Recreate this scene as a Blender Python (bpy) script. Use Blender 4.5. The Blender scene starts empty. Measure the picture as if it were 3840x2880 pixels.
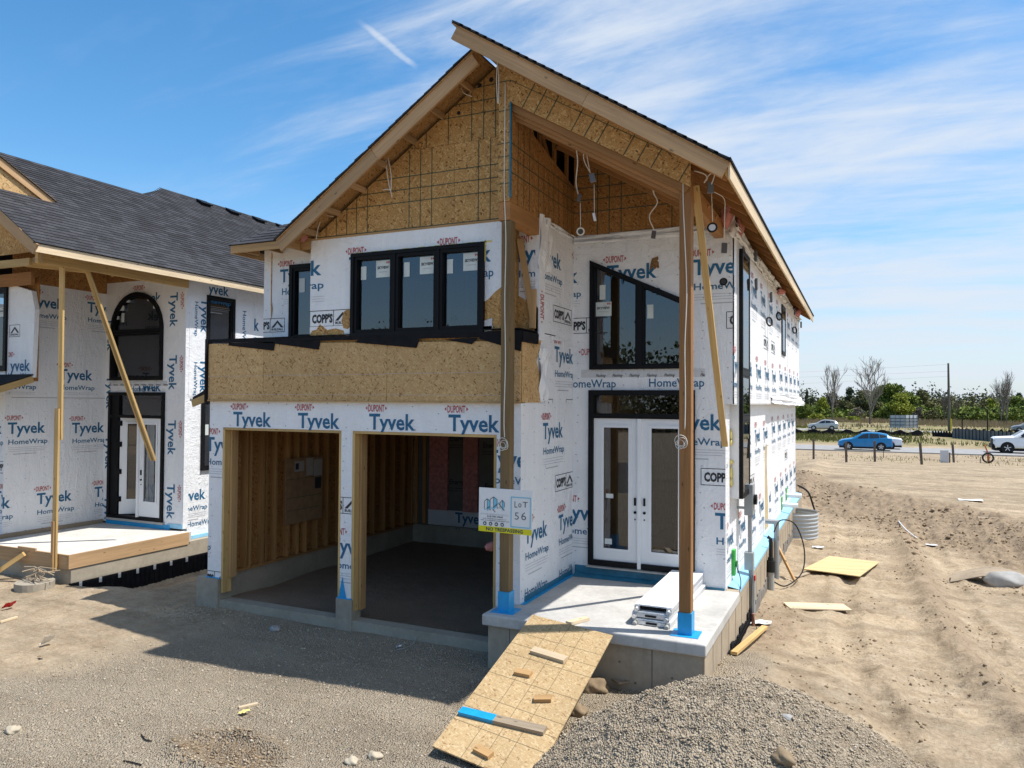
import bpy, bmesh, math, random
import numpy as np
from mathutils import Vector, Matrix
random.seed(7); RNG = np.random.default_rng(11)
SC = bpy.context.scene; COL = SC.collection

# ------------------------------------------------------------------ camera, sky, sun, exposure
CAM = Vector((0, 0, 3.55))
R_ = Vector((0.907579, 0.419833, 0.006416)); U_ = Vector((0.003669, -0.023209, 0.999724)); F_ = Vector((-0.419866, 0.907304, 0.022605))
cam = bpy.data.cameras.new('camera'); cam.sensor_width = 36; cam.lens = 26.446; cam.clip_end = 3000; cam.clip_start = .05
co = bpy.data.objects.new('camera', cam); COL.objects.link(co)
co.matrix_world = Matrix(((R_.x, U_.x, -F_.x, CAM.x), (R_.y, U_.y, -F_.y, CAM.y), (R_.z, U_.z, -F_.z, CAM.z), (0, 0, 0, 1)))
SC.camera = co
SUN = Vector((.487, .14, 1)).normalized()
SUN_EL = math.asin(SUN.z); SUN_AZ = math.atan2(SUN.x, SUN.y)
SC.view_settings.view_transform = 'Standard'; SC.view_settings.look = 'None'
SC.view_settings.exposure = 0.5; SC.view_settings.gamma = 1; SC.view_settings.use_curve_mapping = False
SC.cycles.max_bounces = 8; SC.cycles.diffuse_bounces = 4; SC.cycles.glossy_bounces = 4; SC.cycles.transparent_max_bounces = 16

world = bpy.data.worlds.new('World'); SC.world = world; world.use_nodes = True
SKY_STRENGTH = .14
def build_world():
    nt = world.node_tree; nt.nodes.clear(); N = nt.nodes; L = nt.links
    out = N.new('ShaderNodeOutputWorld'); bg = N.new('ShaderNodeBackground'); bg.inputs[1].default_value = SKY_STRENGTH
    sky = N.new('ShaderNodeTexSky'); sky.sky_type = 'NISHITA'; sky.sun_disc = False
    sky.sun_elevation = SUN_EL; sky.sun_rotation = SUN_AZ; sky.altitude = 200; sky.air_density = 1.0; sky.dust_density = .6; sky.ozone_density = 2.5
    tc = N.new('ShaderNodeTexCoord')
    def math_(op, a, b=None, c=None, clamp=False):
        n = N.new('ShaderNodeMath'); n.operation = op; n.use_clamp = clamp
        for i, x in enumerate((a, b, c)):
            if x is None: continue
            if isinstance(x, (int, float)): n.inputs[i].default_value = x
            else: L.new(x, n.inputs[i])
        return n.outputs[0]
    def dot(v):
        n = N.new('ShaderNodeVectorMath'); n.operation = 'DOT_PRODUCT'; L.new(tc.outputs['Generated'], n.inputs[0]); n.inputs[1].default_value = v
        return n.outputs['Value']
    def smooth(x, a, b):
        n = N.new('ShaderNodeMapRange'); n.interpolation_type = 'SMOOTHSTEP'; L.new(x, n.inputs[0]); n.inputs[1].default_value = a; n.inputs[2].default_value = b
        return n.outputs[0]
    sx = dot(R_); sf = dot(Vector((F_.x, F_.y, 0)).normalized()); sz = dot((0, 0, 1))
    zz = math_('MAXIMUM', sz, 0.0)
    den = math_('ADD', zz, .22)
    cx = math_('DIVIDE', sx, den); cy = math_('DIVIDE', sf, den)
    comb = N.new('ShaderNodeCombineXYZ'); L.new(cx, comb.inputs[0]); L.new(cy, comb.inputs[1])
    def noise(rot, sc, scale, det, rough, dist, off):
        m0 = N.new('ShaderNodeMapping'); m0.inputs['Rotation'].default_value = (0, 0, rot); L.new(comb.outputs[0], m0.inputs[0]); mp = N.new('ShaderNodeMapping'); mp.inputs['Scale'].default_value = sc; mp.inputs['Location'].default_value = off
        L.new(m0.outputs[0], mp.inputs[0]); n = N.new('ShaderNodeTexNoise'); n.inputs['Scale'].default_value = scale; n.inputs['Detail'].default_value = det
        n.inputs['Roughness'].default_value = rough; n.inputs['Distortion'].default_value = dist; L.new(mp.outputs[0], n.inputs['Vector']); return n.outputs[0]
    n1 = noise(math.radians(31), (.5, 1.7, 1), .95, 9, .55, .35, (1.3, 4.2, 0))       # broad cirrus banks
    n2 = noise(math.radians(24), (.7, 3.2, 1), 1.9, 10, .62, .5, (7.1, 2.6, 0))      # thin streaks
    n3 = noise(math.radians(30), (1, 1.6, 1), 5.5, 8, .65, .3, (3.1, 9.6, 0))
    bank = smooth(math_('ADD', sx, math_('MULTIPLY', math_('SUBTRACT', n2, .5), .5)), -.36, .16)
    mixn = math_('ADD', math_('ADD', math_('MULTIPLY', n1, .55), math_('MULTIPLY', n2, .33)), math_('MULTIPLY', n3, .12))
    thick = smooth(math_('ADD', mixn, math_('MULTIPLY', math_('SUBTRACT', bank, .5), .17)), .42, .69)
    thick = math_('MULTIPLY', thick, math_('ADD', math_('MULTIPLY', bank, .64), .28))
    hor = smooth(sz, .30, -.02)                                                   # thin milky air towards the horizon
    hz = math_('MULTIPLY', hor, .62)
    # vapour trail
    d1 = Vector((-.646, .634, .424)); d2 = Vector((-.6, .68, .4))
    def pxdir(px, py): return (R_ * ((px - 1920) / 2820.9) + U_ * (-(py - 1440) / 2820.9) + F_).normalized()
    d1 = pxdir(1335, 70); d2 = pxdir(1560, 250); nn = d1.cross(d2).normalized(); tdir = (d2 - d1).normalized()
    tn = math_('SUBTRACT', dot(tdir), tdir.dot((d1 + d2) / 2))
    off = math_('ADD', dot(nn), math_('MULTIPLY', math_('SUBTRACT', n3, .5), .012))
    core = smooth(math_('ABSOLUTE', off), .0052, .0008)
    ends = math_('MULTIPLY', smooth(tn, -.045, -.015), smooth(tn, .048, .03))
    trail = math_('MULTIPLY', math_('MULTIPLY', core, ends), .42)
    tot = math_('MINIMUM', math_('ADD', thick, trail), .92)
    hsv = N.new('ShaderNodeHueSaturation'); hsv.inputs['Hue'].default_value = .494; hsv.inputs['Saturation'].default_value = 1.28; hsv.inputs['Value'].default_value = 1.0; L.new(sky.outputs[0], hsv.inputs['Color'])
    mx = N.new('ShaderNodeMix'); mx.data_type = 'RGBA'; L.new(tot, mx.inputs[0]); hm = N.new('ShaderNodeMix'); hm.data_type = 'RGBA'; L.new(hz, hm.inputs[0]); L.new(hsv.outputs[0], hm.inputs[6]); hm.inputs[7].default_value = (2.45, 3.2, 4.1, 1)
    L.new(hm.outputs[2], mx.inputs[6]); mx.inputs[7].default_value = (3.85, 4.2, 4.7, 1)
    L.new(mx.outputs[2], bg.inputs[0]); L.new(bg.outputs[0], out.inputs[0])
build_world()
sun = bpy.data.lights.new('sun', 'SUN'); sun.energy = 4.2; sun.angle = math.radians(.53); sun.color = (1, .965, .915)
so = bpy.data.objects.new('sun', sun); COL.objects.link(so); so.rotation_euler = (-SUN).to_track_quat('-Z', 'Y').to_euler(); so.location = (30, 10, 60)

# ------------------------------------------------------------------ helpers
WM = {}
def link(o, parent=None, wm=None):
    COL.objects.link(o)
    wm = wm or Matrix.Identity(4)
    o.matrix_basis = wm; WM[o.name] = wm.copy()
    if parent is not None:
        o.parent = parent; o.matrix_parent_inverse = WM[parent.name].inverted()
    return o
def tag(o, label=None, cat=None, group=None, kind=None):
    if label: o['label'] = label
    if cat: o['category'] = cat
    if group: o['group'] = group
    if kind: o['kind'] = kind
    return o
def thing(name, loc, label, cat, group=None):
    o = bpy.data.objects.new(name, None); o.empty_display_size = .1
    link(o, None, Matrix.Translation(loc)); return tag(o, label, cat, group)
def mats(ms): return ms if isinstance(ms, (list, tuple)) else [ms]

class MB:
    def __init__(s): s.v = []; s.f = []; s.m = []
    def poly(s, pts, mi=0):
        n = len(s.v); s.v += [tuple(p) for p in pts]; s.f.append(tuple(range(n, n + len(pts)))); s.m.append(mi); return s
    def prism(s, pts, vec, mi=0):
        pts = [Vector(p) for p in pts]; vec = Vector(vec); n = len(s.v); k = len(pts)
        s.v += [tuple(p) for p in pts] + [tuple(p + vec) for p in pts]
        s.f.append(tuple(range(n + k - 1, n - 1, -1))); s.f.append(tuple(range(n + k, n + 2 * k)))
        for i in range(k): j = (i + 1) % k; s.f.append((n + i, n + j, n + k + j, n + k + i))
        s.m += [mi] * (k + 2); return s
    def box(s, x0, x1, y0, y1, z0, z1, mi=0):
        return s.prism([(x0, y0, z0), (x1, y0, z0), (x1, y1, z0), (x0, y1, z0)], (0, 0, z1 - z0), mi)
    def bar(s, p0, p1, w, t, up=(0, 0, 1), mi=0):
        p0 = Vector(p0); p1 = Vector(p1); d = (p1 - p0); upv = Vector(up)
        a = d.cross(upv)
        if a.length < 1e-6: a = d.cross(Vector((1, 0, 0)))
        a.normalize(); b = a.cross(d).normalized()
        a = a * (w / 2); b = b * (t / 2)
        return s.prism([p0 - a - b, p0 + a - b, p0 + a + b, p0 - a + b], d, mi)
    def tube(s, path, r, n=6, mi=0, caps=True):
        path = [Vector(p) for p in path]; rs = r if isinstance(r, (list, tuple)) else [r] * len(path); b0 = len(s.v); K = len(path)
        a = None
        for i, p in enumerate(path):
            d = (path[min(i + 1, K - 1)] - path[max(i - 1, 0)]).normalized()
            if a is None: a = d.orthogonal().normalized()
            else:
                a = a - d * a.dot(d)
                a = a.normalized() if a.length > 1e-6 else d.orthogonal().normalized()
            b = d.cross(a)
            for k in range(n):
                t = 2 * math.pi * k / n; s.v.append(tuple(p + (a * math.cos(t) + b * math.sin(t)) * rs[i]))
        for i in range(K - 1):
            for k in range(n):
                k2 = (k + 1) % n; s.f.append((b0 + i * n + k, b0 + i * n + k2, b0 + (i + 1) * n + k2, b0 + (i + 1) * n + k)); s.m.append(mi)
        if caps:
            s.f.append(tuple(range(b0 + n - 1, b0 - 1, -1))); s.f.append(tuple(range(b0 + (K - 1) * n, b0 + K * n))); s.m += [mi, mi]
        return s
    def ring(s, c, ax, r, rt, n=18, m=6, mi=0):
        c = Vector(c); ax = Vector(ax).normalized(); a = ax.orthogonal().normalized(); b = ax.cross(a)
        pts = [c + (a * math.cos(2 * math.pi * i / n) + b * math.sin(2 * math.pi * i / n)) * r for i in range(n + 1)]
        return s.tube(pts, rt, m, mi, caps=False)
    def mesh(s, name, ms, smooth=False, recalc=True):
        me = bpy.data.meshes.new(name); me.from_pydata(s.v, [], s.f)
        for m in mats(ms): me.materials.append(m)
        if len(mats(ms)) > 1: me.polygons.foreach_set('material_index', s.m)
        if recalc and len(s.f) < 30000:
            bm = bmesh.new(); bm.from_mesh(me); bmesh.ops.recalc_face_normals(bm, faces=bm.faces); bm.to_mesh(me); bm.free()
        if smooth: me.polygons.foreach_set('use_smooth', [True] * len(me.polygons))
        me.update(); return me
    def build(s, name, ms, parent=None, smooth=False, wm=None, recalc=True):
        return link(bpy.data.objects.new(name, s.mesh(name, ms, smooth, recalc)), parent, wm)

def axis_matrix(p0, x, y):
    x = Vector(x).normalized(); y = Vector(y); y = (y - x * y.dot(x)).normalized(); z = x.cross(y)
    return Matrix(((x.x, y.x, z.x, p0[0]), (x.y, y.y, z.y, p0[1]), (x.z, y.z, z.z, p0[2]), (0, 0, 0, 1)))
_BOARDS = {}
def board(name, p0, p1, w, t, m, parent=None, side=(0, 0, 1), chamfer=None):
    """timber whose grain runs along its own X; w lies along 'side', t across"""
    p0 = Vector(p0); p1 = Vector(p1); L = (p1 - p0).length; d = p1 - p0
    if d.cross(Vector(side)).length < 1e-5: side = (0, 1, 0)
    key = (round(L, 3), w, t, m.name)
    if key not in _BOARDS:
        _BOARDS[key] = MB().box(0, L, -w / 2, w / 2, -t / 2, t / 2).mesh('board', m)
    return link(bpy.data.objects.new(name, _BOARDS[key]), parent, axis_matrix(p0, d, side))
def dup(root, wm, label=None, group=None):
    def cp(o, par):
        c = o.copy(); COL.objects.link(c)
        if par: c.parent = par
        for ch in list(o.children): cp(ch, c)
        return c
    r = cp(root, None); r.matrix_basis = wm
    if label: r['label'] = label
    if group: r['group'] = group
    return r
def bear(px, y):
    """world x of a bearing at depth y (surveyed from the photograph)"""
    d = R_ * ((px - 1920) / 2820.9) + F_; return d.x / d.y * y
def S(a, b, x):
    t = np.clip((np.asarray(x, float) - a) / (b - a), 0, 1); return t * t * (3 - 2 * t)
def vnoise(x, y, seed=0):
    xi = np.floor(x).astype(np.int64); yi = np.floor(y).astype(np.int64); fx = x - xi; fy = y - yi
    fx = fx * fx * (3 - 2 * fx); fy = fy * fy * (3 - 2 * fy)
    def h(a, b):
        n = (a * 374761393 + b * 668265263 + seed * 1274126177) & 0xFFFFFFFF
        n = ((n ^ (n >> 13)) * 1274126177) & 0xFFFFFFFF
        return ((n ^ (n >> 16)) & 0xFFFF) / 65535.0
    return (h(xi, yi) * (1 - fx) + h(xi + 1, yi) * fx) * (1 - fy) + (h(xi, yi + 1) * (1 - fx) + h(xi + 1, yi + 1) * fx) * fy - .5
def fbm(x, y, sc, oct=4, seed=0, gain=.5):
    r = 0; a = 1
    for i in range(oct): r = r + a * vnoise(x * sc, y * sc, seed + i * 17); sc *= 2.03; a *= gain
    return r

# ------------------------------------------------------------------ materials
class G:
    def __init__(s, name, rough=.6, spec=.3, metal=0, base=(.5, .5, .5)):
        s.m = bpy.data.materials.new(name); s.m.use_nodes = True; s.nt = s.m.node_tree; s.N = s.nt.nodes; s.L = s.nt.links
        s.b = s.N['Principled BSDF']; s.b.inputs['Roughness'].default_value = rough; s.b.inputs['Specular IOR Level'].default_value = spec
        s.b.inputs['Metallic'].default_value = metal; s.b.inputs['Base Color'].default_value = (*base, 1)
        s.m.diffuse_color = (*base, 1)
        tc = s.N.new('ShaderNodeTexCoord'); s.obj = tc.outputs['Object']; s.geo = s.N.new('ShaderNodeNewGeometry'); s.pos = s.geo.outputs['Position']
    def put(s, sock, v):
        if v is None: return
        if hasattr(v, 'links') or isinstance(v, bpy.types.NodeSocket): s.L.new(v, sock)
        elif isinstance(v, (tuple, list)) and len(v) == 3 and sock.type == 'RGBA': sock.default_value = (*v, 1)
        else: sock.default_value = v
    def map(s, scale=(1, 1, 1), rot=(0, 0, 0), vec=None, loc=(0, 0, 0)):
        n = s.N.new('ShaderNodeMapping'); s.put(n.inputs[0], vec or s.obj); n.inputs['Scale'].default_value = scale; n.inputs['Rotation'].default_value = rot; n.inputs['Location'].default_value = loc
        return n.outputs[0]
    def noise(s, scale, det=4, rough=.55, vec=None, dist=0, col=False):
        n = s.N.new('ShaderNodeTexNoise'); s.put(n.inputs['Vector'], vec or s.obj); n.inputs['Scale'].default_value = scale; n.inputs['Detail'].default_value = det
        n.inputs['Roughness'].default_value = rough; n.inputs['Distortion'].default_value = dist; return n.outputs[1 if col else 0]
    def vor(s, scale, vec=None, feat='F1', out='Color', rnd=1):
        n = s.N.new('ShaderNodeTexVoronoi'); s.put(n.inputs['Vector'], vec or s.obj); n.inputs['Scale'].default_value = scale; n.feature = feat; n.inputs['Randomness'].default_value = rnd
        return n.outputs[out]
    def ramp(s, fac, stops, interp='LINEAR'):
        n = s.N.new('ShaderNodeValToRGB'); s.put(n.inputs[0], fac); e = n.color_ramp.elements; n.color_ramp.interpolation = interp
        while len(e) < len(stops): e.new(.5)
        for i, (p, c) in enumerate(stops): e[i].position = p; e[i].color = (*c, 1) if isinstance(c, tuple) else (c, c, c, 1)
        return n.outputs[0]
    def mix(s, fac, a, b, mode='MIX'):
        n = s.N.new('ShaderNodeMix'); n.data_type = 'RGBA'; n.blend_type = mode; s.put(n.inputs[0], fac); s.put(n.inputs[6], a); s.put(n.inputs[7], b); return n.outputs[2]
    def math(s, op, a, b=None, clamp=False):
        n = s.N.new('ShaderNodeMath'); n.operation = op; n.use_clamp = clamp; s.put(n.inputs[0], a); s.put(n.inputs[1], b); return n.outputs[0]
    def rnd(s): return s.N.new('ShaderNodeObjectInfo').outputs['Random']
    def sep(s, v): n = s.N.new('ShaderNodeSeparateXYZ'); s.put(n.inputs[0], v); return n.outputs
    def attr(s, name): n = s.N.new('ShaderNodeAttribute'); n.attribute_name = name; return n.outputs['Color']
    def sepc(s, v): n = s.N.new('ShaderNodeSeparateColor'); s.put(n.inputs[0], v); return n.outputs
    def tint(s, col, lo=.8, hi=1.15):
        f = s.ramp(s.rnd(), [(0, lo), (1, hi)]); return s.mix(1.0, col, f, 'MULTIPLY')
    def col(s, c): s.put(s.b.inputs['Base Color'], c); return s
    def bump(s, h, strength=.3, dist=.01, prev=None):
        n = s.N.new('ShaderNodeBump'); s.put(n.inputs['Height'], h); n.inputs['Strength'].default_value = strength; n.inputs['Distance'].default_value = dist
        if prev: s.L.new(prev, n.inputs['Normal'])
        s.L.new(n.outputs[0], s.b.inputs['Normal']); return n.outputs[0]
    def rough(s, v): s.put(s.b.inputs['Roughness'], v); return s

MT = {}
def simple(name, c, rough=.6, spec=.3, metal=0, var=.08, nscale=6):
    g = G(name, rough, spec, metal, c)
    n = g.noise(nscale, 5, .6); g.col(g.mix(1.0, c, g.ramp(n, [(.3, 1 - var), (.7, 1 + var)]), 'MULTIPLY')); MT[name] = g.m; return g.m
def tyvek(name, c=(.83, .835, .845), warm=0):
    g = G(name, .42, .35, 0, c)
    w1 = g.noise(1.0, 6, .62, g.map((2.6, 2.6, .9)), 1.4); w2 = g.noise(1.0, 5, .6, g.map((11, 11, 3.0), (.25, .3, .2)), .9)
    w3 = g.noise(1.0, 4, .6, g.map((3, 3, 9), (.1, -.2, 0)), 1.1)
    speck = g.vor(9, feat='F1', out='Distance')
    base = g.mix(1.0, c, g.ramp(w1, [(.25, .93), (.7, 1.02)]), 'MULTIPLY')
    dirt = g.math('MULTIPLY', g.ramp(g.noise(7, 8, .75), [(.6, 0.), (.78, 1.)]), .14)
    base = g.mix(dirt, base, (.45, .38, .3))
    staple = g.ramp(speck, [(.018, 1.), (.03, 0.)]); base = g.mix(g.math('MULTIPLY', staple, .55), base, (.2, .2, .21))
    g.col(base)
    def ridge(sc, rot, seed): 
        n = g.noise(1.0, 3, .5, g.map(sc, rot, loc=(seed, seed, seed)), .8); return g.math('MULTIPLY', g.ramp(g.math('ABSOLUTE', g.math('SUBTRACT', n, .5)), [(0., 1.), (.05, 0.)]), 1.0)
    rg = g.math('ADD', g.math('MULTIPLY', ridge((5, 5, 2.2), (.2, .3, 0), 3.), .10), g.math('MULTIPLY', ridge((4, 4, 7), (-.3, .25, .1), 8.), .08))
    hgt = g.math('ADD', g.math('ADD', g.math('MULTIPLY', w1, 1.0), g.math('MULTIPLY', w2, .30)), g.math('ADD', g.math('MULTIPLY', w3, .28), rg))
    g.bump(hgt, .55, .06); MT[name] = g.m; return g.m
def osb(name, cols, gain=1.0, flat=False):
    g = G(name, .75, .2, 0, cols[1])
    warp = g.noise(5, 3, .5, col=True)
    v0 = g.mix(.03, g.obj, warp, 'ADD')
    def layer(nrm, al, ac, off):
        e = Vector(nrm).rotation_difference(Vector((0, 0, 1))).to_euler()
        return g.sepc(g.vor(1.0, g.map((al, al, ac), vec=g.map(rot=tuple(e), vec=v0, loc=(off, off * .7, off * 1.3)))))
    N_ = [(.55, .8, .25), (-.8, .5, .25), (.1, 1, .2), (1, .15, .2)] if flat else [(.55, .55, .63), (-.62, -.62, .48), (.16, .16, .97), (.69, .69, -.22)]
    a, b, c_, d_ = (layer(n, 16 + i, 66 - 5 * i, i * 3.1) for i, n in enumerate(N_))
    def pick(o, lo): return g.ramp(g.noise(21, 2, .5, g.map(loc=(o, o * 2, o))), [(lo, 0.), (lo + .06, 1.)])
    val = g.mix(pick(7, .56), g.mix(pick(3, .55), g.mix(pick(1, .5), a[0], b[0]), c_[0]), d_[0])
    col = g.ramp(val, [(0., cols[0]), (.05, cols[0]), (.16, cols[1]), (.6, cols[1]), (1., cols[2])])
    fine = g.noise(1, 4, .6, g.map((60, 60, 160), (.6, .7, 0)))
    col = g.mix(1.0, col, g.ramp(fine, [(.3, .90), (.7, 1.07)]), 'MULTIPLY')
    big = g.noise(1.2, 4, .6); col = g.mix(1.0, col, g.ramp(big, [(.3, .90), (.7, 1.08)]), 'MULTIPLY')
    g.col(g.tint(col, .86, 1.10)); g.bump(val, .25, .004); MT[name] = g.m; return g.m
def timber(name, c, dark=.55, tint=(.82, 1.14), knots=True, axis=0):
    g = G(name, .68, .22, 0, c)
    sc = [38, 38, 38]; sc[axis] = 1.6
    off = g.N.new('ShaderNodeVectorMath'); off.operation = 'ADD'; g.put(off.inputs[0], g.obj)
    comb = g.N.new('ShaderNodeCombineXYZ'); r = g.math('MULTIPLY', g.rnd(), 37.); g.put(comb.inputs[0], r); g.put(comb.inputs[1], r); g.put(comb.inputs[2], r); g.put(off.inputs[1], comb.outputs[0])
    v = off.outputs[0]
    grain = g.noise(1, 5, .6, g.map(tuple(sc), vec=v), .6); sc2 = [7, 7, 7]; sc2[axis] = .5; broad = g.noise(1, 3, .5, g.map(tuple(sc2), vec=v))
    cd = tuple(x * dark for x in c); cl = tuple(min(1, x * 1.18) for x in c)
    col = g.mix(g.ramp(grain, [(.32, 0.), (.7, 1.)]), cd, cl); col = g.mix(.55, col, c)
    col = g.mix(1.0, col, g.ramp(broad, [(.3, .82), (.7, 1.1)]), 'MULTIPLY')
    if knots:
        sck = [9, 9, 9]; sck[axis] = 3.2
        k = g.vor(1, g.map(tuple(sck), vec=v), out='Distance'); col = g.mix(g.ramp(k, [(.06, .8), (.13, 0.)]), col, tuple(x * .3 for x in c))
    g.col(g.tint(col, *tint)); g.bump(grain, .2, .003); MT[name] = g.m; return g.m

TY = tyvek('house_wrap')
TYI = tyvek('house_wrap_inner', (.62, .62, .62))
OSB = osb('sheathing_board', [(.18, .08, .026), (.445, .25, .088), (.63, .415, .18)])
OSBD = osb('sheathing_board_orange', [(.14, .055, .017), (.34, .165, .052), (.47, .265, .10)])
OSBL = osb('sheathing_board_pale', [(.26, .14, .052), (.585, .37, .165), (.71, .51, .265)])
OSBR = osb('ramp_board', [(.31, .19, .09), (.47, .33, .17), (.60, .455, .265)], flat=True)
PINE = timber('pine_timber', (.52, .32, .145))
PINEY = timber('yellow_pine_timber', (.60, .40, .165))
PINEB = timber('fascia_timber', (.50, .32, .17), .6)
PINEW = timber('pale_timber', (.68, .54, .36), .7)
STUD = timber('stud_timber', (.42, .22, .08), .5)
DARKT = timber('rafter_timber', (.40, .20, .075), .55)
POSTL = timber('treated_post_timber', (.20, .135, .065), .5, (1, 1), True, 2)
POSTR = timber('brown_post_timber', (.33, .165, .065), .45, (1, 1), True, 2)
PLY = timber('plywood_sheet', (.60, .46, .23), .75, (.95, 1.05))
GREYW = timber('weathered_timber', (.38, .30, .21), .6)
STRAND = simple('strand_timber', (.22, .12, .05), .8, .2, 0, .5, 40)
INK = [simple('ink_blue', (.024, .13, .25), .5, .3, 0, .05), simple('ink_red', (.45, .085, .08), .5, .3, 0, .05), simple('ink_black', (.035, .037, .042), .5), simple('ink_grey', (.42, .42, .45), .5), simple('ink_green', (.07, .085, .05), .7)]
BLACKM = simple('black_membrane', (.011, .011, .013), .7, .12, 0, .3, 8)
BLACKF = simple('black_frame', (.008, .008, .009), .5, .15, 0, .1)
BLUE = simple('blue_membrane', (.012, .31, .62), .38, .4, 0, .12, 9)
BLUEP = simple('pale_blue_membrane', (.26, .55, .75), .4, .4, 0, .12, 9)
BLUED = simple('teal_membrane', (.03, .16, .25), .45, .35, 0, .25, 7)
WHITE = simple('white_paint', (.78, .79, .80), .35, .45, 0, .02)
WHITEG = simple('white_trim', (.70, .70, .69), .5, .3, 0, .05)
METALG = simple('grey_metal', (.33, .35, .36), .45, .45, .25, .06)
ALU = simple('aluminium', (.66, .67, .68), .42, .5, .75, .12, 22)
ALUTOP = simple('frosted_deck', (.80, .80, .79), .6, .3, 0, .16, 14)
PVCG = simple('grey_pvc', (.36, .35, .32), .5)
WIRE = simple('white_cable', (.70, .68, .62), .5)
BOXG = simple('box_blue_grey', (.17, .21, .27), .5); BOXD = simple('box_dark_grey', (.10, .10, .105), .5)
PINK = simple('pink_insulation', (.52, .22, .20), .95, .05, 0, .3, 12)
FOAM = simple('yellow_foam', (.72, .60, .22), .9)
RUBBER = simple('rubber', (.014, .014, .014), .75); GREEN = simple('green_plastic', (.06, .42, .08), .45)
REDP = simple('red_plastic', (.55, .02, .025), .5); ORANGE = simple('orange_paint', (.55, .17, .07), .6)
ESHIELD = simple('foil_board', (.13, .13, .12), .6)
PAPER = simple('paper', (.74, .73, .68), .8)
def mk_conc(name, c, lines=False):
    g = G(name, .85, .2, 0, c)
    n = g.noise(1.6, 8, .65); n2 = g.noise(14, 6, .7); col = g.mix(1.0, c, g.ramp(n, [(.3, .8), (.7, 1.1)]), 'MULTIPLY'); col = g.mix(1.0, col, g.ramp(n2, [(.3, .9), (.7, 1.08)]), 'MULTIPLY')
    st = g.noise(1, 5, .6, g.map((6, 6, .7)), .3); col = g.mix(g.math('MULTIPLY', g.ramp(st, [(.55, 0.), (.75, 1.)]), .35), col, tuple(x * .55 for x in c))
    g.col(col); g.bump(n2, .25, .006); MT[name] = g.m; return g.m
CONC = mk_conc('concrete', (.37, .325, .255)); CONCT = mk_conc('tan_concrete', (.40, .325, .235)); SLAB = mk_conc('slab_concrete', (.50, .48, .445)); SLABW = mk_conc('pale_slab', (.62, .59, .54)); FOOT = mk_conc('foundation_concrete', (.40, .345, .265))
def mk_shingle():
    g = G('shingle', .9, .15, 0, (.05, .05, .056))
    n = g.noise(45, 3, .7); col = g.mix(g.ramp(n, [(.3, 0.), (.7, 1.)]), (.032, .032, .035), (.066, .066, .073))
    g.col(g.tint(col, .74, 1.28)); g.bump(n, .5, .004); MT['shingle'] = g.m; return g.m
SHING = mk_shingle(); ROOFD = simple('roof_felt', (.028, .028, .030), .9, .15)
DECKU = osb('roof_deck', [(.16, .075, .03), (.36, .20, .08), (.47, .29, .13)])
def mk_glass(name, tint, refl, rough=.0):
    m = bpy.data.materials.new(name); m.use_nodes = True; nt = m.node_tree; N = nt.nodes; L = nt.links; N.clear()
    o = N.new('ShaderNodeOutputMaterial'); mx = N.new('ShaderNodeMixShader'); t = N.new('ShaderNodeBsdfTransparent'); t.inputs[0].default_value = (*tint, 1)
    gl = N.new('ShaderNodeBsdfGlossy'); gl.inputs['Roughness'].default_value = rough; gl.inputs[0].default_value = (.92, .95, 1, 1)
    lw = N.new('ShaderNodeLayerWeight'); lw.inputs[0].default_value = .25
    mr = N.new('ShaderNodeMapRange'); L.new(lw.outputs['Fresnel'], mr.inputs[0]); mr.inputs[1].default_value = 0; mr.inputs[2].default_value = 1; mr.inputs[3].default_value = refl; mr.inputs[4].default_value = .95
    L.new(mr.outputs[0], mx.inputs[0]); L.new(t.outputs[0], mx.inputs[1]); L.new(gl.outputs[0], mx.inputs[2]); L.new(mx.outputs[0], o.inputs[0]); MT[name] = m; return m
GLASS = mk_glass('window_glass', (.34, .40, .47), .085); GLASSD = mk_glass('door_glass', (.80, .82, .82), .10)
CARGL = simple('car_glass', (.02, .025, .03), .08, .6)
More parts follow.
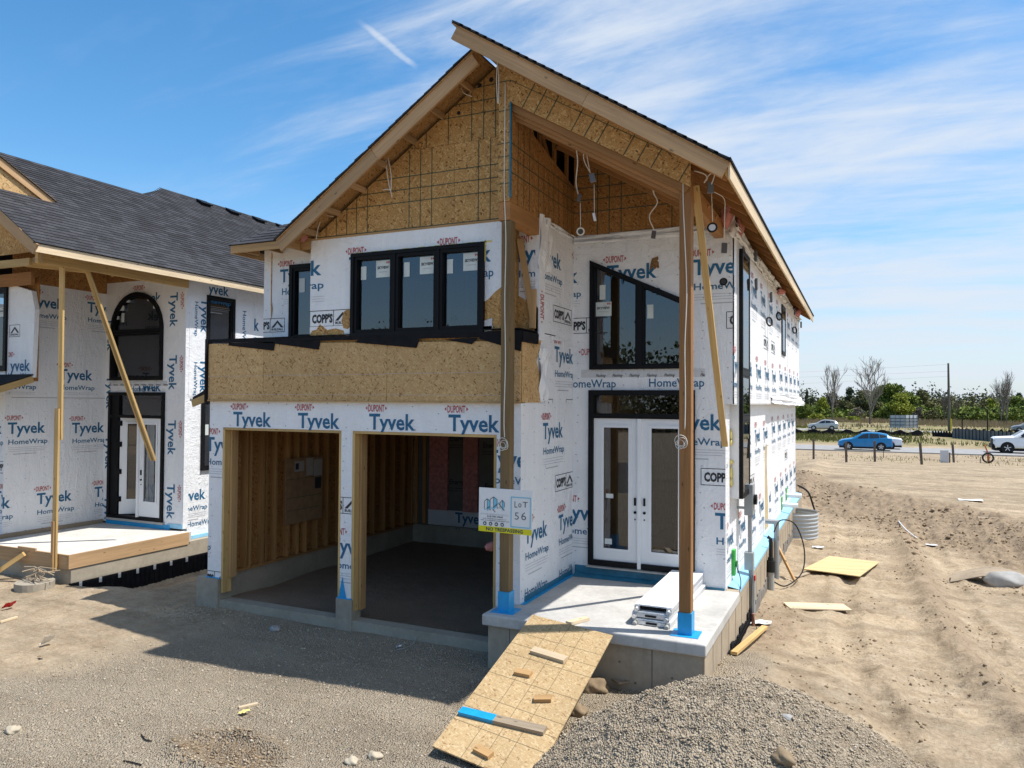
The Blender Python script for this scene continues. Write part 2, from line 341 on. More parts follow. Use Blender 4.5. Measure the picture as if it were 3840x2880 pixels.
# ------------------------------------------------------------------ ground
def h_base(x, y):
    x = np.asarray(x, float); y = np.asarray(y, float)
    z = np.zeros(np.broadcast(x, y).shape) + 0 * x
    side = S(-2.2, -1.2, x) * S(9.6, 12.8, y)
    z = z - .16 * side
    # gravel spilled against the porch corner
    z = z + .22 * np.exp(-(((x + 1.3) / .9) ** 2 + ((y - 9.6) / 1.5) ** 2))
    yb = np.clip(25.85 - 1.72 * np.clip(x, -2.6, 9), 11.5, 31)
    z = z + .50 * S(0, 1, (y - yb) / 6.7) * S(-4.5, -2.0, x)
    t = S(38, 70, y); z = z * (1 - t) - .85 * t
    # heap of gravel in the foreground
    r = np.sqrt(((x + .98) / 2.02) ** 2 + ((y - 7.05) / 2.05) ** 2)
    z = z + 1.22 * np.clip(1 - r, 0, 1) ** .92 * (1 - .25 * np.exp(-(r / .3) ** 2))
    # rut and bank on the right
    px = np.interp(y, [8, 10.9, 14.0, 24.4, 27], [1.95, 1.62, 1.32, 1.14, 1.1])
    wob = .12 * vnoise(y * .7 + 0 * x, 0 * x, 77)
    for off in (-1.55, .55, 2.2):
        g_ = np.exp(-((x - px - off - wob) / .16) ** 2) * S(28, 23, y) * S(5, 7, y) * S(-1.2, -.7, x)
        z = z + g_ * (-.045 + .014 * np.sin(y * 26 + 6 * np.abs(x - px - off))) + .03 * np.exp(-((np.abs(x - px - off - wob) - .27) / .09) ** 2) * S(28, 23, y) * S(-1.2, -.7, x)
    z = z + .13 * np.exp(-((x - px + .1) / .22) ** 2) * S(26, 22, y) - .10 * S(-.05, .3, x - px) * S(3.2, 1.2, x - px) * S(26, 21, y)
    # excavation gap between the two houses
    gap = S(-14.2, -13.5, x) * S(-11.6, -13.0, x) * S(9.4, 10.6, y)
    z = z - .42 * gap
    z = z + .12 * np.exp(-(((x + 12.6) / .5) ** 2 + ((y - 10.6) / 1.3) ** 2))
    # dug patch in the drive
    q = ((x + 5.75) / .62) ** 2 + ((y - 5.72) / .30) ** 2
    z = z - .03 * np.exp(-q ** 2) + .075 * np.exp(-((np.sqrt(q) - 1.1) / .22) ** 2) * (vnoise(x * 5, y * 5, 5) + .6)
    inside = (x > -10.2) & (x < -1.75) & (y > 9.72) & (y < 25.2)
    z = np.where(inside, .11 + .03 * vnoise(x * 1.2, y * 1.2, 3), z)
    return z
def masks(x, y):
    n = fbm(x, y, .45, 4, 40)
    drive = S(-1.0, -2.2, x) * S(11.5, 9.5, y + 1.2 * n) * S(-.7, .7, x + 9.3 + .22 * (8.2 - y) + 1.0 * n)
    r = np.sqrt(((x + .98) / 2.02) ** 2 + ((y - 7.05) / 2.05) ** 2)
    pile = S(1.08, .90, r + .08 * n)
    drive = np.maximum(drive, pile)
    ne = np.exp(-(((x + 1.45) / .55) ** 2 + ((y - 10.3) / 1.5) ** 2)); drive = np.maximum(drive, S(.3, .8, ne + .3 * n))
    yb = np.clip(25.85 - 1.72 * np.clip(x, -2.6, 9), 11.5, 31)
    t = (y - yb) / 6.7 + .25 * n
    clod = S(-.12, .12, t) * S(1.12, .85, t) * S(-4.5, -2.0, x)
    px = np.interp(y, [8, 10.9, 14.0, 24.4, 27], [1.95, 1.62, 1.32, 1.14, 1.1])
    clod = np.maximum(clod, .75 * np.exp(-((x - px) / .28) ** 2) * S(27, 24, y))
    patch = np.exp(-(((x + 5.75) / .72) ** 2 + ((y - 5.72) / .36) ** 2) ** 2); clod = np.maximum(clod, .8 * patch)
    clod = np.maximum(clod, .9 * S(-1.9, -1.5, x) * S(-.6, -1.2, x) * S(11, 12.5, y) * S(15.5, 13.5, y))
    grass = S(86.5, 90, y + 3 * n) * (1 - .0 * x)
    grass = np.maximum(grass, .8 * S(.1, .3, n) * np.exp(-((y - 60) / 4) ** 2))
    return drive, clod, grass, pile
def h_all(x, y):
    x = np.asarray(x, float); y = np.asarray(y, float)
    z = h_base(x, y); dr, cl, gr, pi = masks(x, y)
    inside = (x > -10.2) & (x < -1.75) & (y > 9.72) & (y < 25.2)
    k = np.where(inside, .12, 1.0)
    rough = .035 * fbm(x, y, .8, 3, 1) + k * (.026 * fbm(x, y, 3.6, 4, 2) * (1 - .6 * dr * (1 - pi)) + (.012 + .014 * S(-1.9, -1.2, x) * S(34, 26, y)) * fbm(x, y, 12, 2, 3) * (1 - .5 * dr * (1 - pi))) + .03 * np.minimum(vnoise(x * 2.2, y * 2.2, 61) + .28, 0) * (1 - dr)
    track = .03 * vnoise(x * .25, y * 1.9, 9) * S(28, 36, y) * S(75, 66, y)
    lump = np.maximum(vnoise(x * 3.1, y * 3.1, 21), 0) * .17 + np.maximum(vnoise(x * 6.5, y * 6.5, 22), 0) * .11 + .05 * vnoise(x * 13, y * 13, 23)
    peb = .05 * vnoise(x * 9, y * 9, 31) + .045 * vnoise(x * 19, y * 19, 32)
    road = S(73, 75, y) * S(86, 84, y)
    wild = S(-1.9, -1.2, x) * S(9, 11, y) * S(34, 26, y)
    rdg = (.30 - np.abs(vnoise(x * 1.3, y * 1.0, 51))) * .16 + (.26 - np.abs(vnoise(x * 3.4, y * 2.6, 52))) * .07
    lp_ = np.clip(.25 + 2.2 * fbm(x, y, .6, 3, 56), 0, 1.2)
    rough = rough + wild * lp_ * (np.maximum(vnoise(x * 8, y * 8, 57), 0) * .12 + np.maximum(vnoise(x * 15, y * 15, 58), 0) * .06)
    rough = rough + wild * (rdg - .04) * np.clip(.35 + 1.6 * fbm(x, y, .35, 3, 55), 0, 1.1)
    return z + rough * (1 - road) + track + cl * lump + pi * peb
def gz(x, y): return float(h_all(np.array([x]), np.array([y]))[0])
def gp(px, py):
    """where the sight line through a surveyed mark meets the ground"""
    d = R_ * ((px - 1920) / 2820.9) - U_ * ((py - 1440) / 2820.9) + F_
    t = np.linspace(4, 260, 9000); X = d.x * t; Y = d.y * t; Z = 3.55 + d.z * t
    below = Z < h_base(X, Y); i = int(np.argmax(below)) if below.any() else len(t) - 1
    return Vector((X[i], Y[i], gz(X[i], Y[i])))

def build_ground():
    def axis(segs):
        r = []
        for a, b, st in segs: r += list(np.arange(a, b, st))
        return np.array(r + [segs[-1][1]])
    xs = axis([(-900, -200, 140), (-200, -60, 20), (-60, -22, 4), (-22, -14, .35), (-14, 4.2, .05), (4.2, 7, .12), (7, 16, .5), (16, 60, 2), (60, 200, 20), (200, 900, 140)])
    ys = axis([(-300, -60, 40), (-60, 0, 6), (0, 4, .5), (4, 13.2, .042), (13.2, 26, .062), (26, 40, .10), (40, 75, .4), (75, 100, 1.2), (100, 260, 8), (260, 1500, 120)])
    X, Y = np.meshgrid(xs, ys); Z = h_all(X.ravel(), Y.ravel())
    nv = X.size; co = np.stack([X.ravel(), Y.ravel(), Z], 1)
    nx, ny = len(xs), len(ys); i = np.arange(nx - 1); j = np.arange(ny - 1); I, J = np.meshgrid(i, j); a = (J * nx + I).ravel()
    q = np.stack([a, a + 1, a + nx + 1, a + nx], 1)
    me = bpy.data.meshes.new('ground'); me.vertices.add(nv); me.vertices.foreach_set('co', co.ravel()); me.loops.add(q.size); me.loops.foreach_set('vertex_index', q.ravel().astype(np.int32))
    me.polygons.add(len(q)); me.polygons.foreach_set('loop_start', (np.arange(len(q)) * 4).astype(np.int32)); me.polygons.foreach_set('use_smooth', np.ones(len(q), bool))
    dr, cl, gr, pi = masks(X.ravel(), Y.ravel())
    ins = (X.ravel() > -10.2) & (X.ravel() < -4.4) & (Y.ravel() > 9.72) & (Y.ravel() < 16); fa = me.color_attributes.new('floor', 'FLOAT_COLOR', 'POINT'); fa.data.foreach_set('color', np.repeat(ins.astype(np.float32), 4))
    at = me.color_attributes.new('soil', 'FLOAT_COLOR', 'POINT'); at.data.foreach_set('color', np.stack([dr, cl, gr, np.ones(nv)], 1).astype(np.float32).ravel())
    me.update(); me.validate()
    g = G('ground_soil', .95, .1, 0, (.4, .31, .2))
    m = g.sepc(g.attr('soil'))
    n1 = g.noise(.55, 8, .62); n2 = g.noise(3.2, 7, .65); n3 = g.noise(22, 5, .65); tr = g.noise(1, 6, .6, g.map((.22, 1.7, 1)))
    sand = g.ramp(n2, [(.25, (.30, .225, .145)), (.5, (.39, .305, .207)), (.78, (.475, .39, .283))])
    sand = g.mix(1.0, sand, g.ramp(n1, [(.30, .70), (.48, .98), (.70, 1.12)]), 'MULTIPLY'); sand = g.mix(1.0, sand, g.ramp(tr, [(.32, .74), (.5, .98), (.65, 1.10)]), 'MULTIPLY')
    tread_shade = g.ramp(g.math('ABSOLUTE', g.math('SUBTRACT', g.noise(1, 6, .66, g.map((5.5, 8, 6)), .9), .5)), [(0., 1.), (.022, 0.)]); sand = g.mix(g.math('MULTIPLY', g.math('MULTIPLY', tread_shade, g.ramp(g.noise(.8, 4, .6), [(.45, 0.), (.6, 1.)])), .55), sand, (.17, .12, .075))  # colour carries the shade of tread marks as dark crevice lines
    damp = g.ramp(g.noise(1, 9, .72, g.map((1.5, 2.6, 1.5)), 1.2), [(.55, 0.), (.72, 1.)]); sand = g.mix(g.math('MULTIPLY', damp, .62), sand, (.205, .14, .083))
    sand = g.mix(1.0, sand, g.ramp(n3, [(.3, .80), (.7, 1.15)]), 'MULTIPLY'); fl = g.noise(1, 9, .78, g.map((4.5, 8, 5)), .9); sand = g.mix(g.ramp(fl, [(.56, 0.), (.66, .62)]), sand, (.20, .145, .092)); sand = g.mix(g.ramp(fl, [(.30, .5), (.40, 0.)]), sand, (.58, .49, .37))
    vc = g.sepc(g.vor(52)); vd = g.vor(52, out='Distance'); vc2 = g.sepc(g.vor(120))
    grav = g.ramp(vc[0], [(0, (.28, .22, .155)), (.3, (.41, .333, .24)), (.72, (.49, .405, .298)), (.93, (.48, .42, .325)), (1, (.60, .54, .45))])
    grav = g.mix(.5, grav, g.ramp(vc2[0], [(0, (.23, .185, .133)), (1, (.47, .395, .295))])); grav = g.mix(1.0, grav, g.ramp(n1, [(.3, .86), (.7, 1.1)]), 'MULTIPLY')
    wheel_ = g.noise(1, 5, .55, g.map((.30, 1.5, 1), (0, 0, .45)), .4); grav = g.mix(g.ramp(n2, [(.48, 0.), (.68, .75)]), grav, sand); grav = g.mix(g.ramp(wheel_, [(.50, 0.), (.62, .6)]), grav, (.46, .385, .285)); grav = g.mix(g.ramp(wheel_, [(.30, .45), (.42, 0.)]), grav, (.21, .17, .125))
    clod = g.ramp(g.noise(9, 7, .7), [(.28, (.19, .14, .09)), (.5, (.285, .215, .145)), (.75, (.37, .29, .205))])
    grass = g.ramp(g.noise(.16, 6, .65), [(.35, (.36, .285, .175)), (.5, (.27, .225, .12)), (.62, (.17, .175, .06))]); grass = g.mix(1.0, grass, g.ramp(g.noise(1.4, 6, .7), [(.3, .6), (.7, 1.25)]), 'MULTIPLY')
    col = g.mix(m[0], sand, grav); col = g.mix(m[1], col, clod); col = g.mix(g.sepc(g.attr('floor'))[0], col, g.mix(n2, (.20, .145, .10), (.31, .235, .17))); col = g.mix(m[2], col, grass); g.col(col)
    hh = g.math('ADD', g.math('MULTIPLY', n3, .5), g.math('MULTIPLY', g.math('MULTIPLY', vd, -1.2), m[0])); hh = g.math('ADD', hh, g.math('MULTIPLY', g.noise(70, 4, .7), .3)); hh = g.math('ADD', hh, g.math('MULTIPLY', g.noise(7, 5, .6), 1.1))
    g.bump(hh, .95, .035); me.materials.append(g.m)
    o = link(bpy.data.objects.new('ground', me)); o['kind'] = 'structure'
build_ground()
def strip(name, y0, y1, z, m, x0=-220, x1=260, dz=0):
    o = MB().prism([(x0, y0, z - .25), (x1, y0, z - .25), (x1, y1, z - .25), (x0, y1, z - .25)], (0, 0, .25)).build(name, m); o['kind'] = 'structure'
ROADM = simple('asphalt', (.30, .295, .285), .9, .2, 0, .12, 1.5)
strip('road', 75.6, 84.2, -.80, ROADM); strip('back_road', 131, 139, -.85, ROADM)
strip('road_kerb', 75.25, 75.6, -.74, simple('kerb_stone', (.40, .38, .34), .9)); 

# ------------------------------------------------------------------ lettering
_GL = {}
def glyphs(word, bold=.02):
    key = (word, bold)
    if key in _GL: return _GL[key]
    cu = bpy.data.curves.new('t', 'FONT'); cu.body = word; cu.size = 1; cu.offset = bold; cu.resolution_u = 2; cu.fill_mode = 'FRONT'
    o = bpy.data.objects.new('t', cu); COL.objects.link(o); dg = bpy.context.evaluated_depsgraph_get()
    me = bpy.data.meshes.new_from_object(o.evaluated_get(dg)); v = [(p.co.x, p.co.y) for p in me.vertices]; f = [tuple(p.vertices) for p in me.polygons]
    COL.objects.unlink(o); bpy.data.objects.remove(o); bpy.data.curves.remove(cu); bpy.data.meshes.remove(me)
    x0 = min(a for a, b in v); x1 = max(a for a, b in v)
    _GL[key] = ([((a - x0) / (x1 - x0), b) for a, b in v], f, x1 - x0); return _GL[key]
CAPH = .71
def clip(poly, rect):
    for ax, s, lim in ((0, 1, rect[0]), (0, -1, -rect[2]), (1, 1, rect[1]), (1, -1, -rect[3])):
        out = []
        for i in range(len(poly)):
            a = poly[i]; b = poly[(i + 1) % len(poly)]; da = s * a[ax] - lim; db = s * b[ax] - lim
            if da >= 0: out.append(a)
            if (da >= 0) != (db >= 0):
                t = da / (da - db); out.append((a[0] + (b[0] - a[0]) * t, a[1] + (b[1] - a[1]) * t))
        poly = out
        if len(poly) < 3: return None
    return poly
class Fr:
    def __init__(s, o, u, v): s.o = Vector(o); s.u = Vector(u).normalized(); s.v = Vector(v).normalized(); s.n = s.u.cross(s.v)
    def p(s, u, v, d=0): return s.o + s.u * u + s.v * v + s.n * d
def FY(y, x=0): return Fr((x, y, 0), (1, 0, 0), (0, 0, 1))       # faces the street (-Y)
def FX(x): return Fr((x, 0, 0), (0, 1, 0), (0, 0, 1))             # faces +X
class Print:
    def __init__(s, fr, rect, d=.004, holes=()): s.fr = fr; s.rect = rect; s.mb = MB(); s.d = d; s.holes = holes; s.g = []; s.cur = 0; s.n = 0; s.inu = False
    def poly(s, pts, mi):
        q = clip(pts, s.rect)
        if q is None: return
        cx = sum(p[0] for p in q) / len(q); cy = sum(p[1] for p in q) / len(q)
        for h in s.holes:
            if h[0] < cx < h[2] and h[1] < cy < h[3]: return
        s.mb.poly([s.fr.p(a, b, s.d) for a, b in q], mi); s.g.append(s.cur)
    def rectf(s, u0, v0, u1, v1, mi):
        u0, u1 = max(u0, s.rect[0]), min(u1, s.rect[2])
        k = 8 if s.holes and u1 - u0 > .2 else 1
        for i in range(k): a = u0 + (u1 - u0) * i / k; b = u0 + (u1 - u0) * (i + 1) / k; s.poly([(a, v0), (b, v0), (b, v1), (a, v1)], mi)
    def own(s):
        if not s.inu: s.n += 1; s.cur = s.n
    def line(s, a, b, w, mi):
        a = Vector(a); b = Vector(b); d = (b - a).normalized() * (w / 2); n = Vector((-d.y, d.x))
        s.poly([tuple(a - n), tuple(b - n), tuple(b + n), tuple(a + n)], mi)
    def word(s, word, u, v, w, cap, mi, bold=.02, skew=0):
        vs, fs, W = glyphs(word, bold); s.own()
        if u > s.rect[2] or u + w < s.rect[0] or v > s.rect[3] or v + cap * 1.2 < s.rect[1]: return
        for f in fs: s.poly([(u + vs[i][0] * w + skew * vs[i][1] * cap, v + vs[i][1] / CAPH * cap) for i in f], mi)
    def dupont(s, u, v, w=.40):
        s.own(); was = s.inu; s.inu = True
        s.word('DUPONT', u + w * .13, v, w * .74, .105 * w / .4, 1, .022)
        for sg, x in ((-1, u), (1, u + w)): s.poly([(x, v + .052), (x - sg * .035, v + .08), (x - sg * .035, v + .024)], 1)
        s.inu = was
    def box_logo(s, u, v, w=.81, h=.25):
        s.own(); was = s.inu; s.inu = True
        for a, b in (((u, v), (u + w, v)), ((u, v + h), (u + w, v + h)), ((u, v), (u, v + h)), ((u + w, v), (u + w, v + h)), ((u + w * .575, v), (u + w * .575, v + h))): s.line(a, b, .010, 2)
        s.word("COPP'S", u + .045, v + .06, w * .5, .13, 2, .05)
        c = u + w * .79
        s.poly([(c - .145, v + .08), (c - .085, v + .08), (c, v + .165), (c, v + .215)], 2); s.poly([(c + .145, v + .08), (c + .085, v + .08), (c, v + .165), (c, v + .215)], 2)
        s.word('BUILDALL', c - .14, v + .028, .28, .04, 2, .03); s.inu = was
    def unit(s, u, v, box=True, fine=True, tm=True):
        s.own(); s.inu = True; s.dupont(u - .07, v + .285); s.word('Tyvek', u, v, .82, .24, 0, .022); s.word('HomeWrap', u + .02, v - .235, .86, .105, 0, .014)
        if fine:
            for k, L in ((.31, .84), (.35, .84), (.39, .80)): s.rectf(u + .02, v - k, u + .02 + L, v - k + .006, 3)
            s.rectf(u + .12, v - .455, u + .62, v - .441, 3)
        if tm: s.word('o', u + .825, v, .022, .022, 3, 0); s.word('o', u + .90, v - .235, .018, .018, 3, 0)
        s.inu = False
        if box: s.box_logo(u + .51, v - .84)
    def pattern(s, u0, v0, box=True, rows=6, shift=.66, vs=1.46):
        for r in range(-rows, rows + 1):
            for k in range(-12, 26):
                u = u0 + 1.393 * k + (shift if r % 2 else 0); v = v0 + vs * r
                if u > s.rect[2] + .6 or u < s.rect[0] - 1.8 or v > s.rect[3] + 1 or v < s.rect[1] - .5: continue
                s.unit(u, v, box)
        return s
    def staples(s, parent, seed):
        r = random.Random(seed); q = Print(s.fr, s.rect, s.d + .001, s.holes); u = s.rect[0] + .06
        while u < s.rect[2]:
            v = s.rect[1] + .05
            while v < s.rect[3]:
                a = r.uniform(-.03, .03); b = r.uniform(-.02, .02); q.poly([(u + a, v), (u + a + .022, v + b), (u + a + .022, v + b + .007), (u + a, v + .007)], 2); v += r.uniform(.10, .42)
            u += .406
        if q.mb.f: o = q.mb.build('staples', INK, parent, recalc=False); o['kind'] = 'stuff'
    def done(s, parent, name='printed_lettering', inks=None, split=None):
        if not s.mb.f: return
        if not (split if split is not None else name == 'printed_lettering'): return s.mb.build(name, inks or INK, parent, recalc=False)
        by = {}
        for f, m, g_ in zip(s.mb.f, s.mb.m, s.g): by.setdefault(g_, []).append((f, m))
        for fs in by.values():
            q = MB()
            for f, m in fs: q.poly([s.mb.v[i] for i in f], m)
            q.build(name, inks or INK, parent, recalc=False)

# ------------------------------------------------------------------ windows and doors
def inset(pts, w):
    n = len(pts); out = []; area = sum(pts[i][0] * pts[(i + 1) % n][1] - pts[(i + 1) % n][0] * pts[i][1] for i in range(n)); sg = 1 if area > 0 else -1
    ls = []
    for i in range(n):
        a = Vector(pts[i]); b = Vector(pts[(i + 1) % n]); d = (b - a).normalized(); nn = Vector((-d.y, d.x)) * sg; ls.append((a + nn * w, d))
    for i in range(n):
        p, d = ls[i - 1]; q, e = ls[i]; den = d.x * e.y - d.y * e.x
        if abs(den) < 1e-4: out.append(tuple(q)); continue
        t = ((q.x - p.x) * e.y - (q.y - p.y) * e.x) / den; out.append(tuple(p + d * t))
    return out
def ring_mb(mb, fr, outer, w, d0, d1, mi=0):
    inn = inset(outer, w); n = len(outer)
    for i in range(n):
        j = (i + 1) % n
        q = [outer[i], outer[j], inn[j], inn[i]]
        mb.prism([fr.p(a, b, d0) for a, b in q], fr.n * (d1 - d0), mi)
    return inn
def sticker(fr, u, v, w, h, parent, d, big=True):
    mb = MB(); mb.poly([fr.p(u, v, d), fr.p(u + w, v, d), fr.p(u + w, v + h, d), fr.p(u, v + h, d)], 0)
    o = mb.build('sticker', simple('sticker_paper', (.60, .64, .61), .6) if 'sticker_paper' not in MT else MT['sticker_paper'], parent, recalc=False)
    if big:
        p = Print(fr, (u, v, u + w, v + h), d + .003); p.word('SKYVIEW', u + .1 * w, v + h * .5, w * .8, h * .16, 2, .03)
        p.rectf(u + w * .2, v + h * .3, u + w * .8, v + h * .33, 3); p.rectf(u + w * .74, v + h * .80, u + w * .80, v + h * .93, 1); p.rectf(u + w * .88, v + h * .80, u + w * .94, v + h * .93, 1); p.rectf(u + w * .82, v + h * .83, u + w * .86, v + h * .9, 1)
        for i, f in enumerate(p.mb.f): pass
        # print joins the sticker it is on
        me = o.data; nb = len(o.data.vertices)
        mb.v += p.mb.v; mb.f += [tuple(i + nb for i in f) for f in p.mb.f]; mb.m += [k + 1 for k in p.mb.m]
        o.data = mb.mesh('sticker', [MT['sticker_paper']] + INK, recalc=False)
    return o
def window(parent, fr, outline, fw=.07, proud=.05, back=-.10, sashes=None, glass=GLASS, frame=BLACKF, mull=(), stickers=(), sash_w=.05, flush=False):
    mb = MB(); inn = ring_mb(mb, fr, outline, fw, back, proud)
    w = mb.build('window', frame, parent)
    for (a, b, wd) in mull:
        m = MB(); m.bar(fr.p(*a, (proud + back) / 2 - .002), fr.p(*b, (proud + back) / 2 - .002), wd, (proud - back) * .96, fr.n); m.build('mullion', frame, w)
    for s_ in (sashes or [inn]):
        sm = MB(); si = ring_mb(sm, fr, s_, sash_w, -.07 if not flush else back + .01, proud - (.003 if flush else .022)); sm.build('sash', frame, w)
        g = MB(); g.poly([fr.p(a, b, proud - .008 if flush else -.03) for a, b in si]); g.build('pane', glass, w, recalc=False)
    for st in stickers: sticker(fr, *st[:4], w, -.024, st[4])
    return w
def french_door(parent, fr, u0, u1, v0, v1, handle_u=None, glass=GLASSD, rail=(.155, .36, .13), thick=.045, hinge=None):
    a, b, c = rail; o_ = [(u0, v0), (u1, v0), (u1, v1), (u0, v1)]; gi = [(u0 + a, v0 + b), (u1 - a, v0 + b), (u1 - a, v1 - c), (u0 + a, v1 - c)]
    mb = MB()
    for i in range(4):
        j = (i + 1) % 4; q = [o_[i], o_[j], gi[j], gi[i]]; mb.prism([fr.p(x, y, -thick) for x, y in q], fr.n * thick)
    d = mb.build('door', WHITE, parent)
    g2 = inset(gi, -.03); m2 = MB(); ring_mb(m2, fr, g2, .045, -.005, .014); m2.build('glazing_bead', WHITE, d)
    p = MB(); p.poly([fr.p(x, y, -.02) for x, y in inset(gi, .008)]); p.build('pane', glass, d, recalc=False)
    if handle_u is not None:
        h = MB(); vm = v0 + 1.02
        h.bar(fr.p(handle_u, vm - .06, .012), fr.p(handle_u, vm + .06, .012), .03, .02, fr.n); h.tube([fr.p(handle_u, vm - .17, 0), fr.p(handle_u, vm - .17, .02)], .022, 8); h.tube([fr.p(handle_u, vm - .28, 0), fr.p(handle_u, vm - .28, .012)], .012, 6)
        h.build('handle', BLACKF, d)
    return d
# ------------------------------------------------------------------ the house on the corner lot
XL, XR = -10.18, -4.30          # garage front, left and right
YF, YB, YE = 9.60, 11.68, 25.3  # garage front, recessed entrance wall, far end
XW, XU = -1.85, -1.74           # right wall, lower and upper floor
def zr(x): return 6.29 - .648 * (x + 1.32)      # top of right-hand roof slope
def zl(x): return 8.40 + .675 * (x + 4.83)      # top of left-hand gable slope
house = thing('house', (-6, 15, 0), 'unfinished two storey house in white wrap with steep single pitch roof over a corner porch', 'house')
def bx(name, m, *b, parent=house): return MB().box(*b).build(name, m, parent)
def wrap(b, fr, rect, anchor, box=True, parent=house, m=None, holes=(), extra=None, name='house_wrap', shift=.66, vs=1.46, cut=(), fill=()):
    mb = MB()
    flat_y = abs(fr.n.y) > .5
    ua, ub = (b[0], b[1]) if flat_y else (b[2], b[3])
    us = sorted({ua, ub} | {h[i] for h in cut for i in (0, 2) if ua < h[i] < ub}); vs_ = sorted({b[4], b[5]} | {h[i] for h in cut for i in (1, 3) if b[4] < h[i] < b[5]})
    for i in range(len(us) - 1):
        for j in range(len(vs_) - 1):
            cu, cv = (us[i] + us[i + 1]) / 2, (vs_[j] + vs_[j + 1]) / 2
            if any(h[0] < cu < h[2] and h[1] < cv < h[3] for h in cut): continue
            if flat_y: mb.box(us[i], us[i + 1], b[2], b[3], vs_[j], vs_[j + 1])
            else: mb.box(b[0], b[1], us[i], us[i + 1], vs_[j], vs_[j + 1])
    for q, vec in fill: mb.prism(q, vec)
    o = mb.build(name, m or TY, parent)
    if anchor or extra:
        p = Print(fr, rect, holes=holes)
        if anchor: p.pattern(anchor[0], anchor[1], box, shift=shift, vs=vs)
        if extra: extra(p)
        p.done(o); p.staples(o, int(rect[1] * 100 + rect[0] * 37))
    return o
# foundations
fd = MB()
fd.box(-10.38, -9.89, 9.55, 9.86, -.4, .50); fd.box(-10.38, -10.12, 9.86, YE, -.6, .50); fd.box(-7.43, -7.13, 9.565, 9.80, -.4, .46); fd.box(-4.72, -4.32, 9.62, 9.86, -.4, .5)
fd.build('foundation', CONC, house)
bx('garage_kerb', CONC, -9.89, -4.52, 9.585, 9.80, -.4, .145)
kb = MB(); kb.box(-10.12, -9.93, 9.86, 15.9, -.3, .52); kb.box(-9.93, -4.3, 15.75, 15.95, -.3, .54); kb.box(-4.62, -4.36, 9.86, 15.75, -.3, .5); kb.build('garage_stem_wall', CONC, house)
# porch
pw = bx('porch_base', FOOT, -4.51, -1.70, 9.04, 11.6, -.7, .57)
pl = MB()
for x in (-3.62, -2.3): pl.box(x, x + .012, 9.037, 9.042, -.6, .56)
pl.box(-4.2, -4.19, 9.037, 9.042, -.6, .56)
for x, z in ((-4.0, .2), (-3.2, .25), (-2.7, .35), (-2.05, .25), (-3.3, -.05), (-2.5, .12)): pl.tube([(x, 9.045, z), (x, 9.037, z)], .016, 7)
pl.build('form_line', simple('form_line', (.17, .15, .13), .9), pw)
rf = MB().box(-1.86, -1.67, 9.05, YE, -.9, .565).build('side_foundation', CONCT, house)
bx('foundation_ledge', CONCT, -1.86, -1.672, 11.75, YE, .566, .70)
fl = MB(); y = 9.6
while y < 25: fl.box(-1.671, -1.667, y, y + .014, -.8, .56); y += .62
fl.build('form_line', MT['form_line'], rf)
dm = MB(); ys_ = np.arange(10.35, 13.2, .12)
for y in ys_: dm.box(-1.668, -1.648, y, y + .121, -.7, .10 + .05 * math.sin(y * 7) + .03 * math.sin(y * 23))
for y in np.arange(10.4, 13.1, .085):
    for z in np.arange(-.3, .1, .085): dm.box(-1.65, -1.637, y, y + .04, z, z + .04)
dm.build('dimple_membrane', BLACKM, house)
gm = MB()
for y in np.arange(13.25, 24.6, .25): gm.box(-1.668, -1.655, y, y + .243, -.7, .12 + .06 * math.sin(y * 5) + .05 * math.sin(y * 13))
gm.build('muddy_membrane', simple('muddy_membrane', (.21, .19, .165), .9, .2, 0, .25, 5), house)
bv = MB().box(-4.575, -1.64, 8.97, 11.70, .57, .72); ps = bv.build('porch_slab', SLAB, house)
md = ps.modifiers.new('edge', 'BEVEL'); md.width = .022; md.segments = 3
# garage front wall
HOL = ()
wrap((XL, -9.875, YF, 9.74, .50, 3.50), FY(YF), (XL, .5, -9.875, 3.05), (-9.64 - .62, 2.66), parent=house)
def hdr(p):
    for u, v in ((-9.64, 3.10), (-8.25, 3.10), (-6.86, 3.105), (-5.46, 3.11)): p.word('Tyvek', u, v, .83, .24, 0, .022); p.dupont(u - .07, 3.375, .40)
w_ = wrap((XL, XR, YF - .002, 9.742, 3.07, 3.52), FY(YF - .002), (XL, 3.06, XR, 3.55), None, extra=hdr)
wrap((-7.385, -7.172, YF, 9.74, .46, 3.07), FY(YF), (-7.385, .46, -7.172, 3.07), (-7.58, 1.16), vs=1.46)
wrap((-4.676, XR, YF, 9.74, .50, 3.07), FY(YF), (-4.676, .5, XR, 3.07), (-4.85, 2.62))
# jambs and heads of the two door openings
def jamb(x, z0, z1, sx):
    board('door_jamb', (x, 9.70, z0), (x, 9.70, z1), .19, .042, PINEY, house, side=(0, 1, 0))
jamb(-9.852, .26, 3.03, 1); jamb(-7.408, .30, 3.03, 1); jamb(-7.148, .28, 3.03, 1); jamb(-4.70, .55, 3.03, 1)
board('door_head', (-9.875, 9.70, 3.048), (-7.385, 9.70, 3.048), .19, .04, PINEY, house, side=(0, 1, 0))
board('door_head', (-7.172, 9.70, 3.048), (-4.676, 9.70, 3.048), .19, .04, PINEY, house, side=(0, 1, 0))
for x in (-9.80, -7.096): board('door_stud', (x, 9.79, .5 if x < -9 else .28), (x, 9.79, 3.02), .14, .04, PINE, house, side=(0, 1, 0))
for x, w, z in ((-10.03, .30, .50), (-7.28, .26, .46)): bx('sill_membrane', BLUE, x - w / 2 - .02, x + w / 2 + .0, 9.57, 9.63, z - .01, z + .012)
MB().prism([(-7.40, 9.592, .46), (-7.25, 9.592, .47), (-7.33, 9.592, .80)], (0, -.004, 0)).build('membrane_flap', BLUE, house)
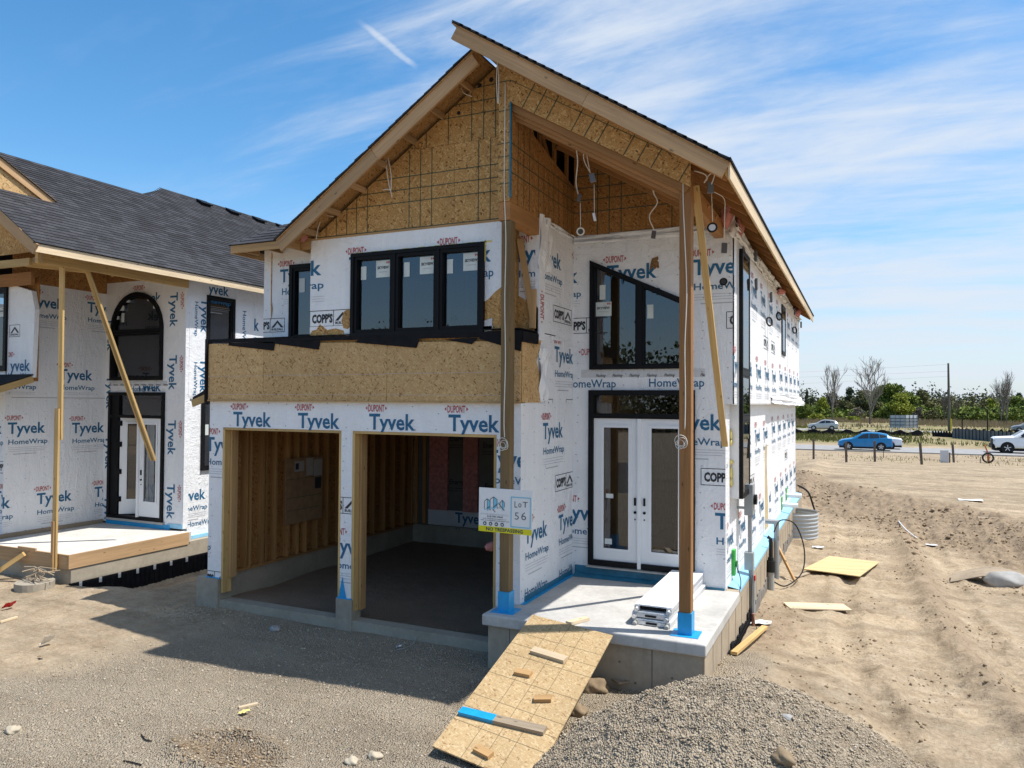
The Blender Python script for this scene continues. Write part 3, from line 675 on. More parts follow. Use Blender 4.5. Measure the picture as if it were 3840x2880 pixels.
# OSB band above the doors
OB = YF - .05
def lines_on(p, xs=(), zs=(), lo=None, w=.009, mi=4):
    for x in xs: p.rectf(x - w / 2, -50, x + w / 2, 50, mi)
    for z in zs: p.rectf(-50, z - w / 2, 50, z + w / 2, mi)
for a, b in ((XL, -8.955), (-8.949, -6.514), (-6.508, XR)):
    zt = lambda x: 4.50 - .019 * (x - XL)
    o = MB().prism([(a, OB, 3.53), (b, OB, 3.53), (b, OB, zt(b)), (a, OB, zt(a))], (0, .045, 0)).build('sheathing_panel', OSBL, house)
    p = Print(FY(OB), (a, 3.53, b, 4.6), .0025); lines_on(p, (), (3.63, 3.98 + .004 * a), w=.004, mi=3); p.done(o, 'printed_line')
board('drip_edge', (XL, OB - .006, 3.525), (XR, OB - .006, 3.525), .02, .03, PINE, house)
# black roofing membrane lapped over the band top
mbk = MB()
mbk.prism([(XL - .03, OB - .004, 4.515), (XR + .05, OB - .004, 4.45), (XR + .05, OB - .004, 4.53), (XL - .03, OB - .004, 4.565)], (0, -.006, 0))
def flap(pts): mbk.prism([(x, OB - .012, z) for x, z in pts], (0, -.006, 0))
flap([(-9.72, 4.46), (-8.72, 4.35), (-8.70, 4.47), (-9.7, 4.50)]); flap([(-8.75, 4.47), (-7.80, 4.345), (-7.77, 4.48), (-8.7, 4.5)])
flap([(-7.1, 4.44), (-5.98, 4.33), (-5.93, 4.47), (-7.0, 4.5)]); flap([(-5.5, 4.44), (-5.05, 4.36), (-4.95, 4.45)]); flap([(-4.95, 4.44), (-4.28, 4.24), (-4.26, 4.54), (-4.8, 4.54)])
mbk.box(XL - .03, XR, OB - .004, 10.9, 4.56, 4.575); mbk.box(XL - .035, XL - .004, 9.5, 9.62, 3.5, 4.58); mbk.build('roof_membrane', BLACKM, house)
bx('side_membrane', BLACKM, XR - .01, XR + .05, OB, 10.1, 4.38, 4.53)
# small skirt roof beside the garage
sk = MB().prism([(-10.62, 9.62, 3.52), (-10.18, 9.62, 3.72), (-10.18, 9.62, 3.78), (-10.62, 9.62, 3.58)], (0, 3, 0)).build('skirt_roof', ROOFD, house)
board('skirt_fascia', (-10.60, 9.60, 3.47), (-10.19, 9.60, 3.60), .12, .03, PINEY, sk)
# upper front wall
def up1(p):
    p.word('ek', -8.02 - .21, 5.55, .42, .24, 0, .022); p.word('rap', -8.10, 5.33, .34, .12, 0, .012); p.dupont(-7.34, 5.83); p.dupont(-5.68, 5.84); p.word('Tyvek', -7.27, 5.55, .80, .24, 0, .022); p.word('Tyvek', -5.58, 5.55, .80, .24, 0, .022); p.word('HomeWrap', -5.60, 5.33, .86, .125, 0, .012)
    p.box_logo(-8.03, 4.72, .82, .25)
    for k in (.06, .10, .14): p.rectf(-8.0, 5.26 - k, -7.74, 5.265 - k, 3)
def shape(name, pts, y, m, dep=.012): return MB().prism([(a, y, b) for a, b in pts], (0, dep, 0)).build(name, m, house)
UC = ((-7.16, 4.58, -4.92, 5.79),)
wrap((-8.03, -4.62, YF + .014, 9.75, 4.3, 6.12), FY(YF), (0, 0, 0, 0), None, m=STRAND, name='upper_front_wall', cut=UC)
wrap((-8.03, -4.62, YF + .004, YF + .013, 4.3, 6.12), FY(YF), (0, 0, 0, 0), None, m=OSB, name='sheathing_panel', cut=UC)
fw_ = MB()
for q in ([(-8.03, 4.60), (-7.98, 4.66), (-7.9, 4.67), (-7.83, 4.76), (-7.74, 4.70), (-7.68, 4.66), (-7.52, 4.68), (-7.36, 4.64), (-7.33, 4.55), (-7.17, 4.55), (-7.17, 5.78), (-8.03, 5.78)], [(-7.17, 4.55), (-4.90, 4.57), (-4.90, 4.575), (-7.17, 4.575)], [(-4.90, 4.97), (-4.83, 5.0), (-4.72, 5.10), (-4.62, 5.17), (-4.62, 5.80), (-4.90, 5.80)], [(-8.03, 5.78), (-7.17, 5.78), (-4.90, 5.80), (-4.62, 5.80), (-4.62, 6.12), (-8.03, 6.13)]): fw_.prism([(a_, YF - .006, b_) for a_, b_ in q], (0, .008, 0))
fw_ = fw_.build('house_wrap', TY, house)
p = Print(FY(YF - .006), (-8.03, 4.72, -4.62, 6.12), holes=((-7.16, 4.5, -4.92, 5.79),)); up1(p); p.done(fw_)
hole = shape('exposed_sheathing', [(-7.28, 4.98), (-7.18, 4.90), (-7.19, 4.74), (-7.28, 4.66), (-7.36, 4.68), (-7.40, 4.80), (-7.36, 4.93)], YF - .013, OSB, .004)
sl = MB()
for r in (((-7.33, 4.50), (-4.78, 4.50), (-4.74, 4.62), (-7.33, 4.60)), ((-4.90, 4.57), (-4.76, 4.58), (-4.75, 4.73), (-4.88, 4.70))): sl.prism([(a, YF - .012, b) for a, b in r], (0, .004, 0))
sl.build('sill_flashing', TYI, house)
window(house, FY(YF), [(-7.205, 4.535), (-4.88, 4.535), (-4.88, 5.83), (-7.205, 5.83)], .055, .06, mull=(((-6.41, 4.57), (-6.41, 5.79), .05), ((-5.64, 4.57), (-5.64, 5.79), .05)),
       sashes=[[(-7.15, 4.59), (-6.435, 4.59), (-6.435, 5.775), (-7.15, 5.775)], [(-6.385, 4.59), (-5.665, 4.59), (-5.665, 5.775), (-6.385, 5.775)], [(-5.615, 4.59), (-4.935, 4.59), (-4.935, 5.775), (-5.615, 5.775)]], sash_w=.05,
       stickers=[(-7.06, 5.42, .10, .21, 0), (-6.78, 5.44, .26, .26, 1), (-6.27, 5.42, .10, .22, 0), (-5.99, 5.44, .26, .26, 1), (-5.52, 5.42, .10, .21, 0), (-5.25, 5.44, .26, .26, 1)])
fo = MB()
for i in range(26): x = -7.2 + 2.33 * i / 25; fo.box(x, x + .1, YF - .02, YF + .01, 5.825, 5.842 + .006 * math.sin(i * 2.1))
for i in range(10): z = 5.55 + .03 * i; fo.box(-4.885, -4.862 + .006 * math.sin(i * 3), YF - .02, YF + .01, z, z + .03)
fo.build('foam_bead', FOAM, house)
# left part of the upper floor, set back
wl = wrap((XL, -8.04, 10.85, 11.0, 4.4, 6.38), FY(10.85), (XL, 4.57, -8.04, 6.36), None, cut=((-9.5, 4.65, -8.3, 6.0),), holes=((-9.5, 4.65, -8.2, 6.0),), extra=lambda p: (p.dupont(-9.85, 6.02), p.word('Tyvek', -9.79, 5.73, .8, .24, 0, .022), p.word('HomeWrap', -9.74, 5.49, .86, .125, 0, .012), p.box_logo(-10.48, 4.81), [p.rectf(-9.7, 5.40 - k, -8.9, 5.405 - k, 3) for k in (0, .04, .08)]))
bx('wrap_seam', OSB, -10.005, -9.985, 10.842, 10.852, 5.3, 6.3); MB().prism([(-10.0, 10.842, 5.45), (-9.955, 10.842, 5.25), (-9.99, 10.842, 5.02)], (0, -.003, 0)).build('exposed_sheathing', OSB, house)
window(house, FY(10.85), [(-9.54, 4.62), (-8.2, 4.62), (-8.2, 6.03), (-9.54, 6.03)], .07, .05, stickers=[(-9.36, 5.52, .13, .26, 0)])
bx('bump_wall', TY, -8.12, -8.03, YF + .16, 10.86, 4.3, 6.2); bx('left_wall', TY, XL - .002, XL + .13, 9.742, YE, .5, 4.45); bx('left_wall', TY, XL - .001, XL + .13, 11.0, YE, 4.45, 6.36)
# notch behind the left post
nt_ = wrap((-4.62, XR, 10.20, 10.33, 4.4, 6.26), FY(10.20), (-4.62, 5.0, XR, 6.25), (-4.72, 5.63), box=False)
bx('notch_wall', OSB, -4.64, -4.62, YF, 10.2, 4.3, 6.2)
shape('exposed_sheathing', [(-4.62, 4.5), (XR, 4.5), (XR, 4.92), (-4.36, 5.0), (-4.42, 5.2), (-4.5, 5.05), (-4.62, 5.12)], 10.19, OSB, .008)
board('brace', (-4.56, 10.10, 5.95), (-4.36, 10.15, 4.75), .09, .04, PINE, house); board('cleat', (-4.37, 10.15, 4.62), (-4.36, 10.15, 5.2), .09, .04, PINE, house, side=(1, 0, 0))
# side wall of the garage, facing the porch
sd_lo = wrap((-4.44, XR, 9.742, 11.68, .72, 3.52), FX(XR), (9.60, .74, 11.68, 3.52), None, extra=lambda p: (
    p.unit(10.40, 2.985), p.unit(9.76, 1.53, box=False), p.unit(11.06, 1.52, box=False), p.word('HomeWrap', 9.76, .77, .84, .13, 0, .012), p.word('HomeWrap', 11.1, .77, .84, .13, 0, .012)))
sb_ = MB().prism([(XR, YF, 3.53), (XR, 10.28, 3.53), (XR, 10.20, 3.75), (XR, 10.26, 3.93), (XR, 10.12, 4.12), (XR, 10.22, 4.32), (XR, 10.3, 4.45), (XR, YF, 4.45)], (.012, 0, 0)).build('sheathing_panel', OSBL, house)
wrap((-4.44, XR - .002, 9.75, 11.68, 3.52, 4.50), FX(XR - .002), (10.2, 3.52, 11.68, 4.5), (10.86, 4.17))
wrap((-4.44, XR, 10.335, 11.68, 4.50, 6.24), FX(XR), (10.2, 4.5, 11.68, 6.24), None, extra=lambda p: (p.unit(10.28, 5.63), p.unit(11.67, 5.63)))
vp = Print(Fr((XR, 0, 0), (0, 0, -1), (0, 1, 0)), (-5.3, 10.2, -4.5, 10.4)); vp.dupont(-5.18, 10.22, .45)
bx('wrap_edge', TY, XR - .05, XR + .02, 10.19, 10.40, 4.45, 6.25)
vb = MB(); vb.poly([(XR + .021, 10.22, 4.5), (XR + .021, 10.4, 4.5), (XR + .021, 10.4, 5.3), (XR + .021, 10.22, 5.3)])
vp = Print(Fr((XR + .02, 0, 0), (0, 0, -1), (0, 1, 0)), (-5.4, 10.15, -4.5, 10.5)); vp.dupont(-5.2, 10.23, .5); vp.done(house)
# torn loose wrap by the beam and by the band
random.seed(3)
def rag(name, pts, m=TY, amp=.03, n=9):
    """a crumpled sheet between two edges"""
    (a0, a1), (b0, b1) = pts; a0, a1, b0, b1 = map(Vector, (a0, a1, b0, b1)); mb = MB(); nn = (a1 - a0).cross(b0 - a0).normalized()
    for i in range(n + 1):
        for j in range(n + 1):
            u = i / n; v = j / n; q = (a0.lerp(a1, u)).lerp(b0.lerp(b1, u), v); k = amp * (math.sin(u * 9 + v * 4) + math.sin(v * 11 - u * 3) + random.uniform(-.8, .8)) * .5
            mb.v.append(tuple(q + nn * k + Vector((random.uniform(-1, 1), random.uniform(-1, 1), random.uniform(-1, 1))) * amp * .25))
    for i in range(n):
        for j in range(n): a = i * (n + 1) + j; mb.f.append((a, a + n + 1, a + n + 2, a + 1)); mb.m.append(0)
    return mb.build(name, m, house, smooth=True, recalc=False)
rag('loose_wrap', (((XR + .02, 10.16, 5.5), (XR + .02, 10.20, 6.32)), ((XR + .02, 10.62, 5.5), (XR + .03, 10.70, 6.30))), amp=.035)
rag('loose_wrap', (((XR + .016, 10.17, 3.56), (XR + .016, 10.22, 4.34)), ((XR + .02, 10.5, 3.56), (XR + .02, 10.5, 4.34))), amp=.05)
rag('loose_wrap', (((XR + .016, 10.42, 6.20), (XR + .016, 11.66, 6.20)), ((XR + .03, 10.42, 6.30), (XR + .02, 11.66, 6.28))), amp=.03, n=14)
bx('base_tape', BLUED, XR, XR + .012, 9.75, 11.67, .722, .80); bx('base_tape_fold', BLUE, XR, XR + .07, 9.62, 11.67, .721, .728)
# recessed entrance wall
wrap((-4.30, XW, YB, 11.82, .72, 3.52), FY(YB), (-4.29, .74, XW, 3.52), None, cut=((-3.98, .9, -2.33, 3.72),), holes=((-3.99, .7, -2.43, 3.72),), extra=lambda p: (p.unit(-4.50, 1.62), p.unit(-2.72, 3.13), p.unit(-2.0, 1.64), p.unit(-1.4, 3.1, False)))
def rec(p): p.unit(-3.72, 5.515); p.unit(-5.04, 5.51); p.unit(-2.34, 5.51); p.dupont(-4.20, 4.31); p.word('HomeWrap', -4.42, 3.78, .86, .13, 0, .012); p.word('HomeWrap', -3.02, 3.79, .86, .13, 0, .012)
wrap((-4.30, XU, YB - .004, 11.82, 3.52, 6.26), FY(YB - .004), (-4.29, 3.55, XU, 6.24), None, extra=rec, holes=tuple((-3.98, 4.1 if k == 0 else 5.0, x_, -.4634 * (x_ + 2.36) + 5.06) for k, x_ in enumerate((-2.4, -2.7, -3.0, -3.3, -3.6, -3.85))), cut=((-3.97, 4.10, -2.39, 5.84), (-3.98, 3.4, -2.33, 3.72)), fill=(([(-3.97, YB - .004, 5.815), (-2.39, YB - .004, 5.085), (-2.39, YB - .004, 5.84), (-3.97, YB - .004, 5.84)], (0, .14, 0)),))
rag('loose_wrap', (((-4.28, YB - .03, 6.14), (-1.76, YB - .03, 6.12)), ((-4.28, YB - .02, 6.29), (-1.76, YB - .04, 6.27))), amp=.02, n=22)
window(house, FY(YB), [(-4.0, 4.07), (-2.36, 4.07), (-2.36, 5.095), (-4.0, 5.855)], .055, .055, mull=(((-3.17, 4.1), (-3.17, 5.42), .085),),
       sashes=[[(-3.945, 4.125), (-3.21, 4.125), (-3.21, 5.43), (-3.945, 5.77)], [(-3.13, 4.125), (-2.415, 4.125), (-2.415, 5.06), (-3.13, 5.39)]], sash_w=.03,
       stickers=[(-3.85, 5.21, .10, .24, 0), (-3.92, 4.94, .27, .23, 1), (-3.06, 4.87, .10, .22, 0)])
fs = Print(FY(YB), (-4.2, 3.72, -2.15, 4.1), .008); fs.rectf(-4.15, 3.94, -2.15, 4.065, 0)
fsh = fs.mb.build('sill_flashing', TYI, house, recalc=False)
p = Print(FY(YB), (-4.2, 3.74, -2.15, 4.06), .012)
for k in range(7): p.word('Flashing', -3.9 + .28 * k, 3.95, .16, .045, 2, .01, .5)
p.done(fsh)
rag('burn_hole', (((-3.02, YB - .012, 5.62), (-2.86, YB - .012, 5.66)), ((-2.98, YB - .012, 5.82), (-2.88, YB - .012, 5.84))), BLACKM if False else STRAND, .012, 3); rag('burn_hole', (((-2.55, YB - .012, 5.62), (-2.45, YB - .012, 5.63)), ((-2.52, YB - .012, 5.84), (-2.47, YB - .012, 5.86))), STRAND, .012, 3)
# front door set with transom
FD = FY(YB)
df = MB(); ring_mb(df, FD, [(-4.01, .92), (-2.30, .92), (-2.30, 3.735), (-4.01, 3.735)], .085, -.10, .06)
df.box(-3.93, -2.38, YB - .055, YB + .10, 3.285, 3.36); dfr = df.build('door_frame', BLACKF, house)
tp = MB(); tp.poly([FD.p(a, b, -.03) for a, b in ((-3.93, 3.35), (-2.38, 3.35), (-2.38, 3.66), (-3.93, 3.66))]); tp.build('transom_pane', GLASSD, dfr, recalc=False)
FD2 = FY(YB - .02)
french_door(house, FD2, -3.925, -3.175, .95, 3.28, -3.235, rail=(.155, .235, .13)); french_door(house, FD2, -3.145, -2.385, .95, 3.28, -3.085, rail=(.155, .235, .13))
MB().box(-3.188, -3.132, YB - .07, YB - .02, .92, 3.28).build('astragal', WHITE, house)
st2 = sticker(FD2, -3.72, 2.0, .12, .07, house, -.015, False); sticker(FD2, -3.74, 1.26, .12, .09, house, -.015, False)
MB().prism([(-4.02, YB - .11, .885), (-2.28, YB - .11, .885), (-2.28, YB + .1, .90), (-4.02, YB + .1, .90)], (0, 0, .02)).build('door_sill', simple('sill_metal', (.40, .38, .35), .5), house)
bx('threshold_membrane', BLUED, -4.24, -2.25, YB - .035, YB - .006, .722, .885); MB().prism([(-4.22, YB - .16, .724), (-2.25, YB - .13, .724), (-2.25, YB - .03, .77), (-4.24, YB - .03, .77)], (0, 0, .004)).build('threshold_membrane', BLUED, house)
bx('base_tape', BLUED, -2.27, -1.86, YB - .03, YB - .005, .721, .75)
# OSB above the entrance and over the porch
pts = [(-4.29, 6.26), (-1.80, 6.26), (-1.80, zr(-1.80) - .14), (-4.29, zr(-4.29) - .14)]
cuts = (-4.29, -3.07, -1.80)
for a, b in zip(cuts[:-1], cuts[1:]):
    o = shape('sheathing_panel', [(a, 6.26), (b - .004, 6.26), (b - .004, max(6.27, zr(b) - .14)), (a, zr(a) - .14)], YB - .012, OSBD)
    p = Print(FY(YB - .012), (a, 6.26, b, 8.4), .003); [p.rectf(x - .008, 6.26, x + .008, zr(x) - .16, 4) for x in (a + .41, a + .61, a + .81)]; [p.rectf(a, z - .008, min(b, -1.32 - (z + .16 - 6.29) / .648), z + .008, 4) for z in (6.66, 6.86, 7.06, 7.26)]; p.done(o, 'printed_line')
sp = [(9.17, 6.26), (11.66, 6.26), (11.66, 7.10), (9.93, 7.42), (9.93, 7.95), (9.17, 7.95)]
for k, (q, lx) in enumerate((([(9.17, 6.26), (9.95, 6.26), (9.95, 7.95), (9.17, 7.95)], (9.42, 9.62, 9.82)), ([(9.954, 6.26), (11.17, 6.26), (11.17, 7.19), (9.954, 7.415)], (10.15, 10.36, 10.56, 10.76, 10.97)), ([(11.174, 6.26), (11.66, 6.26), (11.66, 7.10), (11.174, 7.187)], (11.36, 11.55)))):
    o = MB().prism([(-4.302, a, b) for a, b in q], (.012, 0, 0)).build('sheathing_panel', OSBD, house)
    p = Print(FX(-4.29), (q[0][0], 6.26, q[1][0], 7.1 if k else 7.9), .003); lines_on(p, lx, (6.66, 6.86, 7.06, 7.5, 7.7), w=.015); p.done(o, 'printed_line')
for y in (10.35, 10.95, 11.5): MB().box(-4.38, -4.34, y - .045, y + .045, 6.9, 7.85).build('truss_web', DARKT, house)
board('truss_web', (-4.45, 9.95, 7.9), (-4.40, 10.55, 7.0), .09, .04, DARKT, house); board('truss_web', (-4.45, 10.6, 7.7), (-4.40, 11.2, 6.9), .09, .04, DARKT, house)
bx('attic_shade_sheet', ROOFD, -4.75, -4.70, 9.7, 11.9, 6.3, 8.2)  # near-black sheet behind the slot, standing in for the unlit attic
# rake band in the plane of the posts
def zb(x): return 7.60 + (6.24 - 7.60) / (2.31) * (x + 4.29)
BA = [-4.29, -3.42, -2.2, -1.86]
for a, b in zip(BA[:-1], BA[1:]):
    q = [(a, zb(a)), (b - .003, zb(b)), (b - .003, zr(b) - .10), (a, zr(a) - .10)]
    o = MB().prism([(x, 9.16, z) for x, z in q], (0, .012, 0)).build('sheathing_panel', OSB, house)
    p = Print(FY(9.16), (a, 5, b, 9), .003)
    sd = Vector((1, -.62)).normalized(); nn = Vector((.62, 1)).normalized()
    for t in np.arange(.2, 3.2, .2):
        if int(round(t / .2)) % 4 == 0: continue
        c = Vector((-4.29 + t * .88, zb(-4.29 + t * .88))); e = c + nn * .42
        p.line(tuple(c), tuple(e), .014, 4)
    p.line((-4.29, zb(-4.29) + .30), (-1.9, zb(-1.9) + .30), .008, 4); p.done(o, 'printed_line')
o = MB().box(-4.462, -4.29, 9.158, 9.172, 6.26, zr(-4.29) - .08).build('sheathing_panel', OSB, house)
p = Print(FY(9.158), (-4.462, 6.26, -4.29, 8.1), .003); lines_on(p, (), (6.5, 6.68, 6.87, 7.05, 7.5, 7.9), w=.013); p.done(o, 'printed_line')
bx('edge_tape', BLUED, -4.292, -4.272, 9.14, 9.175, 6.30, 7.60)
bx('post_box_side', OSB, -4.47, -4.46, 9.172, 9.6, 6.1, 8.1)
for y_, d_, h_ in ((9.22, .025, .13), (9.265, .075, .13), (9.31, .125, .13)): board('rake_beam', (-4.29, y_, zb(-4.29) - d_), (-1.90, y_, zb(-1.90) - d_), h_, .042, DARKT, house)
for y_ in (9.75, 10.35, 10.95): board('rake_beam', (-4.29, y_, zb(-4.29) - .02), (-1.88, y_, zb(-1.88) - .02), .14, .042, DARKT, house)
board('post_beam', (-4.375, 9.17, 6.13), (-4.375, 10.19, 6.13), .25, .17, DARKT, house)
board('post_beam', (-1.94, 9.24, 6.17), (-1.94, 11.67, 6.17), .24, .13, DARKT, house)
# gable sheathing over the garage
def gpanel(a, b, z0, z1, xs, zs):
    top = lambda x: min(z1, zl(x) - .13)
    q = [(max(a, (z0 + .13 - 8.40) / .675 - 4.83), z0), (b, z0), (b, top(b))]
    xk = (z1 + .13 - 8.40) / .675 - 4.83
    if a < xk < b: q.append((xk, z1)); 
    elif a >= xk: q.append((a, z1))
    if a > q[0][0] - 1e-6 and a < xk: q.append((a, top(a)))
    if len(q) == 3 and a >= xk: q.append((a, z1))
    o = shape('sheathing_panel', q, YF, OSB)
    p = Print(FY(YF), (a, z0, b, z1), .003)
    w = .014
    for x in xs:
        t = top(x)
        if a < x < b and t > z0: p.rectf(x - w / 2, z0, x + w / 2, t, 4)
    for z in zs:
        if z0 < z < z1: p.rectf(max(a, (z + .13 - 8.40) / .675 - 4.83), z - w / 2, b, z + w / 2, 4)
    p.done(o, 'printed_line')
LX = (-7.73, -7.53, -7.328, -7.141, -6.936, -6.557, -6.173, -5.977, -5.78, -4.997, -4.805); HX = (-6.279, -6.08, -5.882, -5.503, -5.116, -4.92, -4.729)
gpanel(-8.03, -6.56, 6.13, 7.326, LX, (6.552, 6.747, 6.939, 6.151)); gpanel(-6.556, -5.396, 6.13, 7.326, LX, (6.552, 6.747, 6.939, 6.151)); gpanel(-5.392, -4.462, 6.13, 7.326, LX, (6.552, 6.747, 6.939, 6.151))
gpanel(-6.6, -5.50, 7.33, 8.5, HX, (7.717, 7.898, 8.10)); gpanel(-5.496, -4.462, 7.33, 8.5, HX, (7.717, 7.898, 8.10))
board('bottom_strip', (-8.03, YF - .004, 6.125), (-4.63, YF - .004, 6.125), .03, .02, PINE, house)
for (x, z, r) in ((-4.99, 8.12, .035), (-4.80, 8.17, .035), (-5.33, 7.77, .03)): MB().tube([(x, YF - .01, z), (x, YF - .004, z)], r, 7).build('vent_hole', ROOFD, house)
bx('gable_backing', ROOFD, -8.0, -4.62, 9.75, 9.80, 6.1, 6.2)
# roof
rd = MB()
def slab(x0, z0, x1, z1, y0, y1, t, mi): rd.prism([(x0, y0, z0), (x1, y0, z1), (x1, y0, z1 - t), (x0, y0, z0 - t)], (0, y1 - y0, 0), mi)
slab(-4.93, zr(-4.93) - .014, -1.33, zr(-1.33) - .014, 8.66, 25.42, .016, 0); slab(-4.93, zr(-4.93) - .031, -1.33, zr(-1.33) - .031, 8.66, 25.42, .014, 1)
slab(-8.27, zl(-8.27) - .014, -4.80, zl(-4.80) - .014, 9.06, 25.42, .016, 0); slab(-8.27, zl(-8.27) - .031, -4.80, zl(-4.80) - .031, 9.06, 25.42, .014, 1)
rd.prism([(-10.55, 10.33, 6.37), (-7.6, 10.33, 6.37), (-7.6, 13.2, 8.28), (-7.62, 13.2, 8.28)], (0, 0, .02), 0); rd.prism([(-10.55, 10.33, 6.37), (-7.62, 13.2, 8.28), (-7.62, 25.4, 8.28), (-10.55, 25.4, 6.37)], (0, 0, .02), 0)
rd.box(-8.3, -4.9, 13.2, 25.3, 7.9, 8.28, 0)
roof = rd.build('roof', [ROOFD, DECKU], house)
# courses of shingle seen at the rake edges
for k in range(30):
    x = -1.36 - .118 * k; 
    if x < -4.9: break
    MB().prism([(x + .03, 8.645, zr(x + .03) + .016), (x - .135, 8.645, zr(x - .135) + .004), (x - .135, 8.645, zr(x - .135) - .012), (x + .03, 8.645, zr(x + .03) - .012)], (0, 16.8, 0)).build('shingle_course', SHING, roof)
for k in range(29):
    x = -8.28 + .118 * k; e = 9.045 + random.uniform(-.008, .008)
    MB().prism([(x - .03, e, zl(x - .03) + .016), (x + .135, e, zl(x + .135) + .004), (x + .135, e, zl(x + .135) - .012), (x - .03, e, zl(x - .03) - .012)], (0, 16.3, 0)).build('shingle_course', SHING, roof)
MB().box(-1.345, -1.305, 8.62, 25.45, zr(-1.31) - .01, zr(-1.31) + .018).build('drip_edge', BLACKM, roof)
# hip shingles
shm = MB().prism([(0, 0, .004), (.31, 0, .004), (.31, .17, .018), (0, .17, .018)], (0, 0, -.012)).mesh('shingle', SHING)
def shingle(o_, xdir, updir, parent, sx=1.0):
    # butt edge at o_, lying up the slope
    x = Vector(xdir).normalized(); u = Vector(updir).normalized(); z = x.cross(u)
    m = Matrix(((x.x * sx, u.x, z.x, o_[0]), (x.y * sx, u.y, z.y, o_[1]), (x.z * sx, u.z, z.z, o_[2]), (0, 0, 0, 1)))
    return link(bpy.data.objects.new('shingle', shm), parent, m)
shm2 = MB().prism([(0, 0, .016), (.31, 0, .016), (.31, .17, .004), (0, .17, .004)], (0, 0, -.012)).mesh('shingle', SHING); shm = shm2
sl_ = math.sqrt(1 + .667 ** 2)
for r in range(9):
    s_ = .145 * r; yy = 10.31 + s_ / sl_; zz = 6.385 + .667 * (yy - 10.33); x = -10.57 + (yy - 10.31) + random.uniform(0, .1)
    while x < -8.0:
        w = random.uniform(.7, 1.15); shingle((x, yy, zz), (1, 0, 0), (0, 1, .667), roof, w); x += .31 * w + .003
# rake boards
def rake(y, f, x0, x1, h, m):
    d = 0.045
    MB().prism([(x0, y, f(x0) - .035), (x1, y, f(x1) - .035), (x1, y, f(x1) - .035 - h), (x0, y, f(x0) - .035 - h)], (0, d, 0))
def rake_board(name, p0, p1, h, t): return board(name, p0, p1, h, t, PINEB, roof)
rb = .20
board('barge_board', (-4.90, 8.70, zr(-4.90) - .035 - .105), (-3.05, 8.70, zr(-3.05) - .035 - .105), rb * .93, .042, PINEB, roof); board('barge_board', (-3.046, 8.70, zr(-3.046) - .14), (-1.37, 8.70, zr(-1.37) - .14), rb * .93, .042, PINEB, roof)
board('barge_board', (-8.24, 9.10, zl(-8.24) - .155), (-6.45, 9.10, zl(-6.45) - .155), .20, .042, PINEB, roof); board('barge_board', (-6.446, 9.10, zl(-6.446) - .155), (-4.80, 9.10, zl(-4.80) - .155), .20, .042, PINEB, roof)
for x in (-5.12, -5.60, -6.07, -6.54, -7.0, -7.47, -7.9): board('lookout', (x, 9.12, zl(x) - .12), (x, 9.62, zl(x) - .12), .085, .04, PINEB, roof)
for k in range(7): x = -4.6 + .45 * k; board('lookout', (x, 8.72, zr(x) - .10), (x, 9.17, zr(x) - .10), .085, .04, DARKT, roof)
# eave: rafters, sub-fascia, fascia
sl2 = .648
for k in range(28):
    y = 9.0 + .60 * k; x0 = -4.2 if y < 11.6 else -2.15
    board('rafter', (x0, y, zr(x0) - .125), (-1.38, y, zr(-1.38) - .125), .14, .04, DARKT, roof)
board('sub_fascia', (-1.365, 8.72, zr(-1.365) - .115), (-1.365, 25.36, zr(-1.365) - .115), .14, .038, PINEY, roof)
for a, b in ((8.70, 12.4), (12.403, 16.8), (16.803, 21.2), (21.203, 25.38)): board('fascia_board', (-1.335, a, zr(-1.335) - .125), (-1.335, b, zr(-1.335) - .125), .185, .02, PINEW, roof)
board('fascia_board', (-10.5, 10.345, 6.30), (-8.26, 10.345, 6.30), .135, .035, PINE, roof); board('fascia_board', (-10.51, 10.36, 6.30), (-10.51, 25.0, 6.30), .135, .035, PINE, roof)
bx('soffit', DECKU, -10.5, -8.03, 10.37, 10.84, 6.365, 6.372, parent=roof); board('gable_return', (-8.24, 9.10, 6.05), (-8.24, 10.3, 6.05), .16, .04, PINE, roof); board('gable_return', (-8.22, 9.58, 6.06), (-8.02, 9.58, 6.06), .18, .04, PINE, roof)
for k in range(4): board('lookout', (-10.3 + .55 * k, 10.36, 6.31), (-10.3 + .55 * k, 10.84, 6.31), .085, .04, PINE, roof)
def lump(name, c, r, m, parent=house, seed=0, sub=2, amp=.3):
    bm = bmesh.new(); bmesh.ops.create_icosphere(bm, subdivisions=sub, radius=1); rr = random.Random(seed)
    ph = [rr.uniform(0, 6) for _ in range(6)]
    for v in bm.verts:
        p = v.co; k = 1 + amp * (math.sin(p.x * 3 + ph[0]) * math.sin(p.y * 3.3 + ph[1]) + .5 * math.sin(p.z * 6 + ph[2] + p.x * 5) + .3 * rr.uniform(-1, 1)); v.co = Vector((p.x * r[0], p.y * r[1], p.z * r[2])) * k
    me = bpy.data.meshes.new(name); bm.to_mesh(me); bm.free(); me.materials.append(m); me.polygons.foreach_set('use_smooth', [True] * len(me.polygons))
    return link(bpy.data.objects.new(name, me), parent, Matrix.Translation(c))
for i, (c, r) in enumerate((((-1.80, 11.55, 6.42), (.10, .22, .20)), ((-1.72, 12.1, 6.30), (.09, .2, .16)), ((-8.10, 9.50, 6.22), (.05, .06, .13)), ((-1.66, 18.4, 6.13), (.08, .35, .06)), ((-1.62, 23.2, 6.18), (.09, .3, .12)))): lump('insulation', c, r, PINK, seed=i)
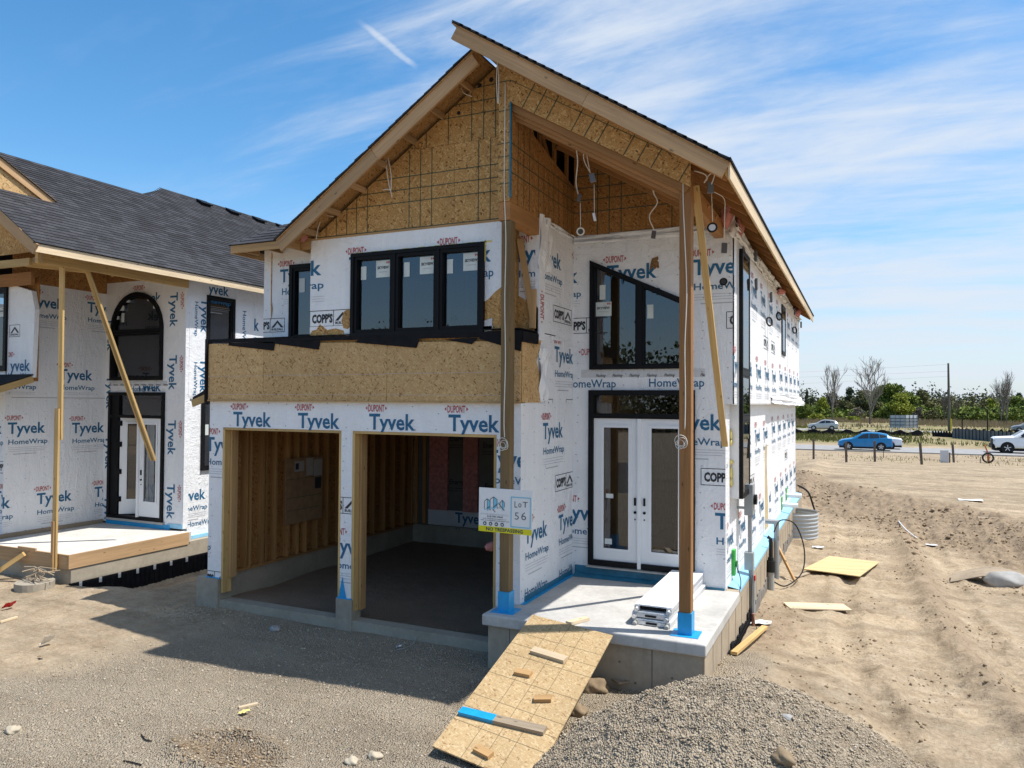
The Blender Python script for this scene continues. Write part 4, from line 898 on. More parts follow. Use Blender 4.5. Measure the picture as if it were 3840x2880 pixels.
# right-hand side walls
def sidep(p, z0, z1, v0):
    rr_ = random.Random(int(v0 * 100))
    for r in range(2):
        for k in range(12):
            u = 11.0 + 1.393 * k + (.66 if r else 0) + (.25 if k > 4 else 0); v = v0 - 1.46 * r + (.06 if k > 4 else 0)
            p.unit(u, v, rr_.random() < .25, tm=False)
wrap((XW - .14, XW, 11.82, YE, .70, 3.53), FX(XW), (11.70, .72, YE, 3.5), None, extra=lambda p: sidep(p, .8, 3.4, 2.78), m=TY, cut=((12.16, 2.07, 12.98, 3.6),))
wrap((XU - .14, XU, YB - .003, YE, 3.53, 6.24), FX(XU), (YB, 3.6, YE, 6.2), None, extra=lambda p: sidep(p, 3.75, 6.0, 5.48), cut=((12.16, 3.5, 12.98, 5.93), (19.43, 4.76, 20.27, 5.93)))
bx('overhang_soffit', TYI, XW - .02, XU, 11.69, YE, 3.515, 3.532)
bx('corner_lap', TY, XW - .0, XW + .004, YB - .002, 11.83, .74, 3.52)
rag('loose_wrap', (((XU + .004, 17.0, 3.74), (XU + .004, YE + .15, 3.74)), ((XU + .05, 17.0, 3.52), (XU + .16, YE + .25, 3.46))), amp=.035, n=16)
rag('loose_wrap', (((XU + .004, 11.70, 6.08), (XU + .004, YE, 6.08)), ((XU + .05, 11.70, 6.30), (XU + .05, YE, 6.17))), amp=.05, n=40)
rag('loose_wrap', (((XU - .03, YB - .05, 6.05), (XU + .06, YB - .03, 6.05)), ((XU - .16, YB - .05, 6.36), (XU + .03, YB + .02, 6.42))), amp=.05, n=6)
for y in (12.1, 16.4, 16.41, 21.0): bx('wrap_seam', simple('seam_grey', (.45, .45, .46), .5) if 'seam_grey' not in MT else MT['seam_grey'], XU, XU + .003, y, y + .02, 3.6, 6.1)
tape = MB().prism([(XW + .003, 11.9, .745), (-1.666, 11.9, .706), (-1.664, 11.9, .70), (-1.664, 11.9, .655), (-1.670, 11.9, .655), (-1.672, 11.9, .70), (XW, 11.9, .735)], (0, YE - 11.9, 0)); tape.build('base_tape', BLUEP, house)
# tall stair window, boxed out
FS = FX(-1.675)
bxo = MB(); ring_mb(bxo, FS, [(12.14, 2.05), (13.0, 2.05), (13.0, 5.96), (12.14, 5.96)], .03, -.20, -.03); bxo.build('window_box', WHITEG, house)
window(house, FS, [(12.14, 2.05), (13.0, 2.05), (13.0, 5.96), (12.14, 5.96)], .04, .02, -.04, flush=True, mull=(((12.17, 4.02), (12.97, 4.02), .09), ((12.17, 3.30), (12.97, 3.30), .07)), sashes=[[(12.19, 2.1), (12.95, 2.1), (12.95, 3.26), (12.19, 3.26)], [(12.19, 3.34), (12.95, 3.34), (12.95, 3.97), (12.19, 3.97)], [(12.19, 4.07), (12.95, 4.07), (12.95, 5.91), (12.19, 5.91)]], sash_w=.03)
for i, (z, h) in enumerate(((3.05, .10), (2.92, .07), (2.62, .05), (2.45, .12), (2.3, .06))): lump('foam_bead', (XW + .02, 12.12, z), (.03, .03, h), FOAM, seed=20 + i, sub=1)
window(house, FX(XU), [(19.4, 4.73), (20.3, 4.73), (20.3, 5.96), (19.4, 5.96)], .06, .03, flush=True, sash_w=.04)
so_ = MB().box(XW - .01, XW + .004, 16.9, 17.55, .82, 2.62).build('opening_board', PLY, house); MB().prism([(XW + .006, 17.2, 2.6), (XW + .006, 17.6, 2.6), (XW + .006, 17.6, .82), (XW + .006, 17.42, .82), (XW + .006, 17.3, 1.5), (XW + .006, 17.12, 2.2)], (.004, 0, 0)).build('wrap_flap', TY, house)
# back, far walls and floors that close the shell
sh = MB(); sh.box(XL, XW, YE - .02, YE, .5, 6.2); sh.prism([(-8.0, YE, 6.2), (XW, YE, 6.2), (XW, YE, zr(XW) - .1), (-4.85, YE, 8.2)], (0, -.02, 0)); sh.box(-4.40, -4.30, 11.82, 15.9, .6, 6.3); sh.box(XL + .14, -4.31, 9.75, YE - .1, 3.36, 3.40); sh.box(-4.29, XW - .15, 11.83, YE - .1, .62, .78); sh.box(-4.29, XW - .15, 17.0, 17.1, .8, 6.2); sh.box(XL + .14, XU - .15, 13.5, YE - .1, 6.20, 6.24); sh.box(-4.29, XU - .15, 11.83, YE - .1, 6.20, 6.24); sh.box(-10.0, -4.4, 13.4, 13.5, 3.4, 6.2); sh.box(-8.0, XW - .2, 9.75, YE - .1, 6.05, 6.08) if False else None
sh.build('inner_wall', STRAND, house)
for x in np.arange(-4.1, -2.0, .41): board('stud', (x, 16.97, .8), (x, 16.97, 6.1), .09, .04, STUD, house, side=(1, 0, 0))
for x in np.arange(-7.6, -4.7, .41): board('stud', (x, 13.36, 4.4), (x, 13.36, 6.1), .09, .04, PINE, house, side=(1, 0, 0))
bx('stair_stringer_wall', STUD, -3.95, -3.85, 12.1, 16.9, .8, 5.9)
# garage interior
gi = bx('garage_sheathing', OSBD, -10.045, -10.03, 9.86, 15.75, .52, 3.36)
for y in (9.93, 10.20, 10.30, 10.62, 10.70, 10.95, 11.30, 11.56, 11.80, 12.14, 12.46, 12.87, 13.28, 13.68, 14.09, 14.50, 14.90, 15.31, 15.66): board('stud', (-9.965, y, .56), (-9.965, y, 3.34), .14, .042, STUD, house, side=(1, 0, 0))
board('sill_plate', (-9.965, 9.86, .545), (-9.965, 15.75, .545), .14, .04, STUD, house, side=(1, 0, 0))
gw = bx('garage_back_wall', ESHIELD, -9.93, -4.4, 15.80, 15.83, .55, 3.36)
p = Print(FY(15.80), (-9.9, .9, -4.4, 3.3))
for u, v in ((-8.95, 2.58), (-8.95, 1.55), (-8.05, 2.45), (-7.2, 2.6), (-8.0, 1.5), (-6.2, 2.5)): p.word('EnergyShield', u, v, .75, .12, 2, .03, .15); p.rectf(u, v - .1, u + .6, v - .085, 2); p.rectf(u, v - .16, u + .5, v - .145, 2)
p.done(gw)
for a, b in ((-9.48, -8.97), (-8.55, -8.16), (-7.5, -7.1), (-6.4, -6.0)): lump_ = MB().box(a, b, 15.74, 15.80, .92, 3.2).build('insulation', PINK, house)
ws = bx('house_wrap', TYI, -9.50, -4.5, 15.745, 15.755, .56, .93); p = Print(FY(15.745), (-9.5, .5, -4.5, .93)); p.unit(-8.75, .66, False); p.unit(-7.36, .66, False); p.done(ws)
for x in (-9.85, -9.62): board('stud', (x, 15.76, .56), (x, 15.76, 3.34), .09, .042, STUD, house, side=(1, 0, 0))
bb = bx('backing_board', simple('backing_ply', (.30, .19, .105), .8, .2, 0, .2, 9), -9.89, -9.875, 11.17, 12.24, 1.17, 2.42)
FB = FX(-9.875)
pp = MB()
for (a, b, c, d_) in ((11.40, 2.16, 11.68, 2.36), (11.74, 2.06, 11.94, 2.40), (11.96, 2.02, 12.22, 2.36)): pp.poly([FB.p(a, b, .004), FB.p(c, b, .004), FB.p(c, d_, .004), FB.p(a, d_, .004)])
pp.build('paper', simple('dull_paper', (.38, .36, .33), .8), bb, recalc=False)
p = Print(FB, (11.1, 1.1, 12.3, 2.5), .007)
for k in range(9): p.rectf(11.98, 2.06 + .03 * k, 12.18, 2.066 + .03 * k, 3)
p.rectf(11.43, 2.2, 11.52, 2.32, 2); p.rectf(12.0, 1.78, 12.19, 2.0, 2)
for z in (1.42, 1.66, 2.02): p.rectf(11.2, z, 12.2, z + .01, 4)
p.done(bb, 'printed_line')
# posts
def post(x0, x1, y0, y1, z0, z1, m):
    o = MB().box(x0, x1, y0, y1, z0, z1).build('post', m, house); o.modifiers.new('edge', 'BEVEL').width = .006
    b = MB(); e = .012
    b.prism([(x0 - e, y0 - e, z0), (x1 + e, y0 - e, z0), (x1 + e, y1 + e, z0), (x0 - e, y1 + e, z0)], (0, 0, .27)); b.prism([(x0 - .09, y0 - .09, z0), (x1 + .10, y0 - .08, z0), (x1 + .09, y1 + .09, z0), (x0 - .10, y1 + .08, z0)], (0, 0, .008)); b.build('post_wrap', BLUE, o)
post(-4.417, -4.275, 9.175, 9.318, .72, 6.0, POSTL); post(-2.014, -1.867, 9.23, 9.375, .72, 6.15, POSTR)
board('post_cap', (-1.94, 9.30, 6.15), (-1.94, 9.30, 6.40), .14, .14, DARKT, house, side=(1, 0, 0))
board('brace', (-1.85, 9.40, 6.25), (-1.77, 11.15, 2.92), .085, .04, PINEY, house, side=(1, 0, 0))
# ------------------------------------------------------------------ the neighbouring house
LW, LY, LI, LF = -13.93, 12.40, -16.60, 10.05    # its right wall, entrance wall, inner side wall, forward front wall
def zp(x): return 6.35 + .667 * (-13.45 - x)      # right slope of its roof
nb = thing('neighbour_house', (-16, 13, 0), 'wrapped neighbouring house with dark shingle roof, arched window and unfinished porch still in form boards', 'house')
def nx(name, m, *b): return MB().box(*b).build(name, m, nb)
# porch
nx('porch_base', FOOT, -19.5, -13.66, 9.56, 12.3, -.6, .33); nx('porch_slab', SLABW, -19.5, -13.69, 9.56, 12.42, .34, .555)
board('form_board', (-13.66, 9.50, .435), (-13.66, 12.32, .435), .265, .04, PINEB, nb); board('form_board', (-19.4, 9.52, .435), (-15.05, 9.52, .435), .265, .04, PINEB, nb); board('form_board', (-15.046, 9.52, .43), (-13.69, 9.52, .43), .27, .04, PINEB, nb)
board('form_cleat', (-15.15, 9.495, .585), (-14.6, 9.495, .585), .06, .03, PINEB, nb)
fm = MB(); fm.box(-13.70, -13.655, 9.55, 14.2, -.75, .02); fm.box(-19.4, -13.66, 9.54, 9.575, -.6, -.02)
for k in range(40): fm.box(-13.655, -13.645, 9.6 + .115 * k, 9.66 + .115 * k, -.7, .0)
fm.build('dimple_membrane', BLACKM, nb)
ct = MB()
for k in range(7): ct.box(-13.646, -13.640, 9.72 + .42 * k, 9.78 + .42 * k, -.08, .02)
for x in (-14.1, -14.45, -13.78): ct.box(x, x + .06, 9.53, 9.536, -.17, -.07)
ct.build('membrane_clip', WHITEG, nb)
nx('foundation', FOOT, -14.1, -13.72, 12.32, 24, -.9, .34)
# walls
def lside(p):
    for u, v in ((10.12, 2.78), (11.57, 2.74), (10.78, 1.19), (12.17, 1.19), (9.39, 1.19)): p.unit(u, v, False)
wrap((LI - .14, LI, LF + .14, LY, .56, 3.55), FX(LI), (LF, .6, LY, 3.55), None, parent=nb, extra=lside)
wrap((LI - .14, LI + .012, LF + .14, LY, 3.56, 6.10), FX(LI + .012), (LF, 3.6, LY, 6.06), None, parent=nb, extra=lambda p: (p.unit(11.23, 3.98, False), p.unit(10.5, 5.58, False), p.unit(11.89, 5.60, False), p.unit(9.83, 3.98, False)))
ARCH = [(-16.385, 3.98), (-14.64, 3.98), (-14.64, 5.20)] + [(-15.512 + .872 * math.cos(t), 5.20 + .87 * math.sin(t)) for t in np.linspace(.12, math.pi - .12, 13)] + [(-16.385, 5.20)]
wrap((LI, LW, LY, LY + .14, .60, 6.36), FY(LY), (LI, .62, LW, 6.33), None, parent=nb, cut=((-16.36, .5, -14.57, 3.68), (-16.36, 4.0, -14.67, 5.20), (-16.33, 5.2, -14.69, 5.45), (-16.2, 5.45, -14.82, 5.66), (-16.02, 5.66, -15.0, 5.85), (-15.82, 5.85, -15.2, 5.99)), holes=((-16.4, .5, -14.54, 3.72), (-16.38, 3.95, -14.64, 5.6), (-16.2, 5.6, -14.8, 5.86), (-15.9, 5.8, -15.1, 6.0)), extra=lambda p: (p.dupont(-15.70, 6.12, .42), p.word('Tyvek', -15.55, 5.80, .80, .24, 0, .022), p.word('HomeWrap', -15.7, 3.72, .86, .13, 0, .012), p.word('Tyvek', -15.5, 3.73, .8, .24, 0, .02)))
# taped strips carrying print that runs down the wall
def vstrip(x0, x1, z0, z1, y, us):
    o = MB().box(x0, x1, y - .006, y, z0, z1).build('wrap_strip', TY, nb)
    p = Print(Fr((0, y - .006, 0), (0, 0, -1), (1, 0, 0)), (-z1, x0, -z0, x1))
    for z in us: p.word('Tyvek', -z, x0 + .07, .80, .24, 0, .02); p.word('HomeWrap', -z + .2, x0 - .12, .8, .10, 0, .01); p.dupont(-z - .0, x0 + .40, .40)
    p.done(o)
vstrip(-14.50, -13.95, .65, 6.2, LY, (6.0, 4.55, 3.06, 1.6)); vstrip(-16.60, -16.40, .65, 5.7, LY, (5.5, 4.1, 2.65, 1.2))
mbw = window(nb, FY(LY), ARCH, .07, .06, mull=(((-16.35, 5.12), (-14.67, 5.12), .07),), sash_w=.03, sashes=[[(-16.31, 4.05), (-14.71, 4.05), (-14.71, 5.08), (-16.31, 5.08)], [(-14.72, 5.16)] + [(-15.512 + .80 * math.cos(t), 5.20 + .80 * math.sin(t)) for t in np.linspace(.1, math.pi - .1, 13)] + [(-16.30, 5.16)]], stickers=[(-16.1, 5.38, .1, .22, 0)])
nfs = Print(FY(LY), (-16.5, 3.7, -14.5, 3.97), .006); nfs.rectf(-16.42, 3.85, -14.5, 3.96, 0); nf = nfs.mb.build('sill_flashing', TYI, nb, recalc=False)
p = Print(FY(LY), (-16.5, 3.7, -14.4, 3.97), .010)
for k in range(8): p.word('Flashing', -16.3 + .24 * k, 3.86, .15, .04, 2, .01, .5)
p.done(nf)
# entrance: one leaf standing open inwards
FL_ = FY(LY)
lf = MB(); ring_mb(lf, FL_, [(-16.42, .70), (-14.55, .70), (-14.55, 3.70), (-16.42, 3.70)], .08, -.12, .05); lf.box(-16.36, -14.6, LY - .045, LY + .1, 3.09, 3.16)
ldf = lf.build('door_frame', BLACKF, nb); tp = MB(); tp.poly([FL_.p(a, b, -.03) for a, b in ((-16.34, 3.16), (-14.63, 3.16), (-14.63, 3.62), (-16.34, 3.62))]); tp.build('transom_pane', GLASSD, ldf, recalc=False)
nx('side_jamb', BLACKF, -16.34, -16.08, LY - .02, LY + .06, .75, 3.62)
for z in (1.1, 1.75, 2.4, 2.9): nx('hinge', BLACKF, -16.06, -15.99, LY - .045, LY + .02, z, z + .12)
french_door(nb, FY(LY - .015), -15.36, -14.64, .80, 3.09, -15.28, rail=(.15, .34, .13))
th = math.radians(38); fo_ = Fr((-16.03, LY - .01, 0), (math.cos(th), math.sin(th), 0), (0, 0, 1)); french_door(nb, fo_, 0, .76, .80, 3.09, None, rail=(.15, .34, .13))
MB().box(-15.40, -15.34, LY - .06, LY - .015, .78, 3.09).build('astragal', WHITE, nb)
nx('door_sill', MT['sill_metal'], -16.42, -14.5, LY - .07, LY + .1, .66, .71); nx('threshold_membrane', BLUE, -16.44, -14.32, LY - .035, LY - .006, .558, .66); nx('base_tape', BLUEP, -14.4, LW, LY - .02, LY - .004, .60, .70)
board('sill_plank', (LI + .03, 9.7, .60), (LI + .03, LY - .03, .60), .09, .05, GREYW, nb)
# sunlit right wall
wrap((LW - .14, LW, LY + .14, 25, 3.56, 6.30), FX(LW), (LY, 3.6, 25, 6.28), None, parent=nb, cut=((13.0, 4.3, 13.82, 5.97),), extra=lambda p: p.unit(12.84, 6.05, False))
wrap((LW - .14, LW - .03, LY + .14, 25, .36, 3.56), FX(LW - .03), (LY, .4, 25, 3.5), None, parent=nb, cut=((12.92, 1.9, 13.9, 3.5),), extra=lambda p: (p.unit(12.24, 1.22, False), p.word('HomeWrap', 12.55, .62, .8, .12, 0, .012)))
vv = MB().box(LW, LW + .006, LY + .1, LY + .65, 3.6, 6.28).build('wrap_strip', TY, nb); p = Print(Fr((LW + .006, 0, 0), (0, 0, -1), (0, 1, 0)), (-6.2, LY, -3.6, LY + .65))
for z in (5.9, 4.5): p.word('Tyvek', -z, LY + .42, .80, .22, 0, .02); p.word('HomeWrap', -z + .1, LY + .24, .8, .10, 0, .01)
p.done(vv)
v2 = MB().box(LW, LW + .006, 13.9, 14.5, 3.9, 6.2).build('wrap_strip', TY, nb); p = Print(Fr((LW + .006, 0, 0), (0, 0, -1), (0, 1, 0)), (-6.2, 13.9, -3.9, 14.5)); p.word('HomeWrap', -5.75, 14.12, .95, .12, 0, .012); p.done(v2)
p = Print(FX(LW + .002), (14.5, 5.0, 15.2, 5.8)); p.word('k', 14.52, 5.3, .16, .3, 0, .024); p.word('rap', 14.45, 5.05, .3, .12, 0, .012); p.done(vv)
window(nb, FX(LW), [(12.98, 4.28), (13.86, 4.28), (13.86, 6.0), (12.98, 6.0)], .08, .03, sash_w=.04); window(nb, FX(LW - .03), [(12.9, 1.88), (13.92, 1.88), (13.92, 3.52), (12.9, 3.52)], .06, .05, sash_w=.04, stickers=[(13.05, 2.7, .1, .25, 0)])
rag2 = MB()
nx('base_tape', BLUEP, LW - .03, LW + .05, LY + .05, 24, .345, .42)
# forward front wall at the frame edge
wrap((-22, LI, LF, LF + .14, 3.9, 6.1), FY(LF), (-22, 3.9, LI, 6.1), None, parent=nb, cut=((-19.0, 4.14, -16.60, 5.90),), name='house_wrap')
wrap((-22, LI, LF, LF + .14, .4, 3.9), FY(LF), (-22, .4, LI, 3.9), (-17.5, 2.78), parent=nb)
window(nb, FY(LF), [(-18.6, 4.12), (-16.55, 4.12), (-16.55, 5.93), (-18.6, 5.93)], .07, .05, stickers=[(-16.9, 5.3, .16, .2, 1)])
wp = MB().box(-16.60, -15.75, LF - .006, LF, 3.95, 5.95).build('house_wrap', TY, nb) if False else None
fw2 = MB().prism([(-16.56, LF + .002, 3.95), (-15.72, LF + .002, 3.98), (-15.66, LF + .002, 5.4), (-15.78, LF + .002, 5.8), (-16.56, LF + .002, 6.0)], (0, .1, 0)).build('house_wrap', TY, nb)
p = Print(FY(LF + .002), (-16.5, 4.0, -15.72, 6.0)); p.word('yvek', -16.44, 4.12, .66, .24, 0, .022); p.word('HomeWrap', -16.5, 3.98, .8, .1, 0, .012); p.box_logo(-16.95, 4.85); p.dupont(-16.7, 4.42); p.done(fw2)
nx('sheathing_panel', OSBD, -16.55, -15.70, LF + .11, LF + .13, 3.9, 6.1)
skr = MB().prism([(-17.6, 8.9, 3.62), (-15.66, 8.9, 3.62), (-15.66, 10.05, 4.02), (-17.6, 10.05, 4.02)], (0, 0, .03)).build('skirt_roof', ROOFD, nb)
board('skirt_fascia', (-15.66, 8.88, 3.55), (-15.66, 10.04, 3.94), .13, .035, PINEY, nb)
# porch roof frame
board('porch_beam', (-13.86, 9.0, 6.19), (-13.86, 12.36, 6.19), .24, .09, PINEY, nb); board('porch_beam', (-19, 9.02, 6.16), (-14.2, 9.02, 6.12), .14, .06, PINEY, nb); board('porch_beam', (-19, 10.0, 6.05), (-15.66, 10.0, 6.05), .26, .08, DARKT, nb)
board('block', (-13.88, 8.92, 6.19), (-13.80, 8.92, 6.19), .28, .05, PINEY, nb); board('stay', (-14.6, 9.02, 6.12), (-13.9, 9.9, 6.07), .09, .04, PINEY, nb)
nsd = MB().box(LI, LW, LY - .012, LY - .004, 6.34, 6.42).build('sheathing_panel', OSBD, nb); nx('sheathing_panel', OSBD, LI + .0, LI + .014, 10.15, 12.38, 6.08, 6.9); nx('sheathing_panel', OSBD, LI, LW, LY + .0, LY + .014, 6.37, 6.6)
# temporary props under the porch roof
board('prop', (-13.985, 9.45, .26), (-13.985, 9.45, 3.35), .115, .04, PINEY, nb, side=(1, 0, 0)); board('prop', (-13.965, 9.50, 2.75), (-13.945, 9.46, 6.07), .115, .04, PINEY, nb, side=(1, 0, 0)); board('prop', (-13.985, 9.412, .26), (-13.985, 9.412, 1.2), .06, .04, PINE, nb, side=(1, 0, 0))
for dx in (0, .055): board('diagonal_prop', (-13.93 + dx * .3, 9.96, 6.09), (-13.55 + dx, 11.25, 2.25), .09, .042, PINEY, nb, side=(1, 0, 0))
# roof
nr = MB()
def pl_(y0, y1, x0, x1): nr.prism([(x0, y0, zp(x0) - .012), (x0, y1, zp(x0) - .012), (x1, y1, zp(x1) - .012), (x1, y0, zp(x1) - .012)], (0, 0, -.03), 0)
pl_(8.62, 26, -13.46, -17.53); pl_(15.5, 26, -17.53, -18.42)
nr.poly([(-17.53, 14.3, zp(-17.53)), (-18.42, 15.5, zp(-18.42)), (-19.6, 14.3, zp(-17.53))], 0)
nr.prism([(-17.53, 8.62, zp(-17.53)), (-17.53, 26, zp(-17.53)), (-21.6, 26, 6.35), (-21.6, 8.62, 6.35)], (0, 0, -.03), 0); nr.prism([(-18.42, 15.5, zp(-18.42)), (-18.42, 26, zp(-18.42)), (-23, 26, 6.35), (-23, 15.5, 6.35)], (0, 0, -.03), 0)
nroof = nr.build('roof', ROOFD, nb)
un = MB().prism([(-13.48, 8.64, zp(-13.48) - .043), (-17.5, 8.64, zp(-17.5) - .043), (-17.5, 8.64, zp(-17.5) - .058), (-13.48, 8.64, zp(-13.48) - .058)], (0, 17, 0)).build('roof_deck', DECKU, nroof)
# shingles, course by course: the nearest 300 one by one, the rest as one part
cells = []; c_ = math.sqrt(1 + .667 ** 2)
rr = random.Random(5); k = 0
while True:
    s_ = .143 * k; x = -13.43 - s_ / c_; k += 1
    if x < -18.36: break
    y = 8.60 + rr.uniform(-.3, 0) if x > -17.45 else 14.4 + (-17.53 - x) * 1.25
    while y < 25.8:
        w = rr.choice((.55, .75, .95, 1.1)) * rr.uniform(.9, 1.1); y0 = max(y, 8.60)
        cells.append((x, y0, (y + .31 * w - y0) / .31, rr.random())); y += .31 * w + .004
cells = [c for c in cells if c[2] > .15]
# dormer footprint is left out
def vis(c): 
    v = Vector((c[0], c[1], zp(c[0]))) - CAM; z = v.dot(F_); return abs(v.dot(R_) / z) < .70
cells.sort(key=lambda c: ((Vector((c[0], c[1], zp(c[0]))) - CAM).length if vis(c) else 99))
for c in cells[:300]: shingle((c[0], c[1], zp(c[0]) + .004), (0, 1, 0), (-1, 0, .667), nroof, c[2])
SH4 = [simple('shingle_tone', (.042, .042, .047), .9, .15, 0, .35, 40), simple('shingle_tone_light', (.056, .056, .063), .9, .15, 0, .35, 40), simple('shingle_tone_dark', (.033, .033, .036), .9, .15, 0, .35, 40)]
rest = MB(); ud = Vector((-1, 0, .667)).normalized(); zd = Vector((.667, 0, 1)).normalized()
for c in cells[300:]:
    o_ = Vector((c[0], c[1], zp(c[0]))); L = .31 * c[2]; yv = Vector((0, L, 0)); i = 0 if c[3] < .5 else (1 if c[3] < .75 else 2)
    a, b, d_, e = o_ + zd * .020, o_ + yv + zd * .020, o_ + yv + ud * .17 + zd * .006, o_ + ud * .17 + zd * .006
    rest.poly([a, b, d_, e], i); rest.poly([o_, o_ + yv, b, a], i); rest.poly([o_, a, e, o_ + ud * .17], i)
ro = rest.build('shingles', SH4, nroof, recalc=False); ro['kind'] = 'stuff'
board('fascia_board', (-13.45, 8.62, 6.255), (-13.45, 16.4, 6.255), .15, .03, PINEW, nroof); board('fascia_board', (-13.45, 16.403, 6.255), (-13.45, 25.9, 6.255), .15, .03, PINEW, nroof)
MB().box(-13.46, -13.41, 8.58, 25.9, 6.335, 6.352).build('drip_edge', BLACKM, nroof)
board('barge_board', (-13.44, 8.62, zp(-13.44) - .12), (-17.5, 8.62, zp(-17.5) - .12), .20, .042, PINEB, nroof)
shape_ = MB().prism([(-13.95, 9.16, 6.35), (-17.5, 9.16, 6.35), (-17.5, 9.16, zp(-17.5) - .12), (-13.95, 9.16, zp(-13.95) - .12)], (0, .012, 0)).build('sheathing_panel', OSB, nroof)
for i in range(6): x = -13.9 - .62 * i; board('rafter', (x, 8.66, zp(x) - .13), (x, 12.3, zp(x) - .13), .12, .04, PINE, nroof, side=(-.55, 0, .8))
for x, y in ((-13.7, 9.3), (-13.7, 10.2), (-13.7, 11.0)): board('strut', (x - .9, y + .0, 6.2), (x - .15, y, zp(x - .15) - .12), .09, .04, PINE, nroof)
# dormer gable facing right
dx = -15.46
board('barge_board', (dx + .05, 10.24, zp(dx + .05) - .02), (dx + .05, 8.5, zp(dx + .05) + .90), .19, .042, PINEB, nroof); MB().prism([(dx + .02, 10.1, zp(dx) - .02), (dx + .02, 8.4, zp(dx) + .88), (dx + .02, 8.4, zp(dx) - .1)], (-.012, 0, 0)).build('sheathing_panel', OSBL, nroof)
MB().prism([(dx + .1, 10.28, zp(dx + .1) + .06), (dx + .1, 8.5, zp(dx + .1) + 1.01), (dx - 2, 8.5, zp(dx) + 1.05), (dx - 1.6, 10.28, zp(dx) + .10)], (0, 0, .015)).build('dormer_roof', ROOFD, nroof)
MB().tube([(dx - .01, 9.05, zp(dx) + .42), (dx, 9.05, zp(dx) + .42)], .05, 7).build('vent_hole', ROOFD, nroof)
for y in (16.7, 17.85, 19.0, 20.1):
    x = -18.1; v = MB(); fr = Fr((x, y, zp(x) + .02), (0, 1, 0), (-1, 0, .667)); v.prism([fr.p(-.17, -.12, .0), fr.p(.17, -.12, .0), fr.p(.17, .15, .0), fr.p(-.17, .15, .0)], fr.n * .07); v.prism([fr.p(-.2, -.15, .07), fr.p(.2, -.15, .07), fr.p(.2, .17, .04), fr.p(-.2, .17, .04)], fr.n * .025); v.build('roof_vent', BLACKF, nroof)
shell = MB(); shell.box(-23, LI - .15, LF + .14, 26, .4, .5); shell.box(-16.5, -14.1, 16.9, 17.0, .6, 6.3); shell.box(-16.55, LW - .15, LY + .15, 25, .5, .66); shell.box(-16.6, -16.55, LY + .14, 25, .6, 6.3); shell.box(-16.55, -14.1, LY + .2, 25, 3.75, 3.85); shell.box(-16.55, -14.1, LY + .2, 25, 6.28, 6.32); shell.box(-23, LW, 25, 25.05, .4, 6.3); shell.box(-23, -22.9, LF, 25, .4, 6.3); shell.box(-22, LI - .2, 12.9, 13, .4, 6); shell.build('inner_wall', STRAND, nb)
for x in np.arange(-16.3, -14.2, .41): board('stud', (x, 16.86, .66), (x, 16.86, 6.2), .09, .04, STUD, nb, side=(1, 0, 0))
# ------------------------------------------------------------------ things standing, lying and hanging about the site
def ray(px, py): return R_ * ((px - 1920) / 2820.9) - U_ * ((py - 1440) / 2820.9) + F_
def aty(px, py, y): d = ray(px, py); return CAM + d * (y / d.y)
def onplane(px, py, o, n): d = ray(px, py); n = Vector(n); return CAM + d * ((Vector(o) - CAM).dot(n) / d.dot(n))
def one(mb, name, m, label, cat, group=None, smooth=False):
    return tag(mb.build(name, m, None, smooth), label, cat, group)

# lot sign
SG = Fr((-4.717, 9.150, 2.372), (.787, .0, -.006), (0, 0, 1)); SG.v = SG.n.cross(SG.u) * -1 if False else Vector((.008, 0, 1)).normalized()
sg = MB().prism([SG.p(0, -.59, 0), SG.p(.787, -.59, 0), SG.p(.787, 0, 0), SG.p(0, 0, 0)], -SG.n * .008).build('lot_sign', WHITE)
tag(sg, 'white lot sign reading LOT 56 and NO TRESPASSING on the left porch post', 'sign')
YEL = simple('sign_yellow', (.72, .66, .02), .5, .3, 0, .03); CY = simple('sign_cyan', (.22, .56, .74), .5, .3, 0, .03); DKI = simple('sign_ink', (.06, .075, .09), .5)
SI = [CY, YEL, DKI, simple('sign_grey', (.45, .47, .5), .5), CY]
p = Print(SG, (0, -.59, .787, 0), .0025); p.rectf(0, -.59, .787, -.515, 1); p.done(sg, 'yellow_band', SI)
p = Print(SG, (0, -.59, .787, 0), .004)
for a, b in (((.485, -.10), (.765, -.10)), ((.485, -.495), (.765, -.495)), ((.485, -.10), (.485, -.495)), ((.765, -.10), (.765, -.495))): p.line(a, b, .014, 0)
p.done(sg, 'cyan_frame', SI)
p = Print(SG, (0, -.59, .787, 0), .004)
def skyl(x, w, top, base, fl=1):
    m = x + w / 2; p.poly([(m, -top), (x + w, -top - .035), (x + w, -base + .02), (m, -base - .03)], 4)
    for a, b in (((x, -top - .04), (m, -top)), ((m, -top), (x + w, -top - .035)), ((x, -top - .04), (x, -base)), ((m, -top), (m, -base)), ((x + w, -top - .035), (x + w, -base + .03))): p.line(a, b, .007, 2)
skyl(.085, .085, .145, .29); skyl(.170, .105, .115, .265); skyl(.320, .065, .15, .27)
for a, b in (((.09, -.30), (.165, -.25)), ((.165, -.25), (.20, -.275)), ((.20, -.275), (.31, -.185))): p.line(a, b, .010, 0)
p.line((.21, -.28), (.25, -.32), .009, 2); p.line((.30, -.20), (.385, -.29), .009, 2)
for x, z in ((.160, .285), (.275, .255)):
    for i in (0, 1):
        for j in (0, 1): p.rectf(x + i * .012, -z - j * .014, x + .008 + i * .012, -z - j * .014 + .009, 2)
p.done(sg, 'skyline_logo', SI)
p = Print(SG, (0, -.59, .787, 0), .004)
